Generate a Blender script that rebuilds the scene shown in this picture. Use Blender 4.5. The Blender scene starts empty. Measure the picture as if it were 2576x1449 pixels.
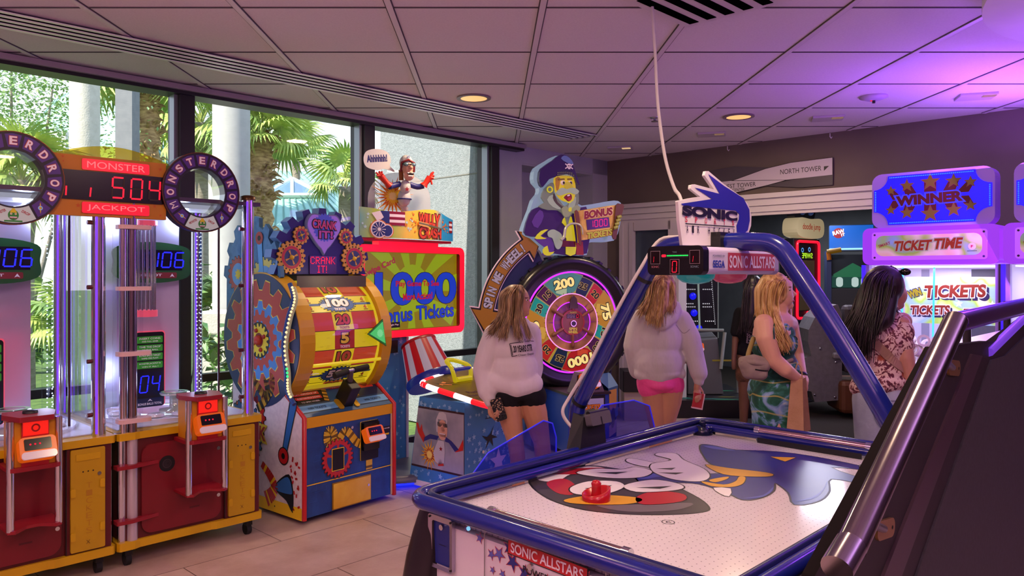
import bpy, math, random
from mathutils import Vector, Matrix
random.seed(7)
C = bpy.context.scene.collection
S = math.sqrt(.5); PI = math.pi
# ---------------------------------------------------------------- camera, world, sun, room lights, exposure
CAMH = 1.62
cam = bpy.data.objects.new('camera', bpy.data.cameras.new('camera')); C.objects.link(cam)
cam.location = (0, 0, CAMH); cam.rotation_euler = (PI/2, 0, 0)
cam.data.sensor_width = 36; cam.data.lens = 36*1934/2576
cam.data.shift_x = 53/2576; cam.data.shift_y = -34.5/2576
cam.data.clip_start = .05; cam.data.clip_end = 300
bpy.context.scene.camera = cam
vs = bpy.context.scene.view_settings
vs.view_transform = 'Standard'; vs.look = 'None'; vs.gamma = 1; vs.use_curve_mapping = False
vs.exposure = 0.05
cy = bpy.context.scene.cycles; cy.max_bounces = 8; cy.diffuse_bounces = 4; cy.glossy_bounces = 3; cy.transparent_max_bounces = 20

def uv(u, v, z=0): return Vector(((u+v)*S, (u-v)*S, z))
def at(px, py, Y): return Vector(((px-1235)/1934*Y, Y, CAMH-(py-690)/1934*Y))
def lin(h):
    h = h.lstrip('#'); r = []
    for i in (0, 2, 4):
        c = int(h[i:i+2], 16)/255
        r.append(c/12.92 if c <= .04045 else ((c+.055)/1.055)**2.4)
    return (*r, 1)

w = bpy.data.worlds.new('sky'); bpy.context.scene.world = w; w.use_nodes = True
nt = w.node_tree; nt.nodes.clear()
o_ = nt.nodes.new('ShaderNodeOutputWorld'); b_ = nt.nodes.new('ShaderNodeBackground')
t_ = nt.nodes.new('ShaderNodeTexCoord'); s_ = nt.nodes.new('ShaderNodeSeparateXYZ'); r_ = nt.nodes.new('ShaderNodeValToRGB')
nt.links.new(t_.outputs['Generated'], s_.inputs[0]); nt.links.new(s_.outputs['Z'], r_.inputs[0])
r_.color_ramp.elements[0].color = (.93, .96, 1, 1); r_.color_ramp.elements[0].position = 0.05
r_.color_ramp.elements[1].color = (.42, .64, 1, 1); r_.color_ramp.elements[1].position = .6
nt.links.new(r_.outputs[0], b_.inputs[0]); b_.inputs[1].default_value = 1.5
nt.links.new(b_.outputs[0], o_.inputs[0])

def light(kind, loc, power, col, size=.1, rot=None, spot=None, sy=None):
    d = bpy.data.lights.new('lamp_light', kind); o = bpy.data.objects.new('lamp_light', d); C.objects.link(o)
    o.location = loc; d.energy = power; d.color = col
    if kind == 'AREA':
        d.size = size
        if sy: d.shape = 'RECTANGLE'; d.size_y = sy
        else: d.shape = 'DISK'
    elif kind == 'SUN': d.angle = size
    else: d.shadow_soft_size = size
    if spot: d.spot_size = spot; d.spot_blend = .6
    if rot is not None: o.rotation_euler = rot
    return o
def aim(v): return Vector(v).to_track_quat('-Z', 'Y').to_euler()
light('SUN', (-10, -5, 20), 7.6, (1, .93, .8), .01, aim((.62, .68, -.75)))
ZC = 3.02
# recessed downlights (two in view, the rest of the grid behind the camera and over the machines)
WARM = (1, .72, .45)
for x, y, p in ((-.135, 6.08, 26), (2.19, 6.8, 26), (-1.4, 2.6, 14), (.9, 2.4, 30), (3.2, 3.4, 12), (-.4, .2, 26), (1.9, .2, 14), (-2.9, .6, 12)):
    light('AREA', (x, y, ZC-.025), p, WARM, .2, (0, 0, 0))
# added pink and violet fill lamps out of view, shining up at the ceiling
for u, v, p, c in ((-1.6, -3.2, 78, (1, .5, .78)), (-.5, .6, 98, (1, .5, .84)), (3.6, 1.6, 55, (.75, .42, 1)), (-1.8, 2.0, 60, (1, .5, .75))):
    light('AREA', uv(u, v, 2.1), p, c, .7, aim((0, 0, 1)))
# added violet lamps carrying the ticket cabinets' glow to the ceiling and the room
light('AREA', uv(6.55, -1.3, 2.42), 34, (.36, .1, 1), .6, aim((-.15, -.1, 1)), sy=1.6)
light('AREA', uv(6.0, -1.35, 2.0), 10, (.5, .16, 1), .3, aim((-1, .6, -.5)), sy=1.2)

# ---------------------------------------------------------------- materials
MC = {}
def mat(col, rough=.5, metal=0, emit=0, alpha=1, spec=.5, coat=0):
    k = (col, rough, metal, emit, alpha, spec, coat)
    if k in MC: return MC[k]
    m = bpy.data.materials.new('surface'); m.use_nodes = True
    b = m.node_tree.nodes['Principled BSDF']; c = lin(col)
    b.inputs['Base Color'].default_value = c if not emit else (*[x*.25 for x in c[:3]], 1)
    b.inputs['Roughness'].default_value = rough; b.inputs['Metallic'].default_value = metal
    b.inputs['Specular IOR Level'].default_value = spec
    if coat: b.inputs['Coat Weight'].default_value = coat; b.inputs['Coat Roughness'].default_value = .05
    if emit: b.inputs['Emission Color'].default_value = c; b.inputs['Emission Strength'].default_value = emit
    if alpha < 1: b.inputs['Alpha'].default_value = alpha
    MC[k] = m; return m
def nodemat(name, fn, rough=.6, metal=0, spec=.5):
    m = bpy.data.materials.new(name); m.use_nodes = True; n = m.node_tree
    b = n.nodes['Principled BSDF']; b.inputs['Roughness'].default_value = rough; b.inputs['Metallic'].default_value = metal
    b.inputs['Specular IOR Level'].default_value = spec
    fn(n, b); return m
def nd(n, t, **kw):
    x = n.nodes.new(t)
    for k, v in kw.items():
        if k in x.inputs: x.inputs[k].default_value = v
        else: setattr(x, k, v)
    return x
def ramp(n, src, stops, const=False):
    r = n.nodes.new('ShaderNodeValToRGB'); e = r.color_ramp.elements
    if const: r.color_ramp.interpolation = 'CONSTANT'
    while len(e) < len(stops): e.new(.5)
    for i, (p, c) in enumerate(stops): e[i].position = p; e[i].color = lin(c)
    n.links.new(src, r.inputs[0]); return r
def coords(n, scale=1, rot=0, sc=None, kind='Object'):
    t = n.nodes.new('ShaderNodeTexCoord'); m = n.nodes.new('ShaderNodeMapping')
    m.inputs['Scale'].default_value = sc or (scale,)*3; m.inputs['Rotation'].default_value = (0, 0, rot)
    n.links.new(t.outputs[kind], m.inputs[0]); return m.outputs[0]
def noisy(c1, c2, scale=8, rough=.6, bump=0, metal=0, sc=None, detail=4, bscale=None, spec=.5, lo=.35, hi=.65):
    def fn(n, b):
        co = coords(n, 1, 0, sc)
        t = nd(n, 'ShaderNodeTexNoise', Scale=scale, Detail=detail); n.links.new(co, t.inputs['Vector'])
        r = ramp(n, t.outputs[0], [(lo, c1), (hi, c2)]); n.links.new(r.outputs[0], b.inputs['Base Color'])
        if bump:
            t2 = nd(n, 'ShaderNodeTexNoise', Scale=bscale or scale*4, Detail=3); n.links.new(co, t2.inputs['Vector'])
            bp = nd(n, 'ShaderNodeBump', Strength=bump, Distance=.02); n.links.new(t2.outputs[0], bp.inputs['Height']); n.links.new(bp.outputs[0], b.inputs['Normal'])
    return nodemat('textured', fn, rough, metal, spec)
def glassy(tint=(1, 1, 1), refl=.06, rough=.02, body=None, fac=0):
    m = bpy.data.materials.new('clear_sheet'); m.use_nodes = True; n = m.node_tree; n.nodes.clear()
    o = n.nodes.new('ShaderNodeOutputMaterial'); t = n.nodes.new('ShaderNodeBsdfTransparent'); t.inputs[0].default_value = (*tint, 1)
    g = n.nodes.new('ShaderNodeBsdfGlossy'); g.inputs['Roughness'].default_value = rough
    l = n.nodes.new('ShaderNodeLayerWeight'); l.inputs[0].default_value = refl*4
    x = n.nodes.new('ShaderNodeMixShader'); ma = nd(n, 'ShaderNodeMath', operation='MULTIPLY'); ma.inputs[1].default_value = .45
    ad = nd(n, 'ShaderNodeMath', operation='ADD'); ad.inputs[1].default_value = refl*.5
    n.links.new(l.outputs['Fresnel'], ma.inputs[0]); n.links.new(ma.outputs[0], ad.inputs[0]); n.links.new(ad.outputs[0], x.inputs[0])
    base = t.outputs[0]
    if body:
        d = n.nodes.new('ShaderNodeBsdfDiffuse'); d.inputs[0].default_value = lin(body); y = n.nodes.new('ShaderNodeMixShader'); y.inputs[0].default_value = fac
        n.links.new(t.outputs[0], y.inputs[1]); n.links.new(d.outputs[0], y.inputs[2]); base = y.outputs[0]
    n.links.new(base, x.inputs[1]); n.links.new(g.outputs[0], x.inputs[2]); n.links.new(x.outputs[0], o.inputs[0]); return m
CHROME = mat('#d8d8de', .12, 1); STEEL = mat('#a0a0a6', .32, 1); BLACK = mat('#0c0b0e', .45); GLOSSBLK = mat('#08070a', .12)
WHITE = mat('#e8e6e6', .5); RUBBER = mat('#121214', .8); GLASS = glassy(refl=.03); ACRYL = glassy((.95, .96, .98), .012)

# ---------------------------------------------------------------- mesh collector
TXT = {}
def textmesh(s, bold):
    if (s, bold) in TXT: return TXT[s, bold]
    cu = bpy.data.curves.new('t', 'FONT'); cu.body = s; cu.offset = bold; cu.resolution_u = 5
    ob = bpy.data.objects.new('t', cu); C.objects.link(ob)
    dg = bpy.context.evaluated_depsgraph_get(); dg.update()
    me = bpy.data.meshes.new_from_object(ob.evaluated_get(dg))
    vs_ = [(v.co.x, v.co.y) for v in me.vertices]; fs = [tuple(p.vertices) for p in me.polygons]
    ups = [p.normal.z for p in me.polygons]
    fs = [f if z > 0 else f[::-1] for f, z in zip(fs, ups)]
    bpy.data.objects.remove(ob); bpy.data.curves.remove(cu); bpy.data.meshes.remove(me)
    x0 = min(v[0] for v in vs_); x1 = max(v[0] for v in vs_); y0 = min(v[1] for v in vs_); y1 = max(v[1] for v in vs_)
    TXT[s, bold] = ([(x-x0, y-y0) for x, y in vs_], fs, x1-x0, y1-y0); return TXT[s, bold]
def T(x=0, y=0, z=0): return Matrix.Translation((x, y, z))
def RZ(a): return Matrix.Rotation(a, 4, 'Z')
def RX(a): return Matrix.Rotation(a, 4, 'X')
def RY(a): return Matrix.Rotation(a, 4, 'Y')
def frame(o, x, y):
    x = Vector(x).normalized(); y = Vector(y); z = x.cross(y).normalized(); y = z.cross(x)
    m = Matrix((x, y, z)).transposed().to_4x4(); m.translation = Vector(o); return m
def front(y0, x0=0, z0=0): return frame((x0, y0, z0), (1, 0, 0), (0, 0, 1))      # faces -y
def left(x0, y0=0, z0=0): return frame((x0, y0, z0), (0, -1, 0), (0, 0, 1))       # faces -x
def right(x0, y0=0, z0=0): return frame((x0, y0, z0), (0, 1, 0), (0, 0, 1))       # faces +x
def circ(cx, cy, r, n=24, a0=0, a1=2*PI, ry=None):
    full = abs(a1-a0-2*PI) < 1e-6; k = n if full else n+1
    return [(cx+r*math.cos(a0+(a1-a0)*i/n), cy+(ry or r)*math.sin(a0+(a1-a0)*i/n)) for i in range(k)]
def rrect(x0, x1, y0, y1, r, n=5):
    p = []
    for cx, cy, a in ((x1-r, y1-r, 0), (x0+r, y1-r, PI/2), (x0+r, y0+r, PI), (x1-r, y0+r, 1.5*PI)):
        p += [(cx+r*math.cos(a+PI/2*i/n), cy+r*math.sin(a+PI/2*i/n)) for i in range(n+1)]
    return p
def star(cx, cy, r, n=5, q=.42, a=PI/2):
    return [(cx+(r if i % 2 == 0 else r*q)*math.cos(a+PI*i/n), cy+(r if i % 2 == 0 else r*q)*math.sin(a+PI*i/n)) for i in range(2*n)]
def gear(cx, cy, r, n=14, d=.14, a0=0):
    p = []
    for i in range(n):
        for f, q in ((.02, 1-d), (.2, 1), (.55, 1), (.73, 1-d)):
            a = a0+2*PI*(i+f)/n; p.append((cx+r*q*math.cos(a), cy+r*q*math.sin(a)))
    return p
def catmull(pts, n=6, closed=False):
    P = [Vector(p) for p in pts]; out = []; L = len(P)
    for i in range(L if closed else L-1):
        g = (lambda j: P[j % L]) if closed else (lambda j: P[max(0, min(L-1, j))])
        a, b, c, d = g(i-1), g(i), g(i+1), g(i+2)
        for k in range(n):
            t = k/n; out.append(.5*((2*b)+(c-a)*t+(2*a-5*b+4*c-d)*t*t+(3*b-a-3*c+d)*t**3))
    if not closed: out.append(P[-1])
    return out
class G:
    def __init__(s): s.v = []; s.f = []; s.i = []; s.ms = []; s.sm = []; s.M = Matrix(); s.L = 0
    def add(s, vs_, fs, m, smooth=False):
        if m not in s.ms: s.ms.append(m)
        k = s.ms.index(m); b = len(s.v); M = s.M
        s.v += [M @ Vector((*p, 0) if len(p) == 2 else p) for p in vs_]
        for f in fs: s.f.append([b+i for i in f]); s.i.append(k); s.sm.append(smooth)
        return s
    def box(s, x0, x1, y0, y1, z0, z1, m):
        return s.add([(x0, y0, z0), (x1, y0, z0), (x1, y1, z0), (x0, y1, z0), (x0, y0, z1), (x1, y0, z1), (x1, y1, z1), (x0, y1, z1)],
                     [(3, 2, 1, 0), (4, 5, 6, 7), (0, 1, 5, 4), (1, 2, 6, 5), (2, 3, 7, 6), (3, 0, 4, 7)], m)
    def poly(s, p, m, z=0): return s.add([(q[0], q[1], z) for q in p], [tuple(range(len(p)))], m)
    def rect(s, x0, x1, y0, y1, m, z=0): return s.poly([(x0, y0), (x1, y0), (x1, y1), (x0, y1)], m, z)
    def prism(s, p, z0, z1, m, side=None, smooth=False):
        a = sum(p[i][0]*p[(i+1) % len(p)][1]-p[(i+1) % len(p)][0]*p[i][1] for i in range(len(p)))
        if a < 0: p = p[::-1]
        n = len(p); V = [(q[0], q[1], z0) for q in p]+[(q[0], q[1], z1) for q in p]
        s.add(V, [tuple(range(n, 2*n)), tuple(range(n-1, -1, -1))], m)
        return s.add(V, [(i, (i+1) % n, n+(i+1) % n, n+i) for i in range(n)], side or m, smooth)
    def ring(s, cx, cy, r0, r1, m, z=0, a0=0, a1=2*PI, n=32, z0=None):
        V = []; F = []
        for i in range(n+1):
            a = a0+(a1-a0)*i/n; c, q = math.cos(a), math.sin(a); V += [(cx+r0*c, cy+r0*q, z), (cx+r1*c, cy+r1*q, z)]
            if z0 is not None: V += [(cx+r0*c, cy+r0*q, z0), (cx+r1*c, cy+r1*q, z0)]
        k = 2 if z0 is None else 4
        for i in range(n):
            b = i*k; F.append((b, b+1, b+k+1, b+k))
            if z0 is not None: F += [(b+1, b+3, b+k+3, b+k+1), (b+2, b, b+k, b+k+2), (b+3, b+2, b+k+2, b+k+3)]
        if z0 is not None and a1-a0 < 2*PI-.01: F += [(0, 2, 3, 1), (n*k, n*k+1, n*k+3, n*k+2)]
        return s.add(V, F, m)
    def tube(s, pts, r, m, n=10, cap=True, closed=False):
        P = [Vector(p) for p in pts]; R = r if isinstance(r, (list, tuple)) else [r]*len(P); V = []; F = []; L = len(P); up = None
        for i in range(L):
            d = (P[(i+1) % L]-P[i-1]) if closed else (P[min(i+1, L-1)]-P[max(i-1, 0)])
            if d.length < 1e-9: d = Vector((0, 0, 1))
            d.normalize()
            if up is None: up = d.orthogonal().normalized()
            else:
                up = up-d*up.dot(d)
                up = up.normalized() if up.length > 1e-6 else d.orthogonal().normalized()
            w_ = d.cross(up)
            V += [P[i]+(up*math.cos(2*PI*k/n)+w_*math.sin(2*PI*k/n))*R[i] for k in range(n)]
        for i in range(L if closed else L-1):
            a = i*n; b = ((i+1) % L)*n
            F += [(a+k, a+(k+1) % n, b+(k+1) % n, b+k) for k in range(n)]
        s.add(V, F, m, True)
        if cap and not closed: s.add(V[:n], [tuple(range(n-1, -1, -1))], m); s.add(V[-n:], [tuple(range(n))], m)
        return s
    def lathe(s, prof, m, n=24, smooth=True):
        V = []; F = []
        for r, z in prof: V += [(r*math.cos(2*PI*k/n), r*math.sin(2*PI*k/n), z) for k in range(n)]
        for i in range(len(prof)-1):
            F += [(i*n+k, i*n+(k+1) % n, (i+1)*n+(k+1) % n, (i+1)*n+k) for k in range(n)]
        s.add(V, F, m, smooth)
        if prof[0][0] > 1e-5: s.add(V[:n], [tuple(range(n-1, -1, -1))], m)
        if prof[-1][0] > 1e-5: s.add(V[-n:], [tuple(range(n))], m)
        return s
    def ball(s, c, r, m, n=14, R=None):
        r = r if isinstance(r, (tuple, list)) else (r,)*3; V = []; F = []; h = n//2
        for i in range(h+1):
            t = PI*i/h
            for k in range(n):
                p = Vector((r[0]*math.sin(t)*math.cos(2*PI*k/n), r[1]*math.sin(t)*math.sin(2*PI*k/n), -r[2]*math.cos(t)))
                if R is not None: p = R @ p
                V.append(p+Vector(c))
        for i in range(h): F += [(i*n+k, i*n+(k+1) % n, (i+1)*n+(k+1) % n, (i+1)*n+k) for k in range(n)]
        return s.add(V, F, m, True)
    def text(s, t, cx, cy, wd, ht, m, z=0, bold=.02, a=0, sh=0):
        v, f, w0, h0 = textmesh(t, bold)
        if wd is None: wd = w0*ht/h0
        if ht is None: ht = h0*wd/w0
        c, q = math.cos(a), math.sin(a); V = []
        for x, y in v:
            x = (x/w0-.5)*wd; y = (y/h0-.5)*ht; x += sh*y; V.append((cx+x*c-y*q, cy+x*q+y*c, z))
        return s.add(V, f, m)
    def otext(s, t, cx, cy, wd, ht, m, om, z=0, bold=.02, o=.07, a=0, sh=0):   # lettering with an outline
        _, _, w0, h0 = textmesh(t, bold); _, _, w1, h1 = textmesh(t, bold+o)
        if wd is None: wd = w0*ht/h0
        s.text(t, cx, cy, wd*w1/w0, ht*h1/h0, om, z, bold+o, a, sh); return s.text(t, cx, cy, wd, ht, m, z+.0012, bold, a, sh)
    def build(s, name, parent=None, bevel=0, loc=None, rz=0, sub=0):
        me = bpy.data.meshes.new(name); me.from_pydata([tuple(v) for v in s.v], [], s.f)
        for m in s.ms: me.materials.append(m)
        me.polygons.foreach_set('material_index', s.i); me.polygons.foreach_set('use_smooth', s.sm); me.update()
        o = bpy.data.objects.new(name, me); C.objects.link(o)
        if parent: o.parent = parent
        if loc is not None: o.location = loc
        o.rotation_euler.z = rz
        if bevel:
            b = o.modifiers.new('bevel', 'BEVEL'); b.width = bevel; b.segments = 2; b.limit_method = 'ANGLE'; b.angle_limit = .6
        if sub: o.modifiers.new('sub', 'SUBSURF').render_levels = sub; o.modifiers['sub'].levels = sub
        return o
def tag(o, label, cat, group=None, kind=None):
    if label: o['label'] = label
    if cat: o['category'] = cat
    if group: o['group'] = group
    if kind: o['kind'] = kind
    return o
def thing(name, label, cat, loc=(0, 0, 0), rz=0, group=None):
    o = bpy.data.objects.new(name, None); C.objects.link(o); o.empty_display_size = .1
    o.location = loc; o.rotation_euler.z = rz
    return tag(o, label, cat, group)
def struct(g, name, **kw):
    o = g.build(name, **kw) if isinstance(g, G) else g
    o['kind'] = 'structure'; return o
def dup(root, loc=None, rz=None, label=None):
    r = root.copy(); C.objects.link(r)
    if loc is not None: r.location = loc
    if rz is not None: r.rotation_euler.z = rz
    if label: r['label'] = label
    for ch in list(root.children):
        c = ch.copy(); C.objects.link(c); c.parent = r
        for g in list(ch.children):
            d = g.copy(); C.objects.link(d); d.parent = c
    return r
A45 = PI/4
# ================================================================ the setting
UW, VW = 7.75, -5.71       # right wall u, window wall v
def f_floor(n, b):
    co = coords(n, 1, -A45)
    br = nd(n, 'ShaderNodeTexBrick'); br.offset = .5
    br.inputs['Scale'].default_value = 1; br.inputs['Brick Width'].default_value = 1.2; br.inputs['Row Height'].default_value = .6
    br.inputs['Mortar Size'].default_value = .0035; br.inputs['Mortar Smooth'].default_value = .1
    br.inputs['Color1'].default_value = lin('#c8b2a6'); br.inputs['Color2'].default_value = lin('#c0aa9e'); br.inputs['Mortar'].default_value = lin('#6d5a54')
    n.links.new(co, br.inputs['Vector'])
    no = nd(n, 'ShaderNodeTexNoise', Scale=3.0, Detail=8, Roughness=.7); n.links.new(co, no.inputs['Vector'])
    r = ramp(n, no.outputs[0], [(.3, '#d8cfc8'), (.7, '#ffffff')])
    mx = nd(n, 'ShaderNodeMixRGB', blend_type='MULTIPLY'); mx.inputs[0].default_value = 1
    n.links.new(br.outputs[0], mx.inputs[1]); n.links.new(r.outputs[0], mx.inputs[2]); n.links.new(mx.outputs[0], b.inputs['Base Color'])
FLOOR = nodemat('floor_tile', f_floor, .38)
WALLG = noisy('#a9acb6', '#b2b4bc', 3, .7); TAUPE = noisy('#665a52', '#6e6159', 2, .75)
TRIMW = mat('#d9d2d2', .5); BRONZE = mat('#2b292c', .4, .3); CARPET = noisy('#1d1614', '#2a201d', 60, .95)
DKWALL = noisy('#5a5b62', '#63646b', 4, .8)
g = G()
g.add([uv(-3, VW), uv(-3, 3.4), uv(UW, 3.4), uv(UW, VW)], [(0, 1, 2, 3)], FLOOR); struct(g, 'floor')
g = G(); g.add([uv(UW, -7.5, .0), uv(UW, 1, .0), uv(14, 1, .0), uv(14, -7.5, .0)], [(0, 1, 2, 3)], CARPET); struct(g, 'floor_next_room')
# ceiling with its grid of bars
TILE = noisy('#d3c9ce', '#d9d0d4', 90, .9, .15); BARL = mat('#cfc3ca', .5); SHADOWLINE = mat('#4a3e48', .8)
g = G()
g.add([uv(-3, VW, ZC), uv(UW, VW, ZC), uv(UW, 3.4, ZC), uv(-3, 3.4, ZC)], [(0, 1, 2, 3)], TILE)
def inroom(x, y): u, v = (x+y)*S, (x-y)*S; return -3 < u < UW-.02 and VW+.02 < v < 3.4
def bars(horizontal, k, wd):
    lo = hi = None
    for i in range(-900, 1300):
        t = i*.01; p = (t, k) if horizontal else (k, t)
        if inroom(*p):
            lo = t if lo is None else lo; hi = t
    if lo is None or hi-lo < .05: return
    h = .008
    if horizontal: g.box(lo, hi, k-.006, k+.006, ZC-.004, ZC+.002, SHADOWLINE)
    else:
        g.box(k-wd/2, k+wd/2, lo, hi, ZC-h, ZC+.002, BARL)
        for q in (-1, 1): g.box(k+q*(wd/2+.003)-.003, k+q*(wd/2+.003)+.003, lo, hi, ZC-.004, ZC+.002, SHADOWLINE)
for i in range(-12, 14): bars(False, .27+.8*i, .032)
for i in range(-8, 10): bars(True, 4.03+.81*i, .014)
struct(g, 'ceiling')
g = G(); R = [uv(-3.3, VW-.3, ZC+.03), uv(UW+.3, VW-.3, ZC+.03), uv(UW+.3, 3.7, ZC+.03), uv(-3.3, 3.7, ZC+.03)]
g.add(R+[p+Vector((0, 0, .4)) for p in R], [(0, 1, 2, 3), (4, 5, 6, 7), (0, 1, 5, 4), (1, 2, 6, 5), (2, 3, 7, 6), (3, 0, 4, 7)], WALLG); struct(g, 'ceiling_slab')
# local frame with x = u, y = -v
def ub(g, u0, u1, v0, v1, z0, z1, m):
    V = [uv(u, v, z) for z in (z0, z1) for u, v in ((u0, v1), (u1, v1), (u1, v0), (u0, v0))]
    g.add(V, [(3, 2, 1, 0), (4, 5, 6, 7), (0, 1, 5, 4), (1, 2, 6, 5), (2, 3, 7, 6), (3, 0, 4, 7)], m)
# back walls out of view
g = G(); ub(g, -3.15, -3.0, VW-.3, 3.5, 0, ZC, mat('#8a7880', .8)); struct(g, 'wall_back')
g = G(); ub(g, -3.15, UW+.2, 3.4, 3.55, 0, ZC, mat('#8a7880', .8)); struct(g, 'wall_near')
# window wall
g = G(); ub(g, 6.05, UW+.1, VW-.5, VW, -.02, .002, FLOOR); ub(g, 6.05, UW+.1, VW-.52, VW-.01, 2.82, 2.86, WALLG); ub(g, -3.1, .8, VW-.2, VW, 0, ZC, WALLG)
ub(g, 5.72, 6.19, VW-.25, VW, 0, ZC, WALLG); ub(g, 6.19, UW, VW-.25, VW, 2.84, ZC, WALLG); ub(g, 6.19, UW, VW-.5, VW-.4, 0, 2.84, WALLG); ub(g, 7.45, UW+.1, VW-.5, VW, 0, ZC, WALLG); ub(g, 6.05, 6.19, VW-.5, VW-.25, 0, 2.84, WALLG)
struct(g, 'wall_windows')
mull = [.82, 2.436, 4.084, 5.68]
for k in range(3):
    a, b = mull[k], mull[k+1]; g = G()
    ub(g, b-.055, b+.055, VW-.12, VW+.10, 0, ZC-.06, BRONZE); ub(g, b-.085, b-.055, VW-.02, VW+.06, 0, ZC-.06, mat('#8e949c', .35, .6))
    if k == 0: ub(g, a-.07, a+.07, VW-.12, VW+.12, 0, ZC-.06, BRONZE)
    ub(g, a+.05, b-.05, VW-.04, VW+.03, .80, .86, BRONZE); ub(g, a+.05, b-.05, VW-.04, VW+.03, 0, .08, BRONZE)
    o = struct(g, f'window_{k+1}')
    g = G(); ub(g, a+.06, b-.06, VW-.012, VW-.004, .08, ZC-.07, GLASS); p = g.build('glass_pane', o); p['kind'] = 'structure'
g = G(); ub(g, .5, 6.1, VW-.06, VW+.12, ZC-.075, ZC-.012, BRONZE); ub(g, .5, 6.1, VW+.12, VW+.15, ZC-.05, ZC-.012, mat('#9a8f96', .5)); struct(g, 'trim_1')
# right wall with the wide opening
v0 = -4.80
g = G(); ub(g, UW, UW+.2, VW-.3, -5.46, 0, 2.46, TAUPE); ub(g, UW, UW+.2, VW-.3, 3.5, 2.44, ZC, TAUPE); ub(g, UW, UW+.2, -2.1, 3.5, 0, 2.44, TAUPE); struct(g, 'wall_right')
g = G(); steps = [(0, .03), (.035, .05), (.09, .03), (.10, .055), (.16, .04), (.175, .075), (.205, .06)]
for i, (z, d) in enumerate(steps):
    z1 = steps[i+1][0] if i < len(steps)-1 else .225
    ub(g, UW-d, UW+.02, -5.55, -1.9, 2.24+z, 2.24+z1, TRIMW)
struct(g, 'trim_2')
g = G()
for dv, wd, d in ((0, .05, .05), (.05, .09, .03), (.14, .05, .045)): ub(g, UW-d, UW+.14, -5.50+dv, -5.50+dv+wd, 0, 2.24, TRIMW)
ub(g, UW-.03, UW+.14, -4.83, -4.69, 0, 2.24, TRIMW); ub(g, UW-.03, UW+.14, -5.3, -4.8, 2.14, 2.24, TRIMW)
struct(g, 'door_1')
g = G(); ub(g, UW+.02, UW+.04, -5.31, -4.83, 0, 2.14, glassy((.5, .55, .6), .05, .15, '#5b6874', .55)); p = g.build('frosted_pane', bpy.data.objects['door_1']); p['kind'] = 'structure'
# next room
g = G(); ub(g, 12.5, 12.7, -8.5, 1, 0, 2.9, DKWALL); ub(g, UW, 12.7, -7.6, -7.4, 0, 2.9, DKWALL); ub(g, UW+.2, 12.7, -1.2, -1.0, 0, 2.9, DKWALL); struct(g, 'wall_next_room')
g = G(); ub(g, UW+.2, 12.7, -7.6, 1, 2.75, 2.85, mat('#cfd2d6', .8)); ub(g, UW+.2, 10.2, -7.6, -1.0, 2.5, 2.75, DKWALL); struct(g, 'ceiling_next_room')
light('AREA', uv(10.9, -4.6, 2.7), 34, (.9, .95, 1), .8, (0, 0, 0)); light('AREA', uv(9.0, -3.6, 2.45), 34, (.85, .82, 1), .5, (0, 0, 0))
# ceiling slot diffuser
g = G(); WD = mat('#cdc3c8', .4)
for k in range(5): ub(g, -2, 6.16, -5.0+k*.0745, -5.0+k*.0745+.034, ZC-.020, ZC-.016, mat('#ece6ea', .3))
ub(g, -2, 6.16, -4.985, -4.685, ZC-.015, ZC-.0125, mat('#050406', .9, 0, 0, 1, .0)); ub(g, 6.13, 6.16, -5.0, -4.67, ZC-.020, ZC-.0125, WD)
tag(g.build('slot_diffuser'), 'long white slotted air diffuser set in the ceiling along the windows', 'air vent')
g = G(); ub(g, 3.2, 3.8, -2.26, -1.66, ZC-.024, ZC-.0125, WD)
for k in range(5): ub(g, 3.25, 3.76, -2.215+k*.105, -2.215+k*.105+.055, ZC-.027, ZC-.0235, mat('#050406', .9, 0, 0, 1, .0))
tag(g.build('ceiling_vent'), 'square white slatted air vent at the top edge of the ceiling beside the hanging cable', 'air vent')
def downlight(px, py, lab):
    Y = 1934*1.4/(690-py); p = at(px, py, Y); t = thing('downlight', lab, 'ceiling light', (p.x, p.y, ZC), 0, 'recessed downlights')
    g = G(); g.ring(0, 0, .105, .135, mat('#7d6c70', .4), -.012, z0=0); g.build('trim_ring', t)
    g = G(); g.lathe([(.105, -.010), (.10, -.006), (.06, .0)], mat('#ffc27a', .4, 0, 1.0), 28); g.build('lamp', t)
downlight(1192, 245, 'round amber downlight in the ceiling above the bank of windows'); downlight(1858, 292, 'round amber downlight in the ceiling above the direction sign')
def spotl(px, py, lab):
    Y = 1934*1.4/(690-py); p = at(px, py, Y); t = thing('wall_washer', lab, 'ceiling light', (p.x, p.y, ZC), -A45*.4, 'square wall washers')
    g = G(); g.box(-.13, .13, -.1, .1, -.02, 0, mat('#b9aeb6', .5)); g.build('housing', t, .004)
    g = G(); g.box(.03, .12, -.085, -.03, -.026, -.019, mat('#ffd39a', .4, 0, .7 if px < 1600 else .15)); g.build('lamp', t)
for px, py, lab in ((1560, 371, 'slanted square wall washer glowing amber near the corner of the ceiling'), (1790, 336, 'slanted square wall washer in the ceiling left of the right-hand downlight'),
                    (2082, 295, 'slanted square wall washer in the violet ceiling right of the downlight'), (2455, 240, 'slanted square wall washer at the far right of the violet ceiling')): spotl(px, py, lab)
p = at(2198, 242, 1934*1.4/448); g = G(); g.M = T(p.x, p.y, ZC); g.lathe([(.1, 0), (.105, -.012), (.06, -.03), (.03, -.034)], mat('#b6a2c8', .5)); g.ball((-.02, 0, -.034), .008, mat('#ff2020', .4, 0, 1)); g.lathe([(.012, -.03), (.012, -.055)], BLACK, 8)
tag(g.build('smoke_detector'), 'round smoke detector with a red dot on the violet part of the ceiling', 'smoke detector')
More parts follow.
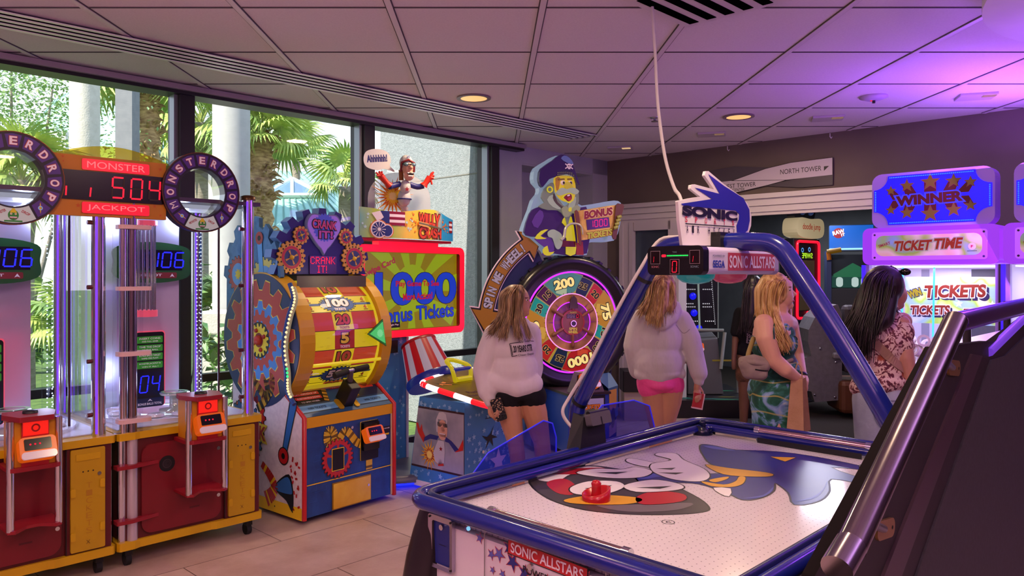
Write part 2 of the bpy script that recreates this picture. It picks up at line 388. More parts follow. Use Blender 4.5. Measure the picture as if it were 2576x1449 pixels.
p = at(1647, 295, 1934*1.4/395); g = G(); g.M = T(p.x, p.y, ZC); g.lathe([(.04, 0), (.04, -.008), (.012, -.012), (.012, -.03), (.03, -.034), (.03, -.04)], STEEL, 12)
tag(g.build('sprinkler_head'), 'small metal sprinkler head in the ceiling beside the hanging cable', 'sprinkler')
for px, py, lab in ((1830, 366, 'small white hook at the ceiling edge above the direction sign'), (2088, 330, 'small white hook at the ceiling edge above the winner sign')):
    r = (px-1235)/1934; Y = (UW-.03)/S/(1+r); p = at(px, py, Y); g = G(); g.M = T(p.x, p.y, ZC-.01)
    g.tube([(0, 0, 0), (0, 0, -.035), (.012, 0, -.05), (.02, 0, -.035)], .004, WHITE, 6); tag(g.build('ceiling_hook'), lab, 'hook', 'ceiling hooks')
g = G(); g.M = T(3.39, 3.08, 0); g.lathe([(0, 2.88), (1.2, 2.88), (1.2, ZC+.01)], noisy('#d6cfd4', '#dcd6da', 5, .8), 64, False); struct(g, 'ceiling_soffit')
light('POINT', (2.9, 3.9, 2.45), 9, (.3, .06, 1), .12)
# direction sign on the right wall
t = thing('direction_sign', 'white and dark grey direction sign for the towers on the wall above the opening', 'sign', uv(UW-.012, -3.64, 2.5), -A45)
M = front(0); a, b_ = -.67, .67
g = G(); g.M = M; SG = mat('#4d434b', .5); SW = mat('#cfc3cd', .5); SL = mat('#2a2228', .5)
g.prism([(a, .266), (a+.3, .286), (0.02, .235), (-.28, .155), (a, .1)], .002, .01, SG); g.prism([(b_, .11), (b_-.25, .105), (-.05, .05), (.1, .03), (.35, -.0), (b_, .0)], .002, .01, SG); g.build('grey_panel', t)
g = G(); g.M = M; g.prism([(b_, .27), (.25, .262), (-.02, .225), (-.4, .13), (.2, .09), (b_, .1)], .010, .014, SW)
g.prism([(a, .13), (-.4, .132), (.2, .086), (0, .05), (-.35, .0), (a, -.0)], .010, .014, SW)
for P_ in ([(b_, .27), (.25, .262), (-.02, .225), (-.4, .13)], [(b_, .27), (b_, .1)], [(-.4, .132), (.2, .088)], [(.2, .086), (0, .05), (-.35, .0)]):
    g.tube([(x, y, .014) for x, y in P_], .003, SL, 4)
g.build('white_panel', t)
g = G(); g.M = M; g.text('NORTH TOWER', .35, .175, .42, .05, SL, .0155, 0); g.poly([(.585, .19), (.635, .19), (.585, .145)], SL, .0155); g.text('WEST TOWER', -.32, .075, .39, .045, SL, .0155, 0); g.text('CENTER', -.32, .03, .14, .03, SL, .0155, 0); g.build('lettering', t)

# ================================================================ outdoors
PAVE = noisy('#b9b2a4', '#c8c2b4', 3, .9); GRASS = noisy('#4c6a34', '#6b8a42', 12, .9)
g = G(); g.add([uv(-60, VW-.2, -.12), uv(70, VW-.2, -.12), uv(70, -90, -.12), uv(-60, -90, -.12)], [(3, 2, 1, 0)], GRASS); struct(g, 'ground')
STUC = noisy('#868d8f', '#979d9f', 30, .9, .6, bscale=70); STUW = noisy('#c9c4b8', '#d4cfc4', 10, .9, .3)
g = G(); ub(g, 5.72, 5.95, -7.64, VW-.13, -.1, 4.5, STUC)
ub(g, 5.714, 5.722, -7.64, VW-.13, 2.70, 2.712, mat('#7d7c74', .9)); struct(g, 'wall_stucco_outside')
def col(px, Y, wpx, m, lab, sq=False, z1=7):
    r = wpx*Y/1934/2; g = G(); x = (px-1235)/1934*Y
    if sq: g.box(-r, r, -r, r, -.1, z1, m)
    else: g.lathe([(r, -.1), (r, z1)], m, 32)
    tag(g.build('column', None, 0, (x, Y, 0)), lab, 'column', 'outdoor columns')
col(213, 12.4, 70, STUW, 'round white column outside standing in sunlight, farthest left'); col(321, 11.0, 42, noisy('#7d7f84', '#86888c', 9, .9), 'slim shaded column outside left of the shaggy palm trunk', True); col(582, 9.5, 91, noisy('#b3b2ae', '#bab9b5', 9, .9), 'thick white round column outside in the shade beside the window mullion')  # shade is put into the colour of the slim and the thick column
# planter wall beyond the glass
g = G()
p0 = at(490, 800, 8.6); p1 = at(720, 800, 8.6)
for (za, zb, y0, y1) in ((-.1, .95, 8.6, 9.1), (.95, 1.2, 8.5, 9.2)): g.box(p0.x, p1.x+.6, y0, y1, za, zb, STUW)
tag(g.build('planter_wall', None, .02), 'low cream stucco planter wall outside behind the shrub', 'planter')
# roofs
GR = '#a9d3bf'
def roofm():
    return noisy('#9fccb8', '#b0d8c6', 1.5, .45, 0, .2)
RM = roofm(); SEAM = mat('#6f9c8a', .5, .2); SKYL = mat('#8fb4dc', .1, .3)
def roofpoly(g, pts, ns, a, b):   # sheet with standing seams from edge a-b to edge d-c
    P = [Vector(p) for p in pts]; g.add(P, [tuple(range(len(P)))], RM)
    n = (P[1]-P[0]).cross(P[2]-P[0]).normalized()
    for i in range(ns+1):
        q0 = P[0].lerp(P[1], i/ns); q1 = P[3].lerp(P[2], i/ns); g.tube([q0, q1], .035, SEAM, 4)
t = thing('pavilion', 'green metal pavilion roof with a blue glass skylight pyramid outside', 'pavilion', (0, 0, 0))
Y = 26
g = G(); roofpoly(g, [at(625, 640, Y-3), at(935, 640, Y-3), at(815, 497, Y), at(668, 497, Y)], 10, 0, 1); roofpoly(g, [at(935, 640, Y-3), at(1000, 600, Y+5), at(850, 470, Y+4), at(815, 497, Y)], 6, 0, 1)
roofpoly(g, [at(560, 600, Y+5), at(625, 640, Y-3), at(668, 497, Y), at(640, 470, Y+4)], 6, 0, 1); g.build('roof', t)
g = G(); g.add([at(668, 490, Y), at(815, 490, Y), at(735, 448, Y+3), at(850, 470, Y+5)], [(0, 1, 2), (1, 3, 2)], SKYL)
for a, b in ((at(668, 490, Y), at(815, 490, Y)), (at(668, 490, Y), at(735, 448, Y+3)), (at(815, 490, Y), at(735, 448, Y+3)), (at(735, 490, Y), at(735, 448, Y+3)), (at(815, 490, Y), at(850, 470, Y+5))): g.tube([a, b], .07, mat('#dfe8e4', .5), 5)
g.tube([at(660, 498, Y), at(822, 498, Y)], .1, mat('#4f7a6c', .5), 5); g.build('skylight', t)
g = G(); a, b = at(640, 640, Y-2.5), at(930, 640, Y-2.5); g.box(a.x, b.x, Y-2.5, Y+4, -.1, a.z, STUW); g.build('wall', t)
t = thing('hotel_building', 'long building with a steep green metal roof outside behind the columns', 'building', (0, 0, 0)); Y = 34
g = G(); roofpoly(g, [at(0, 420, Y), at(330, 420, Y), at(330, 150, Y+8), at(140, 250, Y+8)], 22, 0, 1); roofpoly(g, [at(160, 470, Y+2), at(520, 470, Y+2), at(330, 290, Y+8), at(230, 240, Y+8)], 22, 0, 1)
roofpoly(g, [at(620, 540, Y), at(720, 540, Y), at(655, 425, Y+8), at(600, 425, Y+8)], 8, 0, 1); roofpoly(g, [at(700, 480, Y+6), at(940, 480, Y+6), at(900, 430, Y+12), at(640, 430, Y+12)], 16, 0, 1); g.build('roof', t)
g = G(); a, b = at(-300, 425, Y+1), at(540, 425, Y+1); g.box(a.x, b.x, Y+1, Y+9, -.1, a.z-.5, STUW); a, b = at(-200, 330, Y-1), at(165, 330, Y-1); g.box(a.x, b.x, Y-1, Y+3, -.1, a.z, mat('#cfcdc6', .9)); a, b = at(840, 560, Y), at(960, 470, Y); g.box(a.x, b.x, Y, Y+4, -.1, b.z, mat('#d8dadc', .9)); g.build('wall', t)
# ---- palms and plants
LEAF = noisy('#86ad4c', '#d2dd7c', 3, .5, lo=.3, hi=.7); LEAF2 = noisy('#6a9c52', '#a9c26a', 3, .5); STALK = mat('#a8b25e', .6)
BARK = noisy('#8a6a48', '#cbaa7c', 6, .95, .8, sc=(1, 1, 3)); BARK2 = noisy('#8a8072', '#a39a8c', 6, .95, .5, sc=(1, 1, 4))
def fanleaf(rnd, m):
    g = G(); L = rnd.uniform(.75, 1.0); N = 26
    g.tube(catmull([(0, 0, 0), (.35*L, 0, .12), (.8*L, 0, .12)], 4), [.03, .026, .024, .022, .02, .018, .016, .014, .012][:9], STALK, 5)
    bx = .8*L; R0 = L*.95
    for i in range(N):
        a = (i/(N-1)-.5)*4.2; l = R0*(1-.25*abs(a)/2.1)*rnd.uniform(.9, 1.05); wv = .045; dr = -.35-.25*abs(a)/2-rnd.uniform(0, .15)
        d = Vector((math.cos(a), math.sin(a), .0)); s_ = Vector((-math.sin(a), math.cos(a), 0)); o = Vector((bx, 0, .12))
        p = [o, o+d*l*.35+Vector((0, 0, .05)), o+d*l*.7+Vector((0, 0, dr*.18)), o+d*l*.98+Vector((0, 0, dr*.75))]
        V = [p[0], p[1]-s_*wv, p[1]+s_*wv+Vector((0, 0, -.015)), p[2]-s_*wv*.7, p[2]+s_*wv*.7+Vector((0, 0, -.012)), p[3]]
        g.add(V, [(0, 1, 2), (1, 3, 4, 2), (3, 5, 4)], m)
    return g
rl = random.Random(3); LM = []
for i in range(4):
    o = fanleaf(rl, LEAF if i < 3 else LEAF2).build('frond'); LM.append(o.data); bpy.data.objects.remove(o)
def palm(px, pyc, pyb, Y, tr, lab, n=26, size=1, shag=True, seed=1, lean=0, fall=1.9):
    r = random.Random(seed); top = at(px, pyc, Y); base = Vector((top.x-lean, Y, -.12)); t = thing('fan_palm', lab, 'palm tree', base, 0, 'fan palms outside'); H = top.z+.12
    g = G(); K = 14 if shag else 8; pts = []; rad = []
    for i in range(K*2+1):
        f = i/(K*2); pts.append((lean*f*f, 0, H*f)); rad.append(tr*(1.15-.2*f)*((1.12 if i % 2 else .9) if shag else 1))
    g.tube(pts, rad, BARK if shag else BARK2, 14)
    if shag:
        for i in range(150):
            f = r.uniform(.25, 1); a = r.uniform(0, 2*PI); c = Vector((lean*f*f, 0, H*f)); d = Vector((math.cos(a), math.sin(a), 0))
            g.tube([c+d*tr*.8, c+d*tr*1.5+Vector((0, 0, .10*size)), c+d*tr*1.9+Vector((0, 0, .05*size))], [.05, .04, .012], BARK, 4)
    g.build('trunk', t)
    for i in range(n):
        o = bpy.data.objects.new('frond', r.choice(LM)); C.objects.link(o); o.parent = t
        f = i/n; el = 1.25-fall*f+r.uniform(-.15, .15); o.rotation_euler = (r.uniform(-.4, .4), -el, i*2.399+r.uniform(-.2, .2)); o.location = (lean, 0, H-.25*f*size)
        s_ = size*r.uniform(.85, 1.15); o.scale = (s_, s_, s_)
palm(372, 175, 400, 17, .24, 'shaggy fan palm outside between the slim shaded column and the mullion', 22, 1.0, True, 11)
palm(655, 345, 600, 19, .3, 'tall fan palm with a shaggy brown trunk outside right of the thick column', 26, 1.0, True, 5, 0, 1.5)
palm(868, 470, 560, 17.5, .15, 'small fan palm outside in front of the skylight pavilion', 14, .72, False, 8, 0, 1.5)
palm(745, 370, 600, 30, .16, 'far fan palm outside with its crown above the skylight', 16, .95, False, 21, 0, 1.45)
palm(505, 310, 600, 22, .2, 'fan palm outside whose fronds show behind the thick column', 22, 1.25, False, 31)
palm(55, 455, 700, 11.5, .16, 'low leafy fan palm outside seen through the left monster ring', 24, .7, False, 44)
palm(545, 790, 900, 14, .12, 'low fan palm outside seen under the right end of the coin pusher', 14, .55, False, 51)
palm(172, 800, 900, 10.5, .1, 'low fan palm outside seen between the two glass towers', 18, .5, False, 61)
def leafclump(name, lab, cat, base, spread, n, ls, m, stems, seed=2, group=None):
    r = random.Random(seed); t = thing(name, lab, cat, base, 0, group); g = G(); tips = []
    for sx, sy, sz in stems:
        p = [(0, 0, 0), (sx*.5+r.uniform(-.05, .05), sy*.5, sz*.5), (sx, sy, sz)]; g.tube(catmull(p, 3), [spread*.035*(1-.12*i) for i in range(7)], BARK2, 5); tips.append(Vector((sx, sy, sz)))
    g.build('stem', t); g = G()
    for i in range(n):
        c = r.choice(tips)+Vector((r.gauss(0, spread*.35), r.gauss(0, spread*.35), r.gauss(0, spread*.28))); d = Vector((r.gauss(0, 1), r.gauss(0, 1), r.gauss(.2, .6))).normalized()*ls*r.uniform(.7, 1.2); s_ = d.cross(Vector((r.gauss(0, .3), r.gauss(0, .3), 1))).normalized()*ls*.3
        u_ = Vector((0, 0, ls*.06)); g.add([c, c+d*.5+s_+u_, c+d, c+d*.5-s_+u_, c+d*.5-u_], [(0, 4, 1), (4, 2, 1), (0, 3, 4), (3, 2, 4)], m)
    g.build('foliage', t)
leafclump('shrub', 'leafy green shrub outside the glass in front of the low planter wall', 'shrub', Vector((at(545, 1000, 7.4).x, 7.4, -.12)), .42, 260, .17, noisy('#3f6f3c', '#7fa45c', 5, .45), [(-.15, 0, .75), (.15, .05, .8), (0, -.05, 1.05), (.3, 0, .55), (-.3, 0, .5)], 2)
leafclump('leafy_tree', 'fine leaved broad tree outside at the top left corner window', 'tree', Vector((at(40, 200, 15).x, 15, -.12)), 1.9, 7000, .10, noisy('#78a062', '#b4cf8c', 2, .6), [(-.9, 0, 4.6), (.6, .2, 5.4), (-.4, .5, 5.9), (.1, -.4, 4.2), (-1.6, 0, 5.6), (1.1, 0, 4.0)], 9)
leafclump('hedge', 'dense hedge of shrubs outside beyond the planter wall', 'hedge', Vector((-5.2, 13.5, -.12)), 1.2, 900, .3, noisy('#3c6636', '#7d9f4e', 2, .6), [(-3, 0, .8), (-2, 0, 1.1), (-1, 0, .9), (0, 0, 1.1), (1, 0, .9), (2, 0, 1.0)], 4)
# ================================================================ arcade machines along the windows
SEG = {'0': 'abcdef', '1': 'bc', '2': 'abged', '3': 'abgcd', '4': 'fgbc', '5': 'afgcd', '6': 'afgedc', '7': 'abc', '8': 'abcdefg', 'i': 'c', '-': 'g', ' ': ''}
def seg7(g, s, cx, cy, w, h, pitch, m, z, off=None, sh=.1, t=.16):
    for k, ch in enumerate(s):
        x0 = cx+(k-(len(s)-1)/2)*pitch; th = w*t; e = th*.35
        def q(a, b, hor, on):
            mm = m if on else off
            if mm is None: return
            if hor: P = [(a[0]+e, a[1]-th/2), (b[0]-e, a[1]-th/2), (b[0]-e, a[1]+th/2), (a[0]+e, a[1]+th/2)]
            else: P = [(a[0]-th/2, a[1]+e), (a[0]+th/2, a[1]+e), (a[0]+th/2, b[1]-e), (a[0]-th/2, b[1]-e)]
            g.poly([(x0+x+sh*y, cy+y) for x, y in P], mm, z)
        l, r, b, c, u = -w/2, w/2, -h/2, 0, h/2
        for n_, a_, b2, hor in (('a', (l, u), (r, u), 1), ('b', (r, c), (r, u), 0), ('c', (r, b), (r, c), 0), ('d', (l, b), (r, b), 1), ('e', (l, b), (l, c), 0), ('f', (l, c), (l, u), 0), ('g', (l, c), (r, c), 1)):
            q(a_, b2, hor, n_ in SEG[ch])
YEL = mat('#cca204', .4); RED = mat('#8c1220', .4); DKRED = mat('#560a14', .45); LEDR = mat('#ff1a38', .4, 0, 1.1); LEDB = mat('#1c22ff', .4, 0, 1.6); DISP = mat('#150407', .2); DISPB = mat('#08061c', .2)
PURP = mat('#4c2a86', .4); DPURP = mat('#1d0d2c', .4); LETW = mat('#efe6ee', .4); GRN = mat('#2f8a3c', .5); LEDW = mat('#cfe0ff', .4, 0, 2.2); NEONP = mat('#7a3cff', .3, 0, 1.2)
ORNG = mat('#ff7a1a', .3, 0, .7); CLEARP = mat('#e8d5de', .2, 0, .25)
def card_reader(parent, x, y, z, s=1, label=None, col='#ff6a14'):
    o = G(); o.M = T(x, y, z)@RX(.35); o.prism(rrect(-.07*s, .07*s, -.045*s, .045*s, .02*s), 0, 0, BLACK) if False else None
    o.M = frame((x, y, z), (1, 0, 0), (0, .45, 1)); o.prism(rrect(-.07*s, .07*s, -.05*s, .045*s, .018*s), -.03*s, .02*s, mat(col, .25, 0, .45)); c = o.build('card_reader', parent, .004)
    o = G(); o.M = frame((x, y, z), (1, 0, 0), (0, .45, 1)); o.prism(rrect(-.052*s, .05*s, -.012*s, .036*s, .005*s), .02*s, .024*s, GLOSSBLK)
    for i in range(3): o.ball((-.03*s+i*.018*s, .012*s, .025*s), .004*s, LEDR, 8)
    o.build('screen', c); o = G(); o.M = frame((x, y, z), (1, 0, 0), (0, .45, 1)); o.prism(rrect(-.066*s, .066*s, -.05*s, -.02*s, .012*s), .018*s, .03*s, mat('#ffd0dc', .15, 0, .35)); o.build('clear_lip', c)
    return c
def monster_face(g, cx, cy, s, z):
    g.poly(circ(cx, cy, .024*s, 16, ry=.026*s), GRN, z); g.poly([(cx-.016*s, cy+.012*s), (cx+.016*s, cy+.012*s), (cx+.005*s, cy+.034*s), (cx-.005*s, cy+.034*s)], mat('#d8c826', .5), z+.001)
    g.rect(cx-.016*s, cx+.016*s, cy-.018*s, cy-.008*s, LETW, z+.002)
    for k in range(5): g.poly([(cx-.016*s+k*.0064*s, cy-.018*s), (cx-.0096*s+k*.0064*s, cy-.018*s), (cx-.0128*s+k*.0064*s, cy-.010*s)], mat('#5a1616', .5), z+.003)
    for q in (-1, 1): g.poly(circ(cx+q*.010*s, cy+.006*s, .005*s, 10), mat('#f0e8c8', .5), z+.002); g.poly(circ(cx+q*.010*s, cy+.006*s, .002*s, 8), BLACK, z+.003)
    g.rect(cx-.04*s, cx+.04*s, cy-.034*s, cy-.026*s, GRN, z)
def monster_drop(label, loc):
    t = thing('coin_pusher', label, 'arcade machine', loc, A45, 'glass tower arcade machines')
    g = G(); g.box(-.405, .405, .03, .92, .14, .71, DKRED); g.box(.185, .41, .015, .9, .14, .71, DKRED); g.build('base_cabinet', t)
    def slab(z0, z1, nm):
        g = G(); p = [(-.43, .02), (-.42, 0), (-.34, 0), (-.31, .012), (.1, .012), (.13, 0), (.42, 0), (.432, .02), (.432, .95), (-.43, .95)]; g.prism(p, z0, z1, YEL); g.build(nm, t, .006)
    slab(.10, .145, 'lower_rail'); slab(.705, .745, 'ledge')
    g = G(); g.M = front(.03); g.prism(rrect(-.30, .165, .165, .665, .06), 0, .016, mat('#74101c', .35)); g.ring(-.16, .54, 0, .045, BLACK, .0175); g.ring(-.16, .54, .02, .026, mat('#3a2a30', .5), .0185)
    g.text('©', -.16, .54, None, .03, mat('#3a2a30', .5), .019, 0)
    for q in (.30, .58): g.prism(circ(.145, q, .011, 12), .016, .022, CHROME)
    g.rect(-.03, .03, .255, .265, DKRED, .0175); g.build('front_door', t)
    g = G(); g.M = front(.015); g.rect(-.425+.61, .19, .15, .70, BLACK, .002); g.prism(rrect(.205, .375, .155, .695, .008), 0, .014, mat('#bd9604', .42)); g.prism(rrect(.23, .35, .635, .67, .005), .014, .018, YEL)
    for k, ch in enumerate('TICKETS'): g.text(ch, .295, .50-k*.04, .03, .03, mat('#b07d10', .5), .0155, -.015)
    for k in range(3): g.poly(circ(.265+k*.025, .575, .004, 8), BLACK, .0155)
    g.prism(circ(.345, .555, .010, 12), .014, .02, CHROME)
    for x, z in ((.215, .47), (.36, .50), (.215, .24), (.36, .27)): g.prism(rrect(x-.012, x+.012, z-.022, z+.022, .006), .014, .022, YEL)
    g.text('X', .29, .2, .02, .02, mat('#6a4a10', .5), .0155, 0); g.build('ticket_door', t)
    for x, y, r_, m_ in ((-.40, .04, .022, CHROME), (.40, .04, .022, CHROME), (-.345, .035, .03, mat('#cfc6cf', .3, .6))): g = G(); g.tube([(x, y, .145), (x, y, .705)], r_, m_, 14); g.build('lower_post', t)
    for x, y in ((.36, .06), (-.40, .88), (.40, .88)):
        g = G(); g.tube([(x, y, .745), (x, y, 2.08)], .036, CHROME, 20); g.lathe([(0, 0)], CHROME) if False else None; p = g.build('glass_post', t)
        g = G(); g.tube([(x-.02, y-.032, .76), (x-.02, y-.032, 2.07)], .006, NEONP, 6); g.build('neon_strip', p)
        g = G(); g.M = T(x, y, 2.08); g.lathe([(.048, 0), (.048, .022), (.03, .03)], mat('#5a3a20', .3, .5), 20); g.build('cap', p)
        for zz in (.86, 1.15, 1.55, 1.9):
            if y < .1: g = G(); g.M = T(x-.045, y, zz)@RY(PI/2); g.lathe([(.012, -.012), (.012, .012)], mat('#5a2020', .3, .4), 10); g.build('bolt', p)
    g = G(); g.tube([(-.395, .03, .745), (-.395, .03, 2.05)], .02, CHROME, 16); g.tube([(-.345, .035, .745), (-.345, .035, 2.05)], .026, mat('#9a8f9a', .18, 1), 16); g.build('coin_tube', t)
    g = G(); g.tube([(-.42, .035, .745), (-.42, .035, 2.05)], .026, ACRYL, 16); g.tube([(-.30, .02, .745), (-.30, .02, 2.05)], .010, ACRYL, 8); g.build('clear_tube', t)
    for zz in (.80, 1.17, 1.53, 1.87):
        g = G(); g.prism(rrect(-.428, -.25, -.02, .075, .03), zz, zz+.022, mat('#d9b8b4', .4)); g.build('tube_clamp', t)
    for zz in (.25, .55):
        g = G(); g.prism([(-.44, -.015), (-.36, -.02), (-.18, .02), (-.44, .05)], zz, zz+.02, RED); g.build('bracket', t, .004)
    # inside
    SILV = nodemat('brushed', lambda n, b: b.inputs['Base Color'].__setattr__('default_value', lin('#cdd0e6')), .3, .9)
    g = G(); P = [(-.41+.6*i/12, .68+.09*math.sin(PI*i/12)) for i in range(13)]
    g.add([(x, y, z) for z in (.75, 2.05) for x, y in P], [(i, i+1, 14+i, 13+i) for i in range(12)], SILV, True); g.build('back_panel', t)
    g = G(); g.box(-.40, .40, .1, .9, .746, .752, mat('#c8c8d8', .25)); g.M = T(.0, .48, .752); g.lathe([(.36, 0), (.36, .02)], mat('#dfe3ef', .1, .3), 40); g.ring(0, 0, .18, .2, LEDW, .022)
    for k in range(12): a = k*PI/6; g.M = T(.27*math.cos(a), .48+.27*math.sin(a), .775); g.lathe([(.05, 0), (.05, .012), (.03, .02)], mat('#e6e9f4', .1, .2), 14)
    g.build('turntable', t)
    g = G(); g.M = T(.02, .34, .775); g.lathe([(.09, 0), (.09, .018), (.03, .024), (.03, .10), (.085, .105), (.088, .118), (.0, .120)], mat('#c4d0c8', .12, .4), 24); g.ring(0, 0, .06, .08, mat('#7fb07a', .4), .1225); g.build('drop_target', t)
    g = G(); g.tube([(.235, .5, .76), (.235, .5, 2.0)], .034, ACRYL, 16); p = g.build('light_tube', t)
    g = G()
    for k in range(48):
        zz = .79+k*.025
        for dx in (-.012, .014): g.ball((.235+dx, .48, zz), .0042, LEDW, 6)
        if k % 2: g.ball((.275, .56, zz), .0045, LEDW, 6)
    p2 = g.build('light_strip', t); p2['kind'] = 'stuff'
    g = G(); g.tube([(.285, .3, .76), (.285, .3, 2.02)], .007, mat('#3a1420', .4), 8); g.tube([(-.115, .45, 1.36), (-.115, .45, 1.40)], .07, mat('#ff5a78', .3, 0, .5), 16); g.tube([(-.115, .45, 1.92), (-.115, .45, 1.95)], .07, mat('#ff5a78', .3, 0, .5), 16)
    for k in range(14): a = k*2*PI/14; g.tube([(-.115+.055*math.cos(a), .45+.055*math.sin(a), 1.40), (-.115+.055*math.cos(a), .45+.055*math.sin(a), 1.92)], .005, CHROME, 5)
    g.build('ball_cage', t)
    g = G(); g.M = front(.57, -.03, 1.70); g.prism(catmull([(-.22, .09), (0, .125), (.22, .09), (.235, 0), (.22, -.1), (0, -.135), (-.22, -.1), (-.235, 0)], 5, True), 0, .02, mat('#1f6a34', .4, 0, .12), mat('#101820', .4))
    g.rect(-.185, .185, -.055, .075, DISPB, .0215); seg7(g, '106', .085, .012, .055, .095, .082, LEDB, .023, None, .12); g.prism(rrect(-.15, .15, -.105, -.068, .008), .02, .022, mat('#7c1a24', .5)); g.text('JACKPOT', -.03, -.087, .17, .02, LETW, .0235, .03); g.poly([(.105, -.098), (.12, -.075), (.135, -.098), (.12, -.092)], LETW, .0235); g.build('jackpot_display', t)
    g = G(); g.M = front(.46, -.085, .80); g.prism(rrect(-.095, .095, 0, .47, .02), -.005, 0, mat('#ff5d7c', .3, 0, .55)); g.prism(rrect(-.088, .088, 0, .462, .018), 0, .003, mat('#17131d', .3))
    for k, tx in enumerate((('INSERT COINS:', 'AND PULL LEVER'), ('TIME THE DROP', 'OF THE BALL'), ('BONUS BALLS TARGET', 'RAPID FIRE PLAY!'), ('MONSTER JACKPOT &', 'WIN IT ALL !'))):
        zz = .415-k*.052; g.prism(rrect(-.078, .078, zz-.021, zz+.021, .006), .003, .004, mat('#3fa530', .4, 0, .3))
        g.text(tx[0], 0, zz+.008, .13, .012, LETW, .0055, .02); g.text(tx[1], 0, zz-.010, .10, .009, LETW, .0055, .02)
    g.rect(-.075, .075, .07, .215, mat('#101030', .3), .004); seg7(g, '04', 0, .142, .045, .10, .07, LEDB, .0055, None, .12); g.rect(-.078, .078, .005, .055, mat('#20205a', .4, 0, .2), .004); g.text('BONUS BALLS TOTAL', 0, .02, .145, .014, LETW, .0055, .02); g.poly([(-.015, .034), (0, .05), (.015, .034), (0, .04)], LETW, .0055); g.build('instruction_panel', t)
    # glass
    g = G(); g.add([(-.24, .055, .75), (.33, .055, .75), (.33, .055, 2.07), (-.24, .055, 2.07)], [(0, 1, 2, 3)], ACRYL); g.build('front_glass', t)
    g = G(); g.add([(.40, .08, .75), (.40, .86, .75), (.40, .86, 2.07), (.40, .08, 2.07)], [(0, 1, 2, 3)], ACRYL); g.add([(-.41, .08, .75), (-.41, .86, .75), (-.41, .86, 2.07), (-.41, .08, 2.07)], [(0, 1, 2, 3)], ACRYL); g.build('side_glass', t)
    g = G(); g.box(-.43, .43, .03, .92, 2.045, 2.068, mat('#4a3a56', .3)); g.box(-.2, .3, .2, .5, 2.02, 2.045, mat('#c8cce0', .3, 0, .5)); g.build('top_plate', t)
    # console
    g = G(); g.box(-.095, .095, -.15, .02, .68, .905, mat('#c98a14', .4)); g.box(-.06, .06, -.165, -.15, .68, .905, mat('#b01822', .4)); g.rect(-.0, .0, 0, 0, RED) if False else None; c = g.build('console', t, .004)
    g = G(); g.M = front(-.166, 0, .87); g.rect(-.055, .055, -.035, .03, mat('#ff2418', .3, 0, .8)); g.ring(0, 0, .012, .02, mat('#a01010', .4), .001); g.build('lit_button', c)
    g = G(); g.prism([(-.12, -.05), (-.075, -.19), (.075, -.19), (.12, -.05), (.10, .03), (-.10, .03)], .905, .93, RED); g.build('console_cap', c, .004)
    g = G(); g.prism([(-.12, -.16), (-.09, -.18), (.09, -.18), (.12, -.16), (.12, .02), (-.12, .02)], .665, .685, RED); g.build('console_plate', c, .004); g = G(); g.prism([(-.12, -.16), (-.09, -.18), (-.03, -.12), (.03, -.12), (.09, -.18), (.12, -.16), (.12, .03), (-.12, .03)], .37, .385, RED); g.build('console_plate', c, .004)
    g = G(); g.M = T(0, -.07, .93); g.lathe([(.035, 0), (.033, .012), (0, .016)], BLACK, 20); g.build('push_button', c)
    for x in (-.105, .105): g = G(); g.tube([(x, -.15, .38), (x, -.15, .91)], .018, CHROME, 14); g.build('console_leg', c)
    card_reader(t, 0, -.19, .775, 1.15)
    for x in (-.36, .36):
        for y in (.06, .85):
            g = G(); g.M = T(x, y, 0); g.box(-.02, .02, -.02, .02, .06, .10, BLACK); g.M = T(x, y+.01, .035)@RY(PI/2); g.lathe([(.035, -.015), (.035, .015)], RUBBER, 16); g.build('caster', t)
    # ring marquee
    g = G(); g.M = front(.02, .0, 2.10); g.ring(0, 0, .142, .232, DPURP, .03, z0=-.04, n=48); g.ring(0, 0, .230, .234, mat('#7a4220', .3, .6), .032, n=48)
    w_ = 'sMONSTERDROPs'
    for k, ch in enumerate(w_):
        a = math.radians(230-k*23.33); da = math.radians(10); P = [(.155*math.cos(a-da*.85), .155*math.sin(a-da*.85)), (.219*math.cos(a-da), .219*math.sin(a-da)), (.222*math.cos(a), .222*math.sin(a)), (.219*math.cos(a+da), .219*math.sin(a+da)), (.155*math.cos(a+da*.85), .155*math.sin(a+da*.85))]
        g.poly(P, PURP, .0315)
        if ch != 's': g.otext(ch, .187*math.cos(a), .187*math.sin(a), .034, .042, LETW, mat('#b0402a', .5), .0325, 0 if ch == 'M' else .03, 0 if ch == 'M' else .04, a-PI/2)
        else:
            g.M = front(.02, 0, 2.10)@T(.187*math.cos(a), .187*math.sin(a), .0325)@RZ(a-PI/2+(.6 if k else -.2)); g.poly(star(0, 0, .03, 2, .16, .3), mat('#e0c020', .5)); g.ring(0, 0, .006, .011, mat('#8fd0ff', .4), .001); g.M = front(.02, .0, 2.10)
    a0, a1 = math.radians(270-27), math.radians(270+27); g.ring(0, 0, .150, .224, mat('#f2ecec', .4, 0, .25), .0325, a0, a1, 10); monster_face(g, 0, -.185, 1, .0335)
    g.text('MONSTER', -.055, -.172, .05, .014, mat('#a02030', .5), .034, .03, .5); g.text('DROP', .055, -.172, .04, .014, mat('#a02030', .5), .034, .03, -.5); p = g.build('ring_marquee', t)
    g = G(); g.M = front(.02, .0, 2.10); n = 16; V = [(r*math.cos(2*PI*i/n), r*math.sin(2*PI*i/n), z) for r, z in ((.142, .03), (.138, -.12)) for i in range(n)]; g.add(V, [(i, i+n, n+(i+1) % n, (i+1) % n) for i in range(n)], glassy((.95, .97, .85), .06, .05, '#dfe0b0', .12)); g.build('clear_tunnel', p)
    return t
mA = monster_drop('left glass tower coin machine with red doors, cut off by the picture edge', uv(1.085, -4.40))
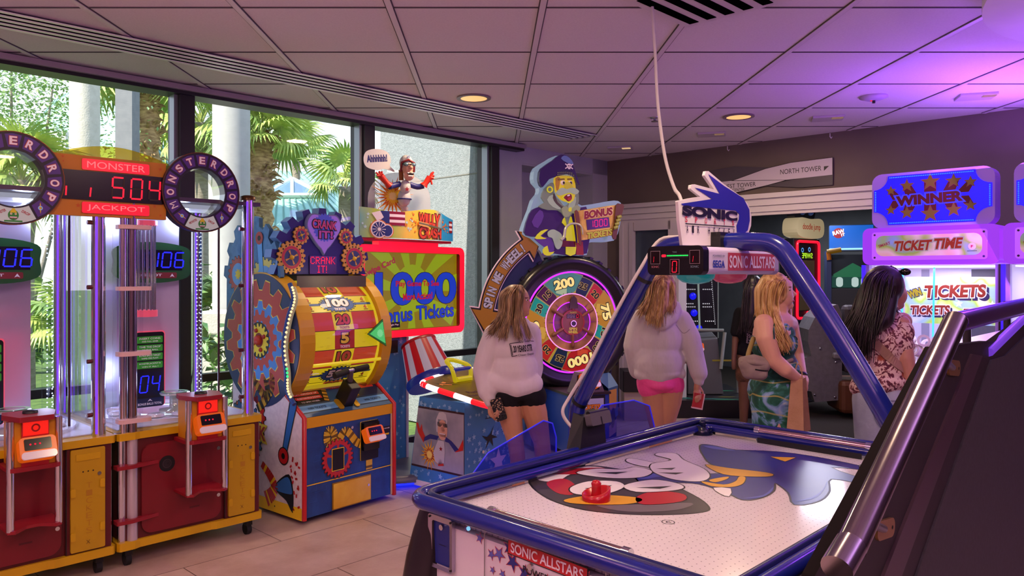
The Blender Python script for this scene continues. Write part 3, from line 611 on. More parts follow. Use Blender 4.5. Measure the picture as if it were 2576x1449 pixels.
mB = dup(mA, uv(1.957, -4.40), None, 'second glass tower coin machine with red doors, next to the gear wheel game')
for m_, dx in ((mA, -.06), (mB, .035)):
    for c_ in m_.children:
        if c_.name.startswith('ring_marquee'): c_.location.x = dx
light('POINT', mA.matrix_basis @ Vector((.1, .45, 1.98)), 4.5, (.55, .62, 1), .05); light('POINT', Matrix.Translation(uv(1.957, -4.4))@RZ(A45) @ Vector((.1, .45, 1.98)), 4.5, (.55, .62, 1), .05)
light('POINT', Matrix.Translation(uv(1.085, -4.4))@RZ(A45) @ Vector((.2, .4, .95)), 2.2, (.55, .62, 1), .05); light('POINT', Matrix.Translation(uv(1.957, -4.4))@RZ(A45) @ Vector((.2, .4, .95)), 2.2, (.55, .62, 1), .05)
t = thing('jackpot_sign', 'yellow jackpot sign reading 504 in red between the two monster rings', 'sign', uv(1.52, -4.40, 1.93), A45)
g = G(); g.box(-.33, .27, .01, .05, .0, .32, mat('#bd760c', .4)); g.M = front(.009)
r = random.Random(4)
for k in range(26): g.poly(star(r.uniform(-.31, .26), r.choice((r.uniform(.01, .05), r.uniform(.27, .31), r.uniform(.0, .32))), r.uniform(.006, .014)), mat('#c0560e', .5), .0005)
g.build('board', t)
g = G(); g.M = front(.01); g.prism(rrect(-.315, .255, .085, .24, .01), 0, .006, DISP); seg7(g, 'i', -.275, .155, .05, .11, .1, LEDR, .0075, None, .05); seg7(g, 'i', -.155, .155, .05, .11, .1, LEDR, .0075); seg7(g, '504', .105, .162, .058, .11, .098, LEDR, .0075, mat('#2a0a10', .4), .05); g.build('score_display', t)
for tx, zz in (('MONSTER', .275), ('JACKPOT', .045)):
    g = G(); g.M = front(.01); g.prism(rrect(-.175, .175, zz-.03, zz+.03, .01), 0, .006, mat('#ff1c38', .3, 0, .75), mat('#a01020', .4)); g.text(tx, 0, zz, .30, .036, mat('#ff7a80', .4, 0, .9), .008, 0); g.build('lit_plate', t)
g = G(); g.M = front(.06); g.prism([(-.32, .3)]+[(-.32+.64*i/12, .32+.07*math.sin(PI*i/12)) for i in range(13)]+[(.32, .3)], 0, .006, glassy((.9, .85, .3), .05, .05, '#d8c830', .25)); g.build('yellow_arch', t)

# ---------------------------------------------------------------- the gear wheel game
t = thing('gear_wheel_game', 'blue and yellow drum wheel game of ticket numbers under a gear shaped sign', 'arcade machine', uv(3.04, -4.39), math.radians(49.5))
BLU = noisy('#173a78', '#1f4d96', 9, .45); BL2 = mat('#2f6fb8', .45); LBL = mat('#5a9ad0', .45); CY = mat('#f2cc18', .4); TRED = mat('#b81a22', .3); OUT = mat('#0e0d16', .5); WSIDE = noisy('#d8d2d6', '#e6e0e2', 30, .5)
prof = [(0, .03), (0, .69), (.26, .86), (.34, .98), (.82, .98), (.82, .03)]
for s_, nm in ((-1, 'side_panel'), (1, 'side_panel')):
    g = G(); g.M = frame((s_*.3875-.015, 0, 0), (0, 1, 0), (0, 0, 1)); g.prism(prof, 0, .03, WSIDE, TRED); sp = g.build(nm, t)
    g = G(); P = [(s_*.3875, y-.004, z) for y, z in ((0, .03), (0, .69), (.26, .865), (.34, .985))]; g.tube(P, .016, TRED, 8); g.build('edge_molding', sp)
    if s_ < 0:
        g = G(); g.M = left(-.4035, 0, 0)     # x = -y
        def q(y): return -y
        g.rect(-.82, 0, .03, .11, CY, .001)
        for k in range(4): g.poly(circ(-.1-.2*k, .07, .006, 8), BLACK, .002)
        g.poly(gear(-.60, .62, .20, 20, .12), OUT, .001); g.poly(gear(-.60, .62, .19, 20, .12), TRED, .0015); g.poly(circ(-.60, .62, .14), WSIDE, .002); g.poly(gear(-.66, .52, .23, 24, .1), OUT, .0025); g.poly(gear(-.66, .52, .22, 24, .1), mat('#26568f', .5), .003)
        g.otext('CRANK', -.60, .55, .40, .10, mat('#a8202c', .5), mat('#d8c030', .5), .004, .03, .12, -.08); g.otext('IT!', -.62, .43, .18, .10, mat('#a8202c', .5), mat('#d8c030', .5), .004, .03, .12, -.05)
        g.poly([(-.75, .34), (-.48, .34), (-.62, .22)], mat('#2a62a0', .5), .0035); g.ring(-.67, .24, .06, .1, TRED, .002, n=20); g.ring(-.67, .24, .096, .102, OUT, .0025, n=20)
        for P, w_ in (([(-.55, .9), (-.42, .80), (-.34, .84), (-.33, .92), (-.40, .92), (-.38, .80), (-.5, .70)], .03),):
            C_ = catmull([(x, y, 0) for x, y in P], 6)
            for i, p in enumerate(C_[:-1]):
                d = (C_[i+1]-p).normalized(); n_ = Vector((-d.y, d.x, 0)); a = p-d*.003; b = C_[i+1]+d*.003
                g.add([a+n_*w_+Vector((0, 0, .004)), b+n_*w_+Vector((0, 0, .004)), b-n_*w_+Vector((0, 0, .004)), a-n_*w_+Vector((0, 0, .004))], [(3, 2, 1, 0)], OUT if i % 2 else mat('#c0962a', .5))
        g.poly([(-.13, .80), (-.04, .80), (-.16, .44), (-.22, .44)], OUT, .002); g.poly([(-.12, .79), (-.05, .79), (-.165, .45), (-.21, .45)], BL2, .0025); g.poly(circ(-.2, .42, .06), OUT, .003); g.poly(circ(-.2, .42, .052), TRED, .0035); g.poly(circ(-.2, .42, .02), OUT, .004)
        C_ = catmull([(-.45, .33, 0), (-.36, .27, 0), (-.30, .20, 0), (-.34, .14, 0), (-.40, .10, 0)], 5)
        for i, p in enumerate(C_[:-1]):
            d = (C_[i+1]-p).normalized(); n_ = Vector((-d.y, d.x, 0))*(.025+.0015*i); z_ = Vector((0, 0, .003)); g.add([p+n_+z_, C_[i+1]+n_+z_, C_[i+1]-n_+z_, p-n_+z_], [(3, 2, 1, 0)], CY if i % 5 == 2 else TRED)
        g.poly(catmull([(-.29, .22), (-.14, .31), (-.09, .2), (-.1, .07), (-.17, .13), (-.27, .17)], 4, True), OUT, .002); g.poly(catmull([(-.285, .215), (-.15, .29), (-.1, .2), (-.14, .18), (-.27, .18)], 4, True), BL2, .003)
        r = random.Random(3)
        for k in range(18):
            x, y = r.uniform(-.12, -.02), r.uniform(.08, .42); g.M = left(-.4035)@T(x, y, .002)@RZ(r.uniform(0, 3)); g.rect(-.012, .012, -.007, .007, TRED)
        g.build('side_artwork', sp)
g = G(); g.box(-.37, .37, .0, .8, .04, .68, BLU); g.build('cabinet', t)
g = G(); g.M = front(-.001); g.rect(-.372, .372, .62, .69, mat('#d9a01a', .4), .003); g.rect(-.372, .372, .247, .253, CY, .003); g.rect(.355, .372, .04, .62, mat('#c9b58a', .4), .003)
LINE = mat('#2c5aa6', .5); r = random.Random(8)
for k in range(26):
    x, y = r.uniform(-.36, .3), r.uniform(.06, .6); l = r.uniform(.03, .09); g.rect(x, x+l, y, y+.002, LINE, .002); g.rect(x+l, x+l+.002, y, y+r.uniform(.02, .07), LINE, .002)
for c0, pts in ((0, [(-.14, .44), (-.15, .56), (-.2, .58), (-.2, .50), (-.12, .50), (-.05, .56), (.04, .47), (.1, .44)]), (1, [(.155, .37), (.155, .26)])):
    C_ = catmull([(x, y, .004) for x, y in pts], 7)
    for i, p in enumerate(C_[:-1]):
        d = (C_[i+1]-p).normalized(); n_ = Vector((-d.y, d.x, 0))*.028; g.add([p+n_, C_[i+1]+n_, C_[i+1]-n_, p-n_], [(3, 2, 1, 0)], mat('#6a5010', .5) if i % 3 == 2 else mat('#d9b430', .45))
g.poly(gear(-.12, .385, .135, 24, .12), mat('#5a0f16', .5), .005); g.poly(gear(-.12, .388, .128, 24, .12), mat('#c02a34', .5), .006); g.poly(circ(-.12, .388, .09), BLU, .007)
for k in range(5): a = k*2*PI/5+.3; g.poly([(-.12+.095*math.cos(a+.12), .388+.095*math.sin(a+.12)), (-.12+.095*math.cos(a-.12), .388+.095*math.sin(a-.12)), (-.12, .388)], mat('#c02a34', .5), .008)
g.rect(-.172, -.068, .305, .455, CY, .009); g.rect(-.167, -.073, .31, .45, BLACK, .010); g.prism(circ(.0, .575, .010, 12), .003, .012, CHROME); g.rect(.28, .35, .49, .535, mat('#221a34', .5), .003); g.text('TO ADD GAMES', .315, .522, .06, .008, LETW, .004); g.rect(.29, .34, .475, .487, CY, .004)
g.build('front_artwork', t)
g = G(); g.M = front(-.002); g.prism(rrect(-.165, .17, .045, .225, .004), 0, .006, mat('#8a6510', .5)); g.prism(rrect(-.158, .163, .052, .218, .004), .006, .010, noisy('#d8a41c', '#e8c240', 6, .4)); g.prism(circ(.14, .155, .009, 12), .010, .016, CHROME); g.build('ticket_door', t)
g = G(); g.M = front(-.004); g.prism(rrect(.075, .235, .33, .60, .008), 0, .006, BLACK, CY); g.prism(rrect(.085, .225, .40, .59, .006), .006, .03, GLOSSBLK); g.build('reader_plate', t); card_reader(t, .155, -.055, .515, 1.1)
# sloped control panel
M = frame((0, 0, .69), (1, 0, 0), (0, .26, .17)); L = math.hypot(.26, .17)
g = G(); g.M = M; g.rect(-.37, .37, 0, L, mat('#28547e', .4), .002); g.prism(rrect(-.372, .372, -.0, L, .002), -.04, .001, mat('#2a3a58', .4)); g.rect(-.37, -.1, .12, L, OUT, .003); g.rect(.05, .37, .12, L, mat('#16284a', .4), .003); g.rect(-.37, .37, .04, .11, LBL, .0035)
for y in (.04, .11): g.rect(-.37, .37, y-.003, y+.003, OUT, .004)
for x in (-.24, .24): g.text('WIN TICKETS!', x, .075, .15, .022, mat('#143050', .5), .005, .02)
for k, tx in enumerate(('INSERT COINS', 'LIFT HANDLE UP', 'PUSH HANDLE DOWN')): g.rect(-.35, -.14, .245-k*.042, .275-k*.042, mat('#c63a30', .5), .004); g.text(tx, -.245, .26-k*.042, .18, .014, LETW, .005, .01)
g.text('TO SPIN WHEEL', -.25, .138, .15, .012, LETW, .005, .01); g.text('TO PLAY:', -.30, .293, .09, .012, CY, .005, .01)
for x in (-.085, .10):
    C_ = catmull([(x*.7, .31, .005), (x, .24, .005), (x*1.5, .12, .005)], 8)
    for i, p in enumerate(C_[:-1]):
        d = (C_[i+1]-p).normalized(); n_ = Vector((-d.y, d.x, 0))*.018; g.add([p+n_, C_[i+1]+n_, C_[i+1]-n_, p-n_], [(3, 2, 1, 0)], mat('#5a4410', .5) if i % 2 else mat('#c79a2a', .45))
g.rect(-.03, .05, .23, .28, mat('#b82a2e', .5), .004); g.text('PUSH DOWN', .01, .262, .06, .012, LETW, .005); g.text('EASY', .01, .243, .04, .012, LETW, .005); g.rect(.2, .34, .2, .30, mat('#d0402e', .5), .004); g.poly(catmull([(.27, .21), (.22, .26), (.24, .29), (.27, .275), (.30, .29), (.32, .26)], 4, True), mat('#7a1c1c', .5), .005); g.text('CRANK IT', .27, .26, .07, .014, CY, .006)
for x in (-.06, .075): g.prism(rrect(x-.02, x+.02, .02, .12, .018), .004, .012, mat('#c99f28', .3, .4))
g.build('control_panel', t)
g = G(); g.M = M; g.box(-.04, .045, .04, .15, 0, .16, BLACK); h = g.build('lever_housing', t, .006)
g = G(); g.M = M; g.tube([(0, .12, .15), (0, .15, .22)], .02, mat('#5d5560', .3, .6), 12); g.build('lever_stem', h); g = G(); g.M = M; g.tube([(-.15, .13, .215), (-.03, .15, .225)], .021, RUBBER, 12); g.tube([(.03, .155, .225), (.15, .16, .235)], .021, RUBBER, 12); g.tube([(-.03, .15, .225), (.03, .155, .225)], .014, STEEL, 10); g.build('lever_grip', h)
# drum
CYY, CZ, RD = .48, 1.17, .41
g = G(); TEX = [('40', 'r'), ('10', 'r'), ('100', 'g'), ('20', 'r'), ('5', 'y'), ('10', 'r'), ('500', 'g'), ('30', 'y'), ('15', 'r')]
SRED = mat('#e0492f', .35, 0, .38); SYEL = mat('#f6d81e', .35, 0, .45)  # emission put into the drum panels to brighten them
for k in range(20):
    a = math.radians(54-18*k); tx, kd = TEX[k+1] if k < 8 else ('5', 'y'); d = Vector((0, -math.cos(a), math.sin(a))); up = Vector((0, math.sin(a), math.cos(a)))
    g.M = frame(Vector((0, CYY, CZ))+d*RD, (1, 0, 0), up); hh = RD*math.tan(math.radians(9))
    g.rect(-.30, .30, -hh, hh, SRED if kd == 'r' else SYEL); g.rect(-.30, .30, -hh, -hh+.004, OUT, .001)
    if k > 7: continue
    if kd == 'g':
        g.rect(-.3, .3, -.009, .009, mat('#2f5fa8', .5), .0012); g.poly([(x*1.9, y*.8) for x, y in gear(0, 0, .085, 26, .13)], OUT, .002); g.poly([(x*1.85, y*.76) for x, y in gear(0, 0, .083, 26, .13)], mat('#2f5fa8', .5), .003)
        g.otext(tx, 0, .01, .19, .065, LETW, OUT, .004, .05, .05); g.text('TICKETS', 0, -.042, .10, .02, LETW, .005, .05)
        for x in (-.24, .23):
            for y in (.033, -.033): g.otext('4', x, y+.006, .022, .026, mat('#d0402a', .5), OUT, .002, .03, .05); g.rect(x-.02, x+.02, y-.02, y-.012, mat('#7a3a12', .5), .002)
    else:
        g.rect(-.085, .085, -hh+.004, hh, SYEL if kd == 'r' else mat('#c62a26', .35, 0, .3), .0015); g.otext(tx, 0, .012, .05*len(tx)+.02, .075, mat('#c24a40', .4) if kd == 'r' else mat('#f0d840', .4), OUT, .003, .05, .06); g.text('TICKETS', 0, -.046, .085, .018, mat('#8a1c1c', .5) if kd == 'r' else LETW, .004, .05)
        r = random.Random(k)
        for i in range(14): x = r.choice((-1, 1))*r.uniform(.11, .28); y = r.uniform(-hh*.8, hh*.8); g.rect(x, x+r.uniform(.005, .03), y, y+.002, mat('#a8301e', .5) if kd == 'r' else mat('#b09a10', .5), .0015)
g.build('number_drum', t)
def arcband(g, x0, x1, r0, r1, a0, a1, m, n=40):
    V = []; F = []
    for i in range(n+1):
        a = a0+(a1-a0)*i/n; c, s_ = -math.cos(a), math.sin(a)
        V += [(x0, CYY+r0*c, CZ+r0*s_), (x0, CYY+r1*c, CZ+r1*s_), (x1, CYY+r1*c, CZ+r1*s_), (x1, CYY+r0*c, CZ+r0*s_)]
    for i in range(n):
        for k in range(4): F.append((i*4+k, i*4+(k+1) % 4, i*4+4+(k+1) % 4, i*4+4+k))
    F += [(3, 2, 1, 0), (n*4, n*4+1, n*4+2, n*4+3)]; g.add(V, F, m)
YR = mat('#c9981c', .3)
for x0, x1 in ((-.40, -.285), (.30, .385)):
    g = G(); arcband(g, x0, x1, .43, .465, -1.0, PI+.3, YR); wr = g.build('wheel_rim', t)
    g = G(); xi = x1 if x0 < 0 else x0; arcband(g, xi-.006, xi+.006, .405, .43, -1.0, 2.4, mat('#ffe22a', .3, 0, .5)); g.build('lit_band', wr)
g = G(); V = []; n = 20
for i in range(n+1): a = -.95+2.3*i/n; V += [(-.285, CYY-.45*math.cos(a), CZ+.45*math.sin(a)), (.3, CYY-.45*math.cos(a), CZ+.45*math.sin(a))]
g.add(V, [(2*i, 2*i+1, 2*i+3, 2*i+2) for i in range(n)], glassy((.98, .97, .96), .035), True); g.build('clear_cover', t)
g = G(); g.tube([(-.285, .045, 1.015), (.3, .045, 1.015)], .012, mat('#ffdf20', .3, 0, .5), 10); g.build('cross_bar', t)
g = G(); g.M = frame((0, .2, .835), (1, 0, 0), (0, .3, 1)); g.rect(-.29, .30, 0, .10, mat('#f2d61c', .35, 0, .35)); g.ball((-.05, .05, .005), .008, LEDW); g.ball((.0, .052, .005), .008, LEDW); g.box(-.3, .3, -.01, 0, -.02, 0, YR); g.build('drum_sill', t)
g = G(); g.M = frame((.27, .025, 1.20), (1, 0, 0), (0, .05, 1)); g.prism([(-.11, 0), (.035, .10), (.06, -.095)], 0, .008, mat('#2e8a3a', .3), OUT); g.prism([(-.09, 0), (.03, .08), (.05, -.075)], .008, .012, mat('#56e07a', .3, 0, .55)); g.poly(gear(.0, 0, .03, 12, .2), mat('#86f0a0', .3, 0, .6), .0135); g.build('pointer_arrow', t)
# left wheel disc with gear artwork
g = G(); g.M = left(-.405, 0, 0); D = (-CYY, CZ)
g.prism(circ(D[0], D[1], .455, 56), -.02, .0, mat('#1c2f5c', .4), mat('#23407a', .4)); wd = g.build('wheel_disc', t)
g = G(); g.M = left(-.405); MR = mat('#a63a34', .45); GC = mat('#d8c84a', .5)
for rr, n_, m1 in ((.41, 16, MR), (.27, 14, mat('#3f7fc0', .45)), (.21, 16, MR), (.135, 16, mat('#3f7fc0', .45))):
    g.poly(gear(*D, rr+.008, n_, .17), GC if rr > .25 else OUT, .002-.004*(rr-.41)); g.poly(gear(*D, rr, n_, .17), m1, .0025-.004*(rr-.41))
g.poly(circ(*D, .125, 28), OUT, .0045); g.poly(gear(*D, .115, 16, .2), mat('#d2c02a', .45), .005); g.poly(circ(*D, .05), mat('#7a1a14', .5), .0055); g.ball((D[0], D[1], .01), .035, mat('#b03a2a', .35))
for k in range(4): a = .4+k*PI/2; g.ball((D[0]+.07*math.cos(a), D[1]+.07*math.sin(a), .008), .016, mat('#9c2c22', .4), 8)
g.build('gear_artwork', wd)
g = G(); g.M = left(-.425, 0, 0); P = catmull([(-.10, 1.56), (-.06, 1.46), (-.12, 1.33), (-.17, 1.15), (-.14, .98), (-.13, .86), (-.05, .78)], 6)
g.tube([(p.x, p.y, .0) for p in P], .016, mat('#244a90', .3), 8); g.tube([(p.x+.03, p.y, 0.0) for p in P[2:-4]], .012, mat('#e8d8b0', .3, 0, .2), 8); p_ = g.build('light_curve', t)
g = G(); g.M = left(-.425)
for i, p in enumerate(P[2:-4]): g.ball((p.x+.03, p.y, .012), .009, mat('#35ff7a', .3, 0, 1.5) if 20 < i < 24 else mat('#ffd79a', .3, 0, 1.4), 8)
g.build('bulbs', p_)
# side tower with gear edge
def gearedge(rx, ry, n, d, a0=0, a1=PI):
    p = []
    for i in range(n):
        for f, q in ((.0, 1-d), (.22, 1-d), (.32, 1), (.72, 1), (.82, 1-d)):
            a = a1-(a1-a0)*(i+f)/n; p.append((rx*q*math.cos(a), ry*q*math.sin(a)))
    p.append((rx*(1-d)*math.cos(a0), ry*(1-d)*math.sin(a0))); return p
g = G(); g.M = left(-.37, 0, 0); P = [(-.64+x, 1.55+y) for x, y in gearedge(.36, .48, 8, .12)]; g.prism([(-.96, .98)]+P+[(-.33, .98)], -.03, 0, noisy('#39698f', '#4a80a6', 20, .5)); tw = g.build('side_tower', t)
g = G(); g.M = left(-.37, 0, .0)
for cx, cy, rr, n_, m_ in ((-.80, 1.62, .13, 18, MR), (-.47, 1.58, .16, 20, mat('#c8c060', .5)), (-.62, 1.35, .14, 14, MR), (-.75, 1.2, .12, 12, MR)): g.poly(gear(cx, cy, rr+.006, n_, .14), OUT, .001); g.poly(gear(cx, cy, rr, n_, .14), m_, .002); g.poly(circ(cx, cy, rr*.62), mat('#5f9cc8', .5), .003); g.poly(gear(cx, cy, rr*.3, 8, .3), mat('#d2c02a', .5), .004)
g.poly([(-.56, 1.86), (-.5, 1.86), (-.47, 1.5), (-.51, 1.5)], mat('#5aa0d0', .5), .005); g.poly(circ(-.53, 1.87, .045), MR, .006); g.poly(circ(-.53, 1.87, .018), OUT, .007); g.build('side_tower_artwork', tw)
# gear sign
g = G(); g.M = front(.40, .0, 1.69); E = gearedge(.425, .40, 9, .13); P = [(-.40, -.07)]+E+[(.40, -.07)]
g.prism(P, 0, .08, mat('#17186a', .4), mat('#5f87b4', .4)); gs = g.build('gear_sign', t)
g = G(); g.M = front(.32, 0, 1.715); H = catmull([(0, .08), (-.115, .19), (-.14, .26), (-.10, .32), (0, .315), (.10, .32), (.14, .26), (.115, .19)], 5, True); H[0] = Vector((0, .05))
g.prism([(x*1.08, (y-.2)*1.08+.2) for x, y in H], 0, .02, mat('#8a86b8', .4, 0, .15)); g.prism([(x, y) for x, y in H], .02, .026, mat('#9c6ad0', .3, 0, .45)); g.poly(gear(0, .235, .1, 22, .1), mat('#4a50c8', .4, 0, .4), .0275)
g.otext('CRANK', 0, .255, .21, .06, mat('#d8407a', .4, 0, .3), OUT, .029, .03, .08, -.05); g.otext('IT!', .01, .185, .12, .055, mat('#d048a8', .4, 0, .3), OUT, .029, .03, .08); g.build('heart_plate', gs)
for cx, cy, rr, n_ in ((-.27, .045, .115, 18), (.275, .045, .115, 18), (-.19, .20, .065, 12), (.20, .20, .065, 12)):
    g = G(); g.M = front(.315, cx, 1.69+cy); g.prism(gear(0, 0, rr, n_, .13), 0, .012, mat('#c79a34', .35, .3)); g.ring(0, 0, rr*.52, rr*.68, mat('#b02c3a', .4), .0135); g.poly(circ(0, 0, rr*.5), mat('#2a3a6c', .4), .0135)
    for k in range(n_): a = 2*PI*k/n_; g.poly(circ(rr*.76*math.cos(a), rr*.76*math.sin(a), rr*.055, 8), OUT, .0135)
    for k in range(4): a = k*PI/2+.4; g.poly([(rr*.45*math.cos(a+.15), rr*.45*math.sin(a+.15)), (rr*.45*math.cos(a-.15), rr*.45*math.sin(a-.15)), (0, 0)], mat('#c79a34', .4), .0145)
    g.ball((0, 0, .014), rr*.16, mat('#d8b43c', .3), 8)
    g.build('toy_gear', gs)
g = G(); g.M = front(.318, 0, 1.69); g.prism(rrect(-.115, .12, -.068, .06, .008), 0, .006, DISP); 
LD = mat('#ff1c3c', .4, 0, 1.2)
FONT = {'C': '01110 10001 10000 10000 10000 10001 01110', 'R': '11110 10001 10001 11110 10100 10010 10001', 'A': '01110 10001 10001 11111 10001 10001 10001', 'N': '10001 11001 11001 10101 10011 10011 10001', 'K': '10001 10010 10100 11000 10100 10010 10001', 'I': '111 010 010 010 010 010 111', 'T': '11111 00100 00100 00100 00100 00100 00100', '!': '1 1 1 1 1 0 1'}
def dots(g, s, x0, y1, p, m, z, rr=.42):
    for ch in s:
        rows = FONT[ch].split()
        for j, row in enumerate(rows):
            for i, b in enumerate(row):
                if b == '1': g.rect(x0+i*p-p*rr, x0+i*p+p*rr, y1-j*p-p*rr, y1-j*p+p*rr, m, z)
        x0 += (len(rows[0])+1)*p
dots(g, 'CRANK', -.105, .05, .0074, LD, .0075); dots(g, 'IT!', -.045, -.012, .0074, LD, .0075); g.build('dot_display', gs)
g = G(); g.box(-.37, .37, .4, .8, 1.0, 1.62, mat('#1c2448', .5)); g.M = front(.2, 0, 1.55); g.rect(-.3, .3, -.02, .06, mat('#4a4038', .5)); g.build('rear_housing', t)
light('POINT', t.matrix_basis @ Vector((0, .1, 1.6)) if False else Matrix.Translation(uv(3.04, -4.39))@RZ(math.radians(49.5)) @ Vector((.0, .0, 1.58)), 1.2, (1, .8, .5), .03)
# ---------------------------------------------------------------- cannon game
RW = math.radians(49.5); WO = uv(3.92, -4.65); WM = Matrix.Translation(WO)@RZ(RW)
t = thing('cannon_game', 'blue starred cannon game with a red framed screen reading 1000 Bonus Tickets', 'arcade machine', WO, RW)
REDL = mat('#ff1230', .3, 0, .9); SKYB = mat('#3f86c8', .4); SKYD = mat('#2f6cb4', .4); STARB = mat('#8fc0e6', .5); PALE = mat('#c9c6dc', .4)
def stars(g, x0, x1, y0, y1, n, z=.002, sd=1, test=None, m=None, rmax=.028):
    r = random.Random(sd)
    for k in range(n):
        x, y = r.uniform(x0, x1), r.uniform(y0, y1)
        if test and not test(x, y): continue
        g.poly(star(x, y, r.uniform(.008, rmax), 5, .42, r.uniform(1.2, 1.9)), m or STARB, z)
g = G(); g.box(-.21, .13, .36, .75, .06, 1.16, SKYB); g.M = front(.36); stars(g, -.19, .11, .1, 1.1, 45, .002, 3); g.M = right(.13); stars(g, .38, .73, .1, 1.1, 20, .002, 5, None, PALE); g.M = Matrix(); g.box(.129, .15, .35, .75, .06, 1.1, PALE); g.build('column', t)
g = G(); g.M = T(0, 0, .98); g.box(-.08, .02, .34, .36, 0, .10, BLACK); g.build('speaker', t)
g = G(); g.M = T(.05, .42, 0); g.lathe([(.62, .05), (.62, .09), (.58, .10)], mat('#5a5a6c', .4), 40); g.lathe([(.60, .03), (.60, .05)], mat('#1a28ff', .3, 0, 1.6), 40); g.build('round_base', t)
light('POINT', WM @ Vector((.0, -.28, .10)), 1.0, (.05, .1, 1), .04); light('POINT', WM @ Vector((-.42, -.5, .06)), .6, (.05, .1, 1), .04)
# screen
g = G(); g.M = front(.33, .16, 1.482); P = rrect(-.60, .60, -.372, .372, .06, 6); Q = rrect(-.54, .54, -.315, .315, .02, 6); n = len(P)
for z0, z1, A, B, m_ in ((.0, .05, P, P, REDL), (.05, .05, P, Q, REDL), (.05, .02, Q, Q, mat('#7a0a18', .4))): g.add([(*p, z0) for p in A]+[(*p, z1) for p in B], [(i, (i+1) % n, n+(i+1) % n, n+i) for i in range(n)], m_)
g.build('screen_frame', t); g = G(); g.M = front(.33, .16, 1.482); g.prism(P, -.06, .0, mat('#3a0a14', .5)); g.build('screen_back', t)
g = G(); g.M = front(.33, .16, 1.482); OLV = mat('#8f7a08', .3, 0, .62); LIM = mat('#93a80e', .3, 0, .68); g.rect(-.54, .54, -.315, .315, OLV, .012)
for k in range(11):
    a = 2*PI*k/11+.12; P = []
    for da in (-.14, .14):
        d = Vector((math.cos(a+da), math.sin(a+da))); tt = min(.54/max(1e-6, abs(d.x)), .31/max(1e-6, abs(d.y))); P.append((d.x*tt*.999+0, d.y*tt*.999))
    g.add([(.10*0, 0, .0132), (*P[0], .0132), (*P[1], .0132)], [(0, 1, 2)], LIM)
g.poly(circ(.0, .02, .2, 24, ry=.2), LIM, .0134)
BLT = mat('#1236b4', .3, 0, .85); RDT = mat('#b01028', .3, 0, .8)
g.otext('1000', .06, .02, .94, .27, BLT, mat('#07164a', .3, 0, .3), .015, .03, .012); g.otext('Bonus Tickets', .06, -.185, .88, .12, BLT, mat('#07164a', .3, 0, .3), .015, .025, .015, .03)
g.text('Play Game To See', .06, .055, .50, .06, RDT, .019, .03); g.text('More Action!', .06, -.045, .34, .06, RDT, .019, .03, .03); g.text('Swipe Card', -.36, .19, .34, .065, mat('#a01840', .3, 0, .75), .019, .03, .35)
g.rect(-.30, -.14, -.295, -.25, BLACK, .016); g.text('Google Play', -.22, -.272, .13, .018, LETW, .017); g.rect(-.5, -.33, -.295, -.25, BLACK, .016); g.text('App Store', -.415, -.272, .13, .018, LETW, .017); g.build('screen', t)
# marquee sign
g = G(); g.M = front(.26, .07, 1.905); TOPY = [(-.52, .235), (-.40, .225), (-.25, .205), (-.1, .22), (.1, .245), (.25, .245), (.38, .21), (.52, .185)]
n = 16; bulge = lambda x: .10*(1-(x/.52)**2); up = catmull(TOPY, 4); V = []; F = []
for p in up: V += [(p.x, 0, bulge(p.x)), (p.x, p.y, bulge(p.x))]
F = [(2*i, 2*i+2, 2*i+3, 2*i+1) for i in range(len(up)-1)]
def sg(n, b):
    co = coords(n, 1, 0, None, 'Object'); sx = nd(n, 'ShaderNodeSeparateXYZ'); n.links.new(co, sx.inputs[0])
    no = nd(n, 'ShaderNodeTexNoise', Scale=3.0); n.links.new(co, no.inputs['Vector']); ad = nd(n, 'ShaderNodeMath', operation='MULTIPLY_ADD'); ad.inputs[1].default_value = .25; n.links.new(no.outputs[0], ad.inputs[0]); n.links.new(sx.outputs['X'], ad.inputs[2])
    mr = nd(n, 'ShaderNodeMapRange'); mr.inputs['From Min'].default_value = -.55; mr.inputs['From Max'].default_value = .52; n.links.new(ad.outputs[0], mr.inputs[0])
    r_ = ramp(n, mr.outputs[0], [(0, '#2aa0dc'), (.18, '#54b6d8'), (.30, '#b8cc50'), (.45, '#9cc84a'), (.62, '#f2cc3c'), (.85, '#f6d84a'), (1, '#2aa0dc')]); n.links.new(r_.outputs[0], b.inputs['Base Color'])
SIGNM = nodemat('sign_print', sg, .35); g.add(V, F, SIGNM); V2 = [(x, y, z-.006) for x, y, z in V]; g.add(V2, [f[::-1] for f in F], mat('#e8c890', .5)); s_ = g.build('marquee_sign', t)
g = G()
def on(pts, m, z=.002):   # lay a shape on the bulging sign
    g.add([(p[0], p[1], bulge(p[0])+z) for p in pts], [tuple(range(len(pts)))], m)
g.M = front(.26, .07, 1.905)
def strip(x0, x1, f0, f1, m, z):
    k = 5; V = []
    for i in range(k+1): x = x0+(x1-x0)*i/k; V += [(x, f0(x), bulge(x)+z), (x, f1(x), bulge(x)+z)]
    g.add(V, [(2*i, 2*i+2, 2*i+3, 2*i+1) for i in range(k)], m)
for i in range(5): strip(-.28, -.135, lambda x, i=i: .10+.022*i, lambda x, i=i: .122+.022*i, (RED, LETW)[i % 2], .003)
strip(-.36, -.28, lambda x: .10, lambda x: .21, mat('#20307c', .5), .003); on([(-.43, .19), (-.36, .21), (-.33, .16), (-.38, .12), (-.40, .15)], LETW, .004)
for cx, cy, rr in ((-.30, .055, .05), (-.37, .065, .068)): on(circ(cx, cy, rr+.008, 20), mat('#d87a30', .5), .004); on(circ(cx, cy, rr, 20), LETW, .005); on(circ(cx, cy, rr*.85, 20), mat('#20307c', .5), .006)
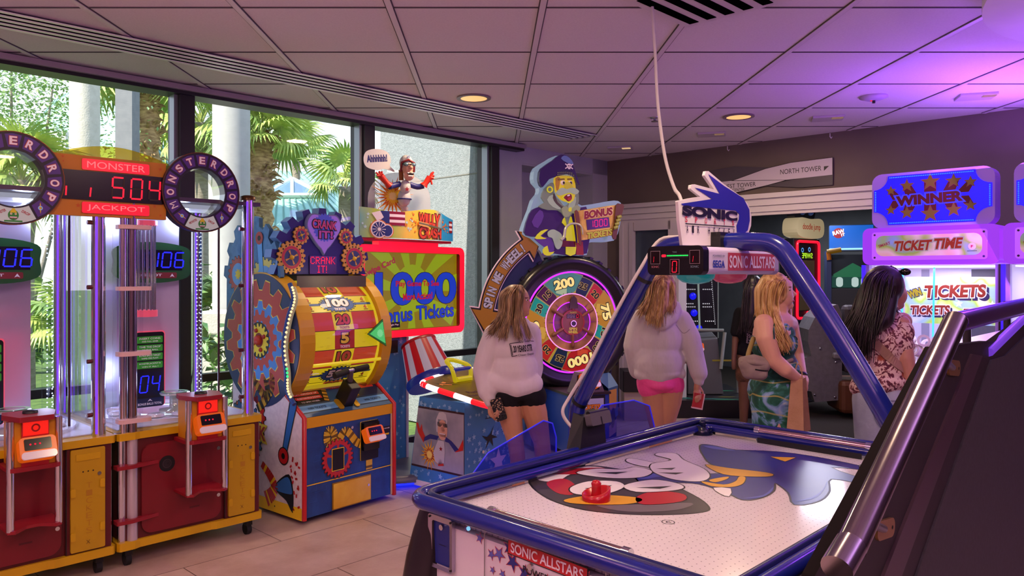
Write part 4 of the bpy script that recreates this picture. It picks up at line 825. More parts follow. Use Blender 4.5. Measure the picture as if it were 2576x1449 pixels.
for k in range(12): a = k*PI/6; on([(-.37+.055*math.cos(a+.06), .065+.055*math.sin(a+.06)), (-.37+.055*math.cos(a-.06), .065+.055*math.sin(a-.06)), (-.37, .065)], LETW, .007)
on(circ(-.37, .065, .014, 10), LETW, .008)
r = random.Random(2)
for k in range(16): x, y = r.choice((r.uniform(-.5, -.42), r.uniform(-.26, -.05))), r.uniform(.02, .19); on(star(x, y, r.uniform(.008, .018)), mat('#c8ecf4', .5), .002)
for k in range(26): x, y = r.gauss(-.06, .05), r.gauss(.13, .03); on(circ(x, y, r.uniform(.004, .012), 6), mat('#e07818', .5), .003)
for k in range(16): x, y = r.gauss(.36, .03), r.gauss(.12, .03); on(circ(x, y, r.uniform(.004, .012), 6), mat('#e07818', .5), .003)
for i in range(5): strip(.44, .50, lambda x, i=i: .07+.02*i, lambda x, i=i: .09+.02*i, (RED, LETW)[i % 2], .003)
WR = mat('#d8452a', .45)
for ch, x, y, w_, h_ in zip('WILLY', (.045, .10, .145, .19, .24), (.165, .168, .165, .16, .15), (.075, .03, .042, .042, .062), (.095, .08, .085, .09, .125)):
    g.M = front(.26, .07, 1.905)@T(0, 0, bulge(x)-.004); g.otext(ch, x, y, w_, h_, WR, mat('#5a1410', .5), .010, .04, .06, -.05)
for ch, x, w_, h_ in zip('CRASH', (.05, .115, .165, .21, .265), (.075, .06, .05, .05, .055), (.10, .085, .075, .08, .085)):
    g.M = front(.26, .07, 1.905)@T(0, 0, bulge(x)-.004); g.otext(ch, x, .055-(.05-h_/2)*0, w_, h_, WR, mat('#5a1410', .5), .010, .04, .06, -.03)
g.M = front(.26, .07, 1.905); strip(.0, .30, lambda x: .125-.12*x, lambda x: .137-.12*x, mat('#6a6a5a', .5), .016); strip(.0, .12, lambda x: .11-.12*x, lambda x: .145-.12*x, mat('#e0a860', .5), .015); g.build('sign_artwork', s_)
g = G(); g.box(-.45, .59, .28, .48, 1.885, 1.905, mat('#d81834', .4)); g.box(-.22, .45, .3, .38, 1.85, 1.888, REDL); g.build('sign_shelf', t)
# figure on top: a stuntman bursting out of an explosion
fo = T(.115, .36, 2.15)@RZ(-.45); F3 = lambda px, py, d=0: Vector(((px-1020)*.00345, d, (520-py)*.00312))
g = G(); g.M = fo; P = [(-.30, 0)]+[(.27*math.cos(a)-.03, .10+.22*math.sin(a)) for a in [PI*(1-i/16) for i in range(17)]]+[(.24, 0)]
g.M = fo@front(.05); g.prism(P, 0, .006, glassy((.92, .93, .95), .04, .1, '#dfe2e8', .3)); tp = g.build('clear_disc', t)
g = G(); g.M = fo@front(.035); r = random.Random(5)
for rr, q, m_, z in ((.17, .35, mat('#f08a30', .5), .0), (.135, .55, mat('#f2b01c', .5), .001), (.10, .6, mat('#e2601a', .5), .002), (.075, .65, mat('#ffd82a', .5), .003), (.04, .7, mat('#fff0a0', .5), .004)):
    P = []
    for i in range(44): a = 2*PI*i/44; k = rr*(r.uniform(.8, 1.2) if i % 2 else q*r.uniform(.8, 1.2)); P.append((-.095+k*math.cos(a), .115+k*math.sin(a)))
    g.prism(P, z, z+.003, m_)
g.build('explosion_plate', tp)
g = G(); g.M = fo; SUIT = mat('#c3c3c8', .5); SUITB = mat('#2a2f7c', .45); GLV = mat('#c8291a', .45); SKIN3 = mat('#d8a48c', .5)
g.ball(F3(1016, 487, -.03), (.055, .05, .075), SUIT, 16); g.ball(F3(1016, 460, -.06), (.045, .04, .06), SUIT, 16)
g.tube([F3(1010, 500, 0), F3(1024, 516, .03), F3(1022, 530, .05)], [.035, .028, .02], SUIT, 12); fg = g.build('stunt_figure', tp)
g = G(); g.M = fo; g.poly([], RED) if False else None; g.M = fo@front(-.102, -.012, .185-.02); g.poly(star(0, 0, .022), RED, 0); g.M = fo
for i in range(12): a = PI*i/11; b = PI*(i+1)/11; g.tube([F3(1016, 488, -.03)+Vector((.058*math.cos(a), -.054*math.sin(a), -.01)), F3(1016, 488, -.03)+Vector((.058*math.cos(b), -.054*math.sin(b), -.01))], .006, SUITB, 6)
g.build('belt', fg)
for pts, nm in (([(1004, 452, -.05), (985, 458, -.06), (975, 462, -.08)], 0), ([(1028, 452, -.05), (1046, 458, -.06), (1060, 455, -.08)], 0)):
    g = G(); g.M = fo; g.tube(catmull([F3(*p) for p in pts], 3), .024, SUITB, 10); g.build('sleeve', fg)
for c, d, fl in (((975, 460, -.08), (952, 435, -.1), ((940, 428), (942, 436), (948, 424), (955, 424), (960, 440))), ((1060, 455, -.08), (1074, 432, -.1), ((1082, 418), (1084, 428), (1078, 420), (1078, 452), (1083, 436)))):
    g = G(); g.M = fo; g.tube([F3(*c), F3(*c).lerp(F3(*d), .3), F3(*d)], [.034, .022, .028], GLV, 12)
    for f in fl: g.tube([F3(*d), F3(f[0], f[1], -.11)], [.012, .008], GLV, 8)
    g.build('glove', fg)
g = G(); g.M = fo; g.ball(F3(1020, 410, -.08), (.046, .05, .07), SKIN3, 18); g.ball(F3(1022, 430, -.09), (.044, .045, .045), SKIN3, 16); g.ball(F3(1023, 411, -.135), (.016, .022, .018), SKIN3, 10)
g.ball(F3(1023, 427, -.128), (.03, .012, .014), mat('#120808', .4), 12); g.box(-.018, .03, -.137, -.13, .292, .300, LETW); g.box(-.012, .028, -.137, -.13, .268, .276, LETW)
g.tube([F3(1006, 415, -.05), F3(1008, 442, -.04)], .02, mat('#8a5428', .8), 8); hd = g.build('head', fg)
g = G(); g.M = fo; V0 = len(g.v); g.ball(F3(1018, 397, -.06), (.056, .062, .068), SUIT, 20); g.tube([F3(1003, 420, -.075), F3(1003, 398, -.105), F3(1018, 391, -.13), F3(1034, 398, -.105), F3(1036, 420, -.075)], .010, mat('#7a2028', .4), 8)
g.M = fo@frame(F3(1018, 384, -.118), (1, 0, 0), (0, .5, 1)); g.text('W', 0, 0, .03, .03, SUITB, .004, .04); g.build('helmet', hd)
g = G(); g.M = fo
for x in (1012, 1030): g.ball(F3(x, 403, -.125), (.024, .012, .016), mat('#6a8a94', .15, .5), 12)
g.tube([F3(1002, 402, -.10), F3(1021, 403, -.142), F3(1037, 402, -.10)], .005, BLACK, 6); g.build('goggles', hd)
g = G(); g.M = fo@front(.0, -.235, .405); g.prism(catmull([(-.115, 0), (-.09, .065), (0, .09), (.09, .065), (.115, 0), (.105, -.04), (.15, -.09), (.06, -.07), (0, -.085), (-.09, -.062)], 4, True), 0, .006, mat('#dcdce2', .5), SUITB); g.text('Ahhhhhh!', -.003, .012, .17, .06, SUITB, .0075, .04, .1); g.build('speech_bubble', t)
# cannon
a0, b0 = Vector((.125, .06, .78)), Vector((.14, .22, 1.05)); ax = (b0-a0).normalized(); CM = ax.to_track_quat('Z', 'Y').to_matrix().to_4x4(); CM.translation = a0; L = (b0-a0).length
g = G(); g.M = CM; n = 18
for k in range(n):
    V = []
    for i in range(4):
        a = 2*PI*(k+i/3)/n; V += [(.20*math.cos(a), .20*math.sin(a), 0), (.145*math.cos(a), .145*math.sin(a), L)]
    g.add(V, [(2*i, 2*i+2, 2*i+3, 2*i+1) for i in range(3)], mat('#d01428', .35, 0, .25) if k % 2 else mat('#e6d4ee', .35, 0, .2))
g.ring(0, 0, 0, .145, RED, L); g.lathe([(.15, L-.01), (.15, L+.012), (.13, L+.016)], RED, 24); cn = g.build('cannon', t)
g = G(); g.M = CM; g.lathe([(.207, -.05), (.215, -.01), (.205, .015)], mat('#1c2fb0', .3, 0, .15), 32); g.build('cannon_ring', cn)
# pedestal
g = G(); tr = [(.05, .07), (.17, .68), (.62, .68), (.62, .07)]
V = [(-.22, -.05, .07), (-.22, -.62, .07), (-.22, -.62, .70), (-.22, -.16, .70), (.42, -.05, .07), (.42, -.62, .07), (.42, -.62, .66), (.42, -.16, .70)]
g.add(V, [(0, 1, 2, 3), (1, 5, 6, 2), (5, 4, 7, 6), (4, 0, 3, 7), (3, 2, 6, 7), (0, 4, 5, 1)], SKYB); g.box(-.23, .43, -.63, -.04, .03, .07, LETW); pd = g.build('pedestal', t)
g = G(); g.M = left(-.222, 0, 0); PB = mat('#c9c4cc', .5)     # x=-y ; picture of the stuntman
g.poly([(.075, .17), (.62, .17), (.62, .63), (.15, .63)], mat('#3a1820', .5), .001); g.poly([(.078, .185), (.615, .185), (.615, .615), (.148, .615)], noisy('#76808e', '#c6c2ca', 2.2, .5), .0015)
stars(g, .08, .60, .08, .155, 14, .002, 8); stars(g, .18, .6, .635, .67, 10, .002, 9)
for rr, q, m_, z in ((.11, .4, mat('#d8902a', .5), .002), (.085, .6, mat('#e8b830', .5), .0025), (.06, .6, mat('#a83a14', .5), .003), (.04, .6, mat('#f8e070', .5), .0035)):
    P = []
    for i in range(32): a = 2*PI*i/32; k = rr*(r.uniform(.8, 1.2) if i % 2 else q); P.append((.27+k*math.cos(a), .28+k*math.sin(a)))
    g.poly(P, m_, z)
for P, m_ in (([(.36, .21), (.42, .22), (.40, .26), (.37, .27)], GLV), ([(.31, .30), (.33, .24), (.37, .22), (.42, .24), (.43, .32), (.42, .40), (.36, .40)], SUIT), ([(.35, .40), (.28, .40), (.21, .37), (.21, .40), (.28, .435), (.37, .43)], SUITB), ([(.43, .40), (.47, .395), (.53, .34), (.57, .36), (.50, .41), (.44, .435)], SUITB), ([(.21, .36), (.15, .43), (.13, .50), (.15, .505), (.17, .46), (.19, .50), (.20, .45), (.225, .41)], GLV), ([(.53, .335), (.57, .37), (.61, .44), (.614, .40), (.61, .36)], GLV),
             (circ(.405, .48, .05, 18, ry=.075), SKIN3), ([(.345, .46), (.34, .55), (.37, .605), (.41, .612), (.44, .60), (.455, .55), (.445, .50), (.44, .555), (.36, .555), (.36, .46)], SUIT), ([(.35, .535), (.45, .53), (.455, .505), (.42, .50), (.405, .52), (.385, .50), (.355, .505)], mat('#3a4650', .3)), ([(.37, .455), (.44, .455), (.44, .43), (.375, .43)], BLACK), (circ(.41, .485, .022, 12, ry=.02), mat('#e6b49c', .5))): g.poly(P, m_, .0045); 
g.rect(.375, .435, .449, .455, LETW, .006); g.poly(star(.39, .34, .02), RED, .006); g.build('stuntman_picture', pd)
g = G(); g.M = front(-.622); stars(g, -.20, .40, .09, .64, 60, .002, 12); P = [(.02, .42), (.06, .44), (.10, .50), (.07, .43), (.14, .40), (.08, .40), (.09, .34), (.05, .39), (0, .33), (.02, .39), (-.04, .44)]; g.poly(P, OUT, .003); g.prism(circ(-.03, .32, .012, 12), .002, .01, CHROME); g.rect(-.0, .10, .555, .56, OUT, .003); g.poly(star(.15, .22, .10), LETW, .0025); g.prism(rrect(.26, .34, .45, .53, .01), .002, .02, mat('#3ac84a', .3, 0, .4)); g.build('front_artwork', pd)
# control deck
DK = frame((0, -.05, .845), (1, 0, 0), (0, 1, .20)); OUTL = catmull([(-.19, -.13), (-.24, -.22), (-.20, -.46), (-.14, -.74), (.02, -.84), (.16, -.82), (.34, -.70), (.52, -.70), (.58, -.62), (.56, -.34), (.48, -.06), (.40, .02), (.1, -.05)], 4, True)
g = G(); g.M = DK; g.prism([(p.x, p.y) for p in OUTL], -.03, .0, mat('#b08e14', .3, 0, .06), PALE); dk = g.build('control_deck', t)
g = G(); g.M = DK
for k, tx in enumerate(('Push the', 'handle down', 'to launch the', 'cannon!')): g.text(tx, .02+.012*k, -.50-k*.066, None, .048, mat('#4a1c3a', .5), .002, .015, -.12)
for k, tx in enumerate(('Hit the', 'targets!')): g.text(tx, .40, -.42-k*.06, None, .04, mat('#4a1c3a', .5), .002, .015, -.1)
for x, y, a in ((-.11, -.25, .5), (-.10, -.27, -.6)): g.M = DK@T(x, y, .002)@RZ(a); g.rect(-.05, .05, -.014, .014, mat('#d88a4a', .5))
g.M = DK; g.poly([(-.19, -.19), (-.15, -.23), (-.05, -.28), (.01, -.33), (-.06, -.29), (-.15, -.24)], OUT, .003); g.poly(circ(.12, -.2, .15, 24, ry=.1), mat('#c8a41c', .3, 0, .1), .001); g.build('deck_print', dk)
g = G(); g.M = DK; N = len(OUTL); WL = mat('#ffe9ec', .3, 0, 1.3); RL = mat('#ff1c28', .3, 0, 1.1)
O3 = [Vector((p.x*1.02, p.y*1.02, -.012)) for p in OUTL]
for k in range(0, N): g.tube([O3[k], O3[(k+1) % N]], .022, RL if (k//2) % 2 else WL, 8, False)
g.build('light_rope', dk)
g = G(); g.M = DK; YT = mat('#f4e018', .3, 0, .35); g.tube(catmull([(.02, -.26, .0), (.0, -.22, .10), (.06, -.10, .12), (.14, -.10, .12), (.20, -.22, .10), (.19, -.26, 0)], 4), .017, YT, 10); g.tube([(.0, -.23, .09), (.20, -.23, .09)], .015, mat('#2a38c0', .3, 0, .2), 10); g.tube([(.03, -.26, .02), (.19, -.26, .02)], .02, YT, 10); g.build('push_handle', dk)

# ---------------------------------------------------------------- pirate wheel
PX = (1435-1235)/1934*7.2; RP = math.radians(20)
t = thing('pirate_wheel', 'big black tyred ticket wheel with a laughing pirate on top', 'arcade machine', (PX, 7.2, 0), RP)
WZ = 1.173; MG = mat('#c22cff', .3, 0, 1.5); PKR = mat('#ff9ae6', .3, 0, 1.0); NAVY = mat('#14244c', .4); BRN = noisy('#8a6030', '#b98a4c', 8, .6); WOOD = mat('#6a3a1e', .45)
BLUC = mat('#1a3478', .4)
g = G(); g.box(-.42, .46, .05, .6, .08, 1.0, BLUC); g.box(-.40, .40, .16, .45, 1.0, 1.75, BLUC); g.build('body', t)
g = G(); g.M = front(.02, 0, WZ); g.lathe([(.47, -.10), (.56, -.13), (.615, -.10), (.635, 0), (.615, .06), (.575, .09), (.53, .07), (.47, .04)], mat('#17151b', .28), 64); 
for k in range(36):
    a = 2*PI*k/36; g.M = front(.02, 0, WZ)@RZ(a); g.box(.60, .645, -.018, .018, -.07, .03, mat('#100f13', .35))
ty = g.build('tyre', t)
g = G(); g.M = front(-.03, 0, WZ); g.ring(0, 0, .475, .535, mat('#3a3444', .35), .0, n=64); g.ring(0, 0, .50, .532, mat('#1c2450', .4), .001, 1.3, 1.85, 12); g.ring(0, 0, .50, .532, mat('#1c2450', .4), .001, 4.45, 5.0, 12); g.ring(0, 0, .50, .532, mat('#1c2450', .4), .001, -.3, .2, 12)
for a0, tx in ((PI/2, 'SPIN THE WHEEL'), (-PI/2, 'SPIN THE WHEEL'), (-.05, 'SPIN THE WHEEL')):
    for k, ch in enumerate(tx):
        if ch == ' ': continue
        a = a0+(len(tx)/2-k-.5)*.035; g.text(ch, .516*math.cos(a), .516*math.sin(a), .012, .018, mat('#b8a890', .5), .0022, .01, a-PI/2)
g.build('tyre_lettering', ty)
g = G(); g.M = front(-.03, 0, WZ); g.tube([(.468*math.cos(2*PI*k/72), .468*math.sin(2*PI*k/72), .004) for k in range(72)], .008, MG, 6, closed=True); g.build('neon_ring', t)
light('POINT', Matrix.Translation((PX, 7.2, 0))@RZ(RP)@Vector((0, -.25, WZ)), 1.6, (.8, .3, 1), .15)
g = G(); g.M = front(-.02, 0, WZ); g.poly(circ(0, 0, .455, 64), mat('#16101a', .3), 0)
def wedge(a, wd, m, r0=.27, r1=.44, z=.002):
    a = math.radians(a); w2 = math.radians(wd/2)
    g.poly([(r0*math.cos(a-w2), r0*math.sin(a-w2))]+[(r1*math.cos(a-w2+wd/57.3*i/6), r1*math.sin(a-w2+wd/57.3*i/6)) for i in range(7)]+[(r0*math.cos(a+w2), r0*math.sin(a+w2))], mat('#c8b860', .4, 0, .2), z-.001) if False else None
    g.poly([(r0*math.cos(a-w2), r0*math.sin(a-w2))]+[(r1*math.cos(a-w2+wd/57.3*i/6), r1*math.sin(a-w2+wd/57.3*i/6)) for i in range(7)]+[(r0*math.cos(a+w2), r0*math.sin(a+w2))], m, z)
def em(c, e=.42): return mat(c, .35, 0, e)
for k in range(12): wedge(15+30*k, 30, em('#e0b41a', .35), z=.001)
def big(a, m, m2, tx):
    A = math.radians(a); g.M = front(-.02, 0, WZ)@RZ(A-PI/2); P = [(-.20, .40), (-.10, .45), (0, .462), (.10, .45), (.20, .40), (.10, .28), (0, .235), (-.10, .28)]
    g.poly([(x*1.05, (y-.36)*1.06+.36) for x, y in P], em('#d8c470', .3), .003); g.poly(P, m, .004); g.poly([(-.1, .30), (0, .25), (.02, .33), (-.05, .44)], m2, .0045); g.otext(tx, 0, .37, .055*len(tx)+.045, .09, em('#ffe48a', .75), OUT, .0055, .05, .05); g.M = front(-.02, 0, WZ)
def small(a, m, tx):
    wedge(a, 24, em('#d8c470', .3), z=.002); wedge(a, 22, m, .275, .435, .003); A = math.radians(a); g.otext(tx, .355*math.cos(A), .355*math.sin(A), .085, .062, OUT, em('#f2c860', .6), .005, .04, .03, A-PI/2)
TEAL = em('#18a89a'); PUR = em('#5a2250', .35); NVY = em('#15304e', .35); RDD = em('#c8281e', .45)
for a, m, tx in ((70, NVY, '25'), (46, RDD, '20'), (-17, TEAL, '15'), (-42, PUR, '30'), (-110, NVY, '25'), (-136, RDD, '20'), (158, TEAL, '30'), (134, PUR, '15')): small(a, m, tx)
big(102, em('#4f8f86', .5), em('#b8d0a0', .5), '200'); big(14, em('#c88a1a', .5), em('#e0b040', .5), '75'); big(-76, em('#c02014', .5), em('#e0502a', .5), '1000'); big(190, em('#c88a1a', .5), em('#e0b040', .5), '75')
g.poly(circ(0, 0, .272, 48), em('#d8a8c8', .4), .007); g.poly(circ(0, 0, .262, 48), BRN, .008); pw = g.build('prize_wheel', t)
g = G(); g.M = front(-.02, 0, WZ)
for rr, m_ in ((.266, PKR), (.188, MG)): g.tube([(rr*math.cos(2*PI*k/48), rr*math.sin(2*PI*k/48), .01) for k in range(48)], .0045, m_, 6, closed=True)
for k in range(40): a = 2*PI*k/40; g.ball((.277*math.cos(a), .277*math.sin(a), .01), .005, mat('#6a1030', .5), 6)
g.build('neon_circle', pw)
g = G(); g.M = front(-.02, 0, WZ)
for k in range(16): a = 2*PI*k/16; L = .25 if k % 2 == 0 else .17; g.poly([(L*math.cos(a), L*math.sin(a)), (.1*math.cos(a+.2), .1*math.sin(a+.2)), (.1*math.cos(a-.2), .1*math.sin(a-.2))], mat('#a04a70', .4, 0, .25), .010)
g.poly(circ(0, 0, .185, 40), mat('#8a3a7a', .4, 0, .25), .009); g.build('compass_print', pw)
g = G(); g.M = front(-.035, 0, WZ); g.prism(circ(0, 0, .12, 32), 0, .02, WOOD); g.ring(0, 0, .105, .12, mat('#8a2a20', .4), .021, n=32); g.prism(circ(0, -.01, .03, 20), .02, .035, CHROME); g.prism(circ(0, -.01, .022, 20), .035, .038, BLACK); g.text('SPIN', 0, -.06, .08, .026, em('#e0c040', .5), .022, .03); g.text('WHEEL', 0, -.09, .10, .026, em('#e0c040', .5), .022, .03); g.text('TICKETS', 0, .092, .07, .014, em('#e0c040', .4), .022, .02)
g.rect(-.065, .065, .038, .076, DISP, .022); seg7(g, '888', -.02, .057, .016, .027, .028, mat('#8a8078', .4), .0235); seg7(g, '0', .045, .057, .018, .028, .02, LEDR, .0235); hb = g.build('hub', pw)
for k in range(6):
    a = PI/2+k*PI/3; d = Vector((math.cos(a), math.sin(a), 0)); g = G(); g.M = front(-.05, 0, WZ); g.tube([d*.11, d*.15, d*.17, d*.20, d*.235, d*.245], [.012, .016, .012, .019, .017, .008], mat('#7a4a2a', .4), 10); g.build('spoke_handle', hb)
g = G(); g.M = front(-.055, 0, WZ); g.prism([(-.045, .13), (.045, .13), (.03, .22), (.0, .25), (-.03, .22)], 0, .02, mat('#4a3a34', .4, .3)); g.build('pointer', hb)
g = G(); g.M = front(.0, .02, WZ+.66); g.box(-.06, .06, -.02, .05, -.05, .04, BLACK); g.text('MAX LOAD', 0, .03, .07, .01, mat('#888888', .5), .041); g.build('top_box', t)
# arrow banner
g = G(); g.M = front(.0, 0, WZ); BAN = mat('#d88a1c', .4, 0, .15); PKE = mat('#f0d8ea', .4)
A0, A1 = math.radians(172), math.radians(122)
g.ring(0, 0, .63, .90, NAVY, -.012, A1-.1, A0+.1, 20, z0=-.03)
for dz, e, m_ in ((0, .02, PKE), (.004, .012, OUT), (.008, 0, BAN)):
    g.ring(0, 0, .785-e, .90+e, m_, dz, A1, A0, 20, z0=-.012)
    for a, sg_ in ((A0, 1), (A1, -1)):
        c, s_ = math.cos(a), math.sin(a); tq = Vector((-s_, c))*sg_; R_ = Vector((c, s_)); k = e*1.3
        P = [R_*(.70-k)-tq*k, R_*(.985+k)-tq*k, R_*.842+tq*(.17+k*1.6)]; g.prism([(p.x, p.y) for p in P], -.012, dz, m_)
for k, ch in enumerate('SPIN ME WHEEL!'):
    if ch == ' ': continue
    a = A0-.03-(A0-A1-.06)*(k+.5)/14; g.otext(ch, .842*math.cos(a), .842*math.sin(a), .046 if ch not in 'I!' else .016, .085, mat('#e6d4f0', .4, 0, .2), OUT, .010, .04, .05, a-PI/2)
g.build('arrow_banner', t)
# pirate
g = G(); q = lambda px, py: ((px-1435)*.00396, (640-py)*.00372)
PM = front(-.02, 0, 1.80); g.M = PM
def pp(pts, m, z0, z1, sm=3, side=None):
    P = [q(*p) for p in pts]; P = [(v.x, v.y) for v in catmull(P, sm, True)] if sm else P
    g.prism(P, z0, z1, m, side)
BK = [(1310, 590), (1318, 560), (1330, 530), (1338, 505), (1350, 490), (1352, 475), (1340, 462), (1338, 445), (1345, 425), (1375, 405), (1395, 393), (1418, 396), (1430, 415), (1440, 440), (1445, 465), (1450, 500), (1462, 515), (1530, 502), (1560, 500), (1570, 515), (1565, 560), (1548, 602), (1500, 606), (1475, 612), (1475, 640), (1380, 640), (1365, 630), (1330, 600)]
pp(BK, mat('#a9bede', .3, 0, .35), -.09, 0, 2); pb = g.build('pirate_backing', t)
COAT = mat('#46226e', .4, 0, .25); COAT2 = mat('#6a3c9c', .4, 0, .35); YLW = mat('#e8d61c', .4, 0, .5); BRD = mat('#a4a79e', .5, 0, .2); BRD2 = mat('#c8ccc0', .5, 0, .3); FACE = mat('#f2c81e', .4, 0, .5)  # emission put into the figure's colours so it looks better lit
def piece(nm, lst):
    global g
    g = G(); g.M = PM
    for a in lst: pp(*a)
    return g.build(nm, pb)
piece('coat', [([(1312, 585), (1325, 540), (1342, 525), (1370, 520), (1420, 530), (1470, 518), (1475, 560), (1472, 636), (1385, 636), (1375, 600), (1330, 596)], COAT, .0, .03, 2), ([(1330, 560), (1350, 530), (1360, 545), (1345, 575)], COAT2, .03, .036, 2),
   ([(1336, 602), (1358, 582), (1370, 580), (1352, 596), (1378, 598), (1386, 628), (1372, 642), (1355, 640), (1362, 622)], COAT2, .03, .042, 2), ([(1336, 600), (1352, 582), (1370, 578), (1350, 594), (1366, 600), (1352, 602)], YLW, .042, .048, 2), ([(1356, 628), (1368, 618), (1372, 634), (1386, 632), (1374, 642), (1360, 640)], YLW, .042, .048, 2)])
piece('vest', [([(1414, 545), (1430, 545), (1440, 600), (1440, 638), (1416, 638), (1418, 600), (1410, 590), (1416, 570), (1406, 560)], YLW, .034, .045, 2), ([(1398, 604), (1440, 606), (1440, 620), (1396, 620)], mat('#9c2416', .4, 0, .1), .045, .05, 0), ([(1443, 610), (1460, 606), (1462, 640), (1443, 640)], mat('#c83a14', .4, 0, .2), .036, .042, 0)])
piece('face', [([(1384, 452), (1400, 444), (1430, 446), (1438, 470), (1436, 495), (1428, 508), (1404, 505), (1388, 485)], FACE, .04, .065, 3), ([(1386, 452), (1398, 450), (1394, 478), (1388, 480)], mat('#e0901a', .4, 0, .25), .065, .068, 2), ([(1410, 462), (1420, 460), (1430, 474), (1426, 480), (1414, 480), (1408, 472)], mat('#f0d030', .4, 0, .3), .065, .085, 3),
   ([(1392, 453), (1408, 451), (1410, 454), (1394, 457)], mat('#8a6a24', .5), .066, .072, 0), ([(1416, 451), (1428, 450), (1428, 453), (1416, 455)], mat('#8a6a24', .5), .066, .072, 0)])
g = G(); g.M = PM
for x in (1405, 1423): X, Y_ = q(x, 462); g.ball((X, Y_, .066), (.026, .024, .012), LETW, 12); g.ball((X+.004, Y_, .078), (.011, .012, .006), BLACK, 8)
g.build('eye', pb)
piece('beard', [([(1360, 478), (1378, 462), (1385, 470), (1384, 490), (1400, 508), (1412, 520), (1428, 505), (1444, 478), (1448, 505), (1440, 525), (1424, 548), (1418, 570), (1412, 545), (1395, 530), (1370, 530), (1345, 522), (1360, 512), (1352, 500)], BRD, .03, .055, 2), ([(1386, 488), (1400, 475), (1412, 478), (1418, 476), (1432, 474), (1444, 482), (1436, 490), (1422, 486), (1408, 490), (1396, 494)], BRD2, .07, .09, 3), ([(1366, 505), (1380, 492), (1395, 515), (1400, 528), (1380, 522)], BRD2, .055, .06, 2), ([(1428, 500), (1440, 496), (1436, 520), (1424, 535), (1420, 520)], BRD2, .055, .06, 2), ([(1384, 488), (1392, 510), (1410, 524), (1404, 526), (1388, 514), (1380, 500)], mat('#4c423e', .5), .055, .062, 2)])
piece('mouth', [([(1402, 498), (1414, 488), (1426, 488), (1430, 500), (1422, 512), (1412, 508)], YLW, .07, .078, 3), ([(1406, 498), (1416, 490), (1425, 491), (1426, 502), (1418, 508), (1410, 503)], mat('#7a0c0c', .4), .078, .081, 3), ([(1414, 502), (1422, 496), (1425, 503), (1419, 507)], mat('#e03a28', .4, 0, .2), .081, .084, 2), ([(1414, 492), (1420, 490), (1421, 494), (1415, 496)], LETW, .081, .086, 0)])
piece('hat', [([(1342, 448), (1348, 430), (1378, 408), (1396, 394), (1416, 398), (1428, 420), (1438, 448), (1444, 466), (1436, 460), (1430, 440), (1412, 432), (1392, 440), (1382, 450), (1366, 456), (1350, 476), (1342, 462)], mat('#34195c', .35, 0, .25), .05, .10, 2), ([(1384, 448), (1396, 434), (1414, 430), (1430, 440), (1432, 448), (1410, 442)], mat('#1c1c40', .4), .1, .104, 2), ([(1396, 404), (1404, 396), (1416, 400), (1428, 415), (1412, 414)], mat('#5f7ab8', .4), .10, .106, 2)])
g = G(); g.M = PM
for k in range(26): X, Y_ = q(1388+k % 9*5, 446-(k//9)*4.5-abs(k % 9-4)*-.5); g.poly(circ(X, Y_, .005, 6), mat('#e8e4a0', .5, 0, .1), .1055)
X, Y_ = q(1416, 421); g.poly(circ(X, Y_, .025, 12, ry=.022), LETW, .108); g.rect(X-.012, X+.012, Y_-.03, Y_-.01, LETW, .108)
for a in (.5, -.5): g.M = PM@T(X, Y_-.004, .107)@RZ(a); g.rect(-.045, .045, -.005, .005, LETW)
g.M = PM
for d in (-.009, .009): g.poly(circ(X+d, Y_, .006, 8), BLACK, .109)
g.build('skull_badge', pb)
piece('jabot', [([(1402, 526), (1414, 520), (1424, 528), (1440, 516), (1450, 524), (1440, 538), (1428, 536), (1420, 545), (1408, 545)], mat('#d8dcb0', .4, 0, .15), .06, .07, 3), ([(1420, 524), (1426, 522), (1426, 532), (1419, 532)], YLW, .07, .075, 2)])
piece('cuff', [([(1368, 585), (1378, 578), (1388, 580), (1402, 590), (1404, 612), (1396, 626), (1388, 622), (1380, 600), (1370, 596)], BRD2, .05, .065, 3)])
g = G(); g.M = PM; HK = [q(*p) for p in ((1396, 604), (1404, 596), (1408, 575), (1420, 564), (1440, 564), (1450, 574), (1452, 590))]; g.tube(catmull([(x, y, .10) for x, y in HK], 4), [.016-.0004*i for i in range(25)], mat('#c8d0b8', .25, .3), 10); g.build('hook', pb)
sc = piece('scroll', [([(1434, 535), (1445, 530), (1520, 516), (1548, 512), (1552, 530), (1535, 588), (1500, 596), (1450, 604), (1444, 610), (1440, 575)], noisy('#c8963a', '#e6c66a', 9, .5), .06, .085, 0), ([(1540, 514), (1552, 510), (1562, 516), (1548, 560), (1540, 600), (1530, 592), (1536, 560)], mat('#9a5520', .4, 0, .1), .085, .10, 2), ([(1432, 532), (1442, 534), (1446, 570), (1450, 612), (1443, 612), (1438, 570)], mat('#b05a1c', .4, 0, .1), .085, .095, 2)])
g = G(); g.M = PM; X, Y_ = q(1495, 536); g.otext('BONUS', X, Y_+.005, .30, .075, mat('#b82418', .4, 0, .2), mat('#f2e4b0', .5), .087, .05, .05, .16, .2); X, Y_ = q(1498, 587); g.otext('TICKETS', X, Y_, .27, .06, mat('#f0dc30', .4, 0, .3), mat('#8a3a10', .5), .087, .05, .05, .16, .2)
X, Y_ = q(1495, 560); g.M = PM@T(X, Y_, .088)@RZ(.13); g.rect(-.125, .115, -.05, .045, DISP); seg7(g, '1000', 0, 0, .032, .06, .05, mat('#ff1c60', .3, 0, 1.3), .002); g.build('bonus_display', sc)
g = G(); g.M = PM
for k in range(4): a = q(1556-k*3, 540+k*9); b = q(1543-k*3, 545+k*9); g.tube([(*a, .06), (*((a[0]+b[0])/2, (a[1]+b[1])/2), .115), (*b, .105)], .016, mat('#d8c860', .4, 0, .15), 8)
g.build('hand', pb)
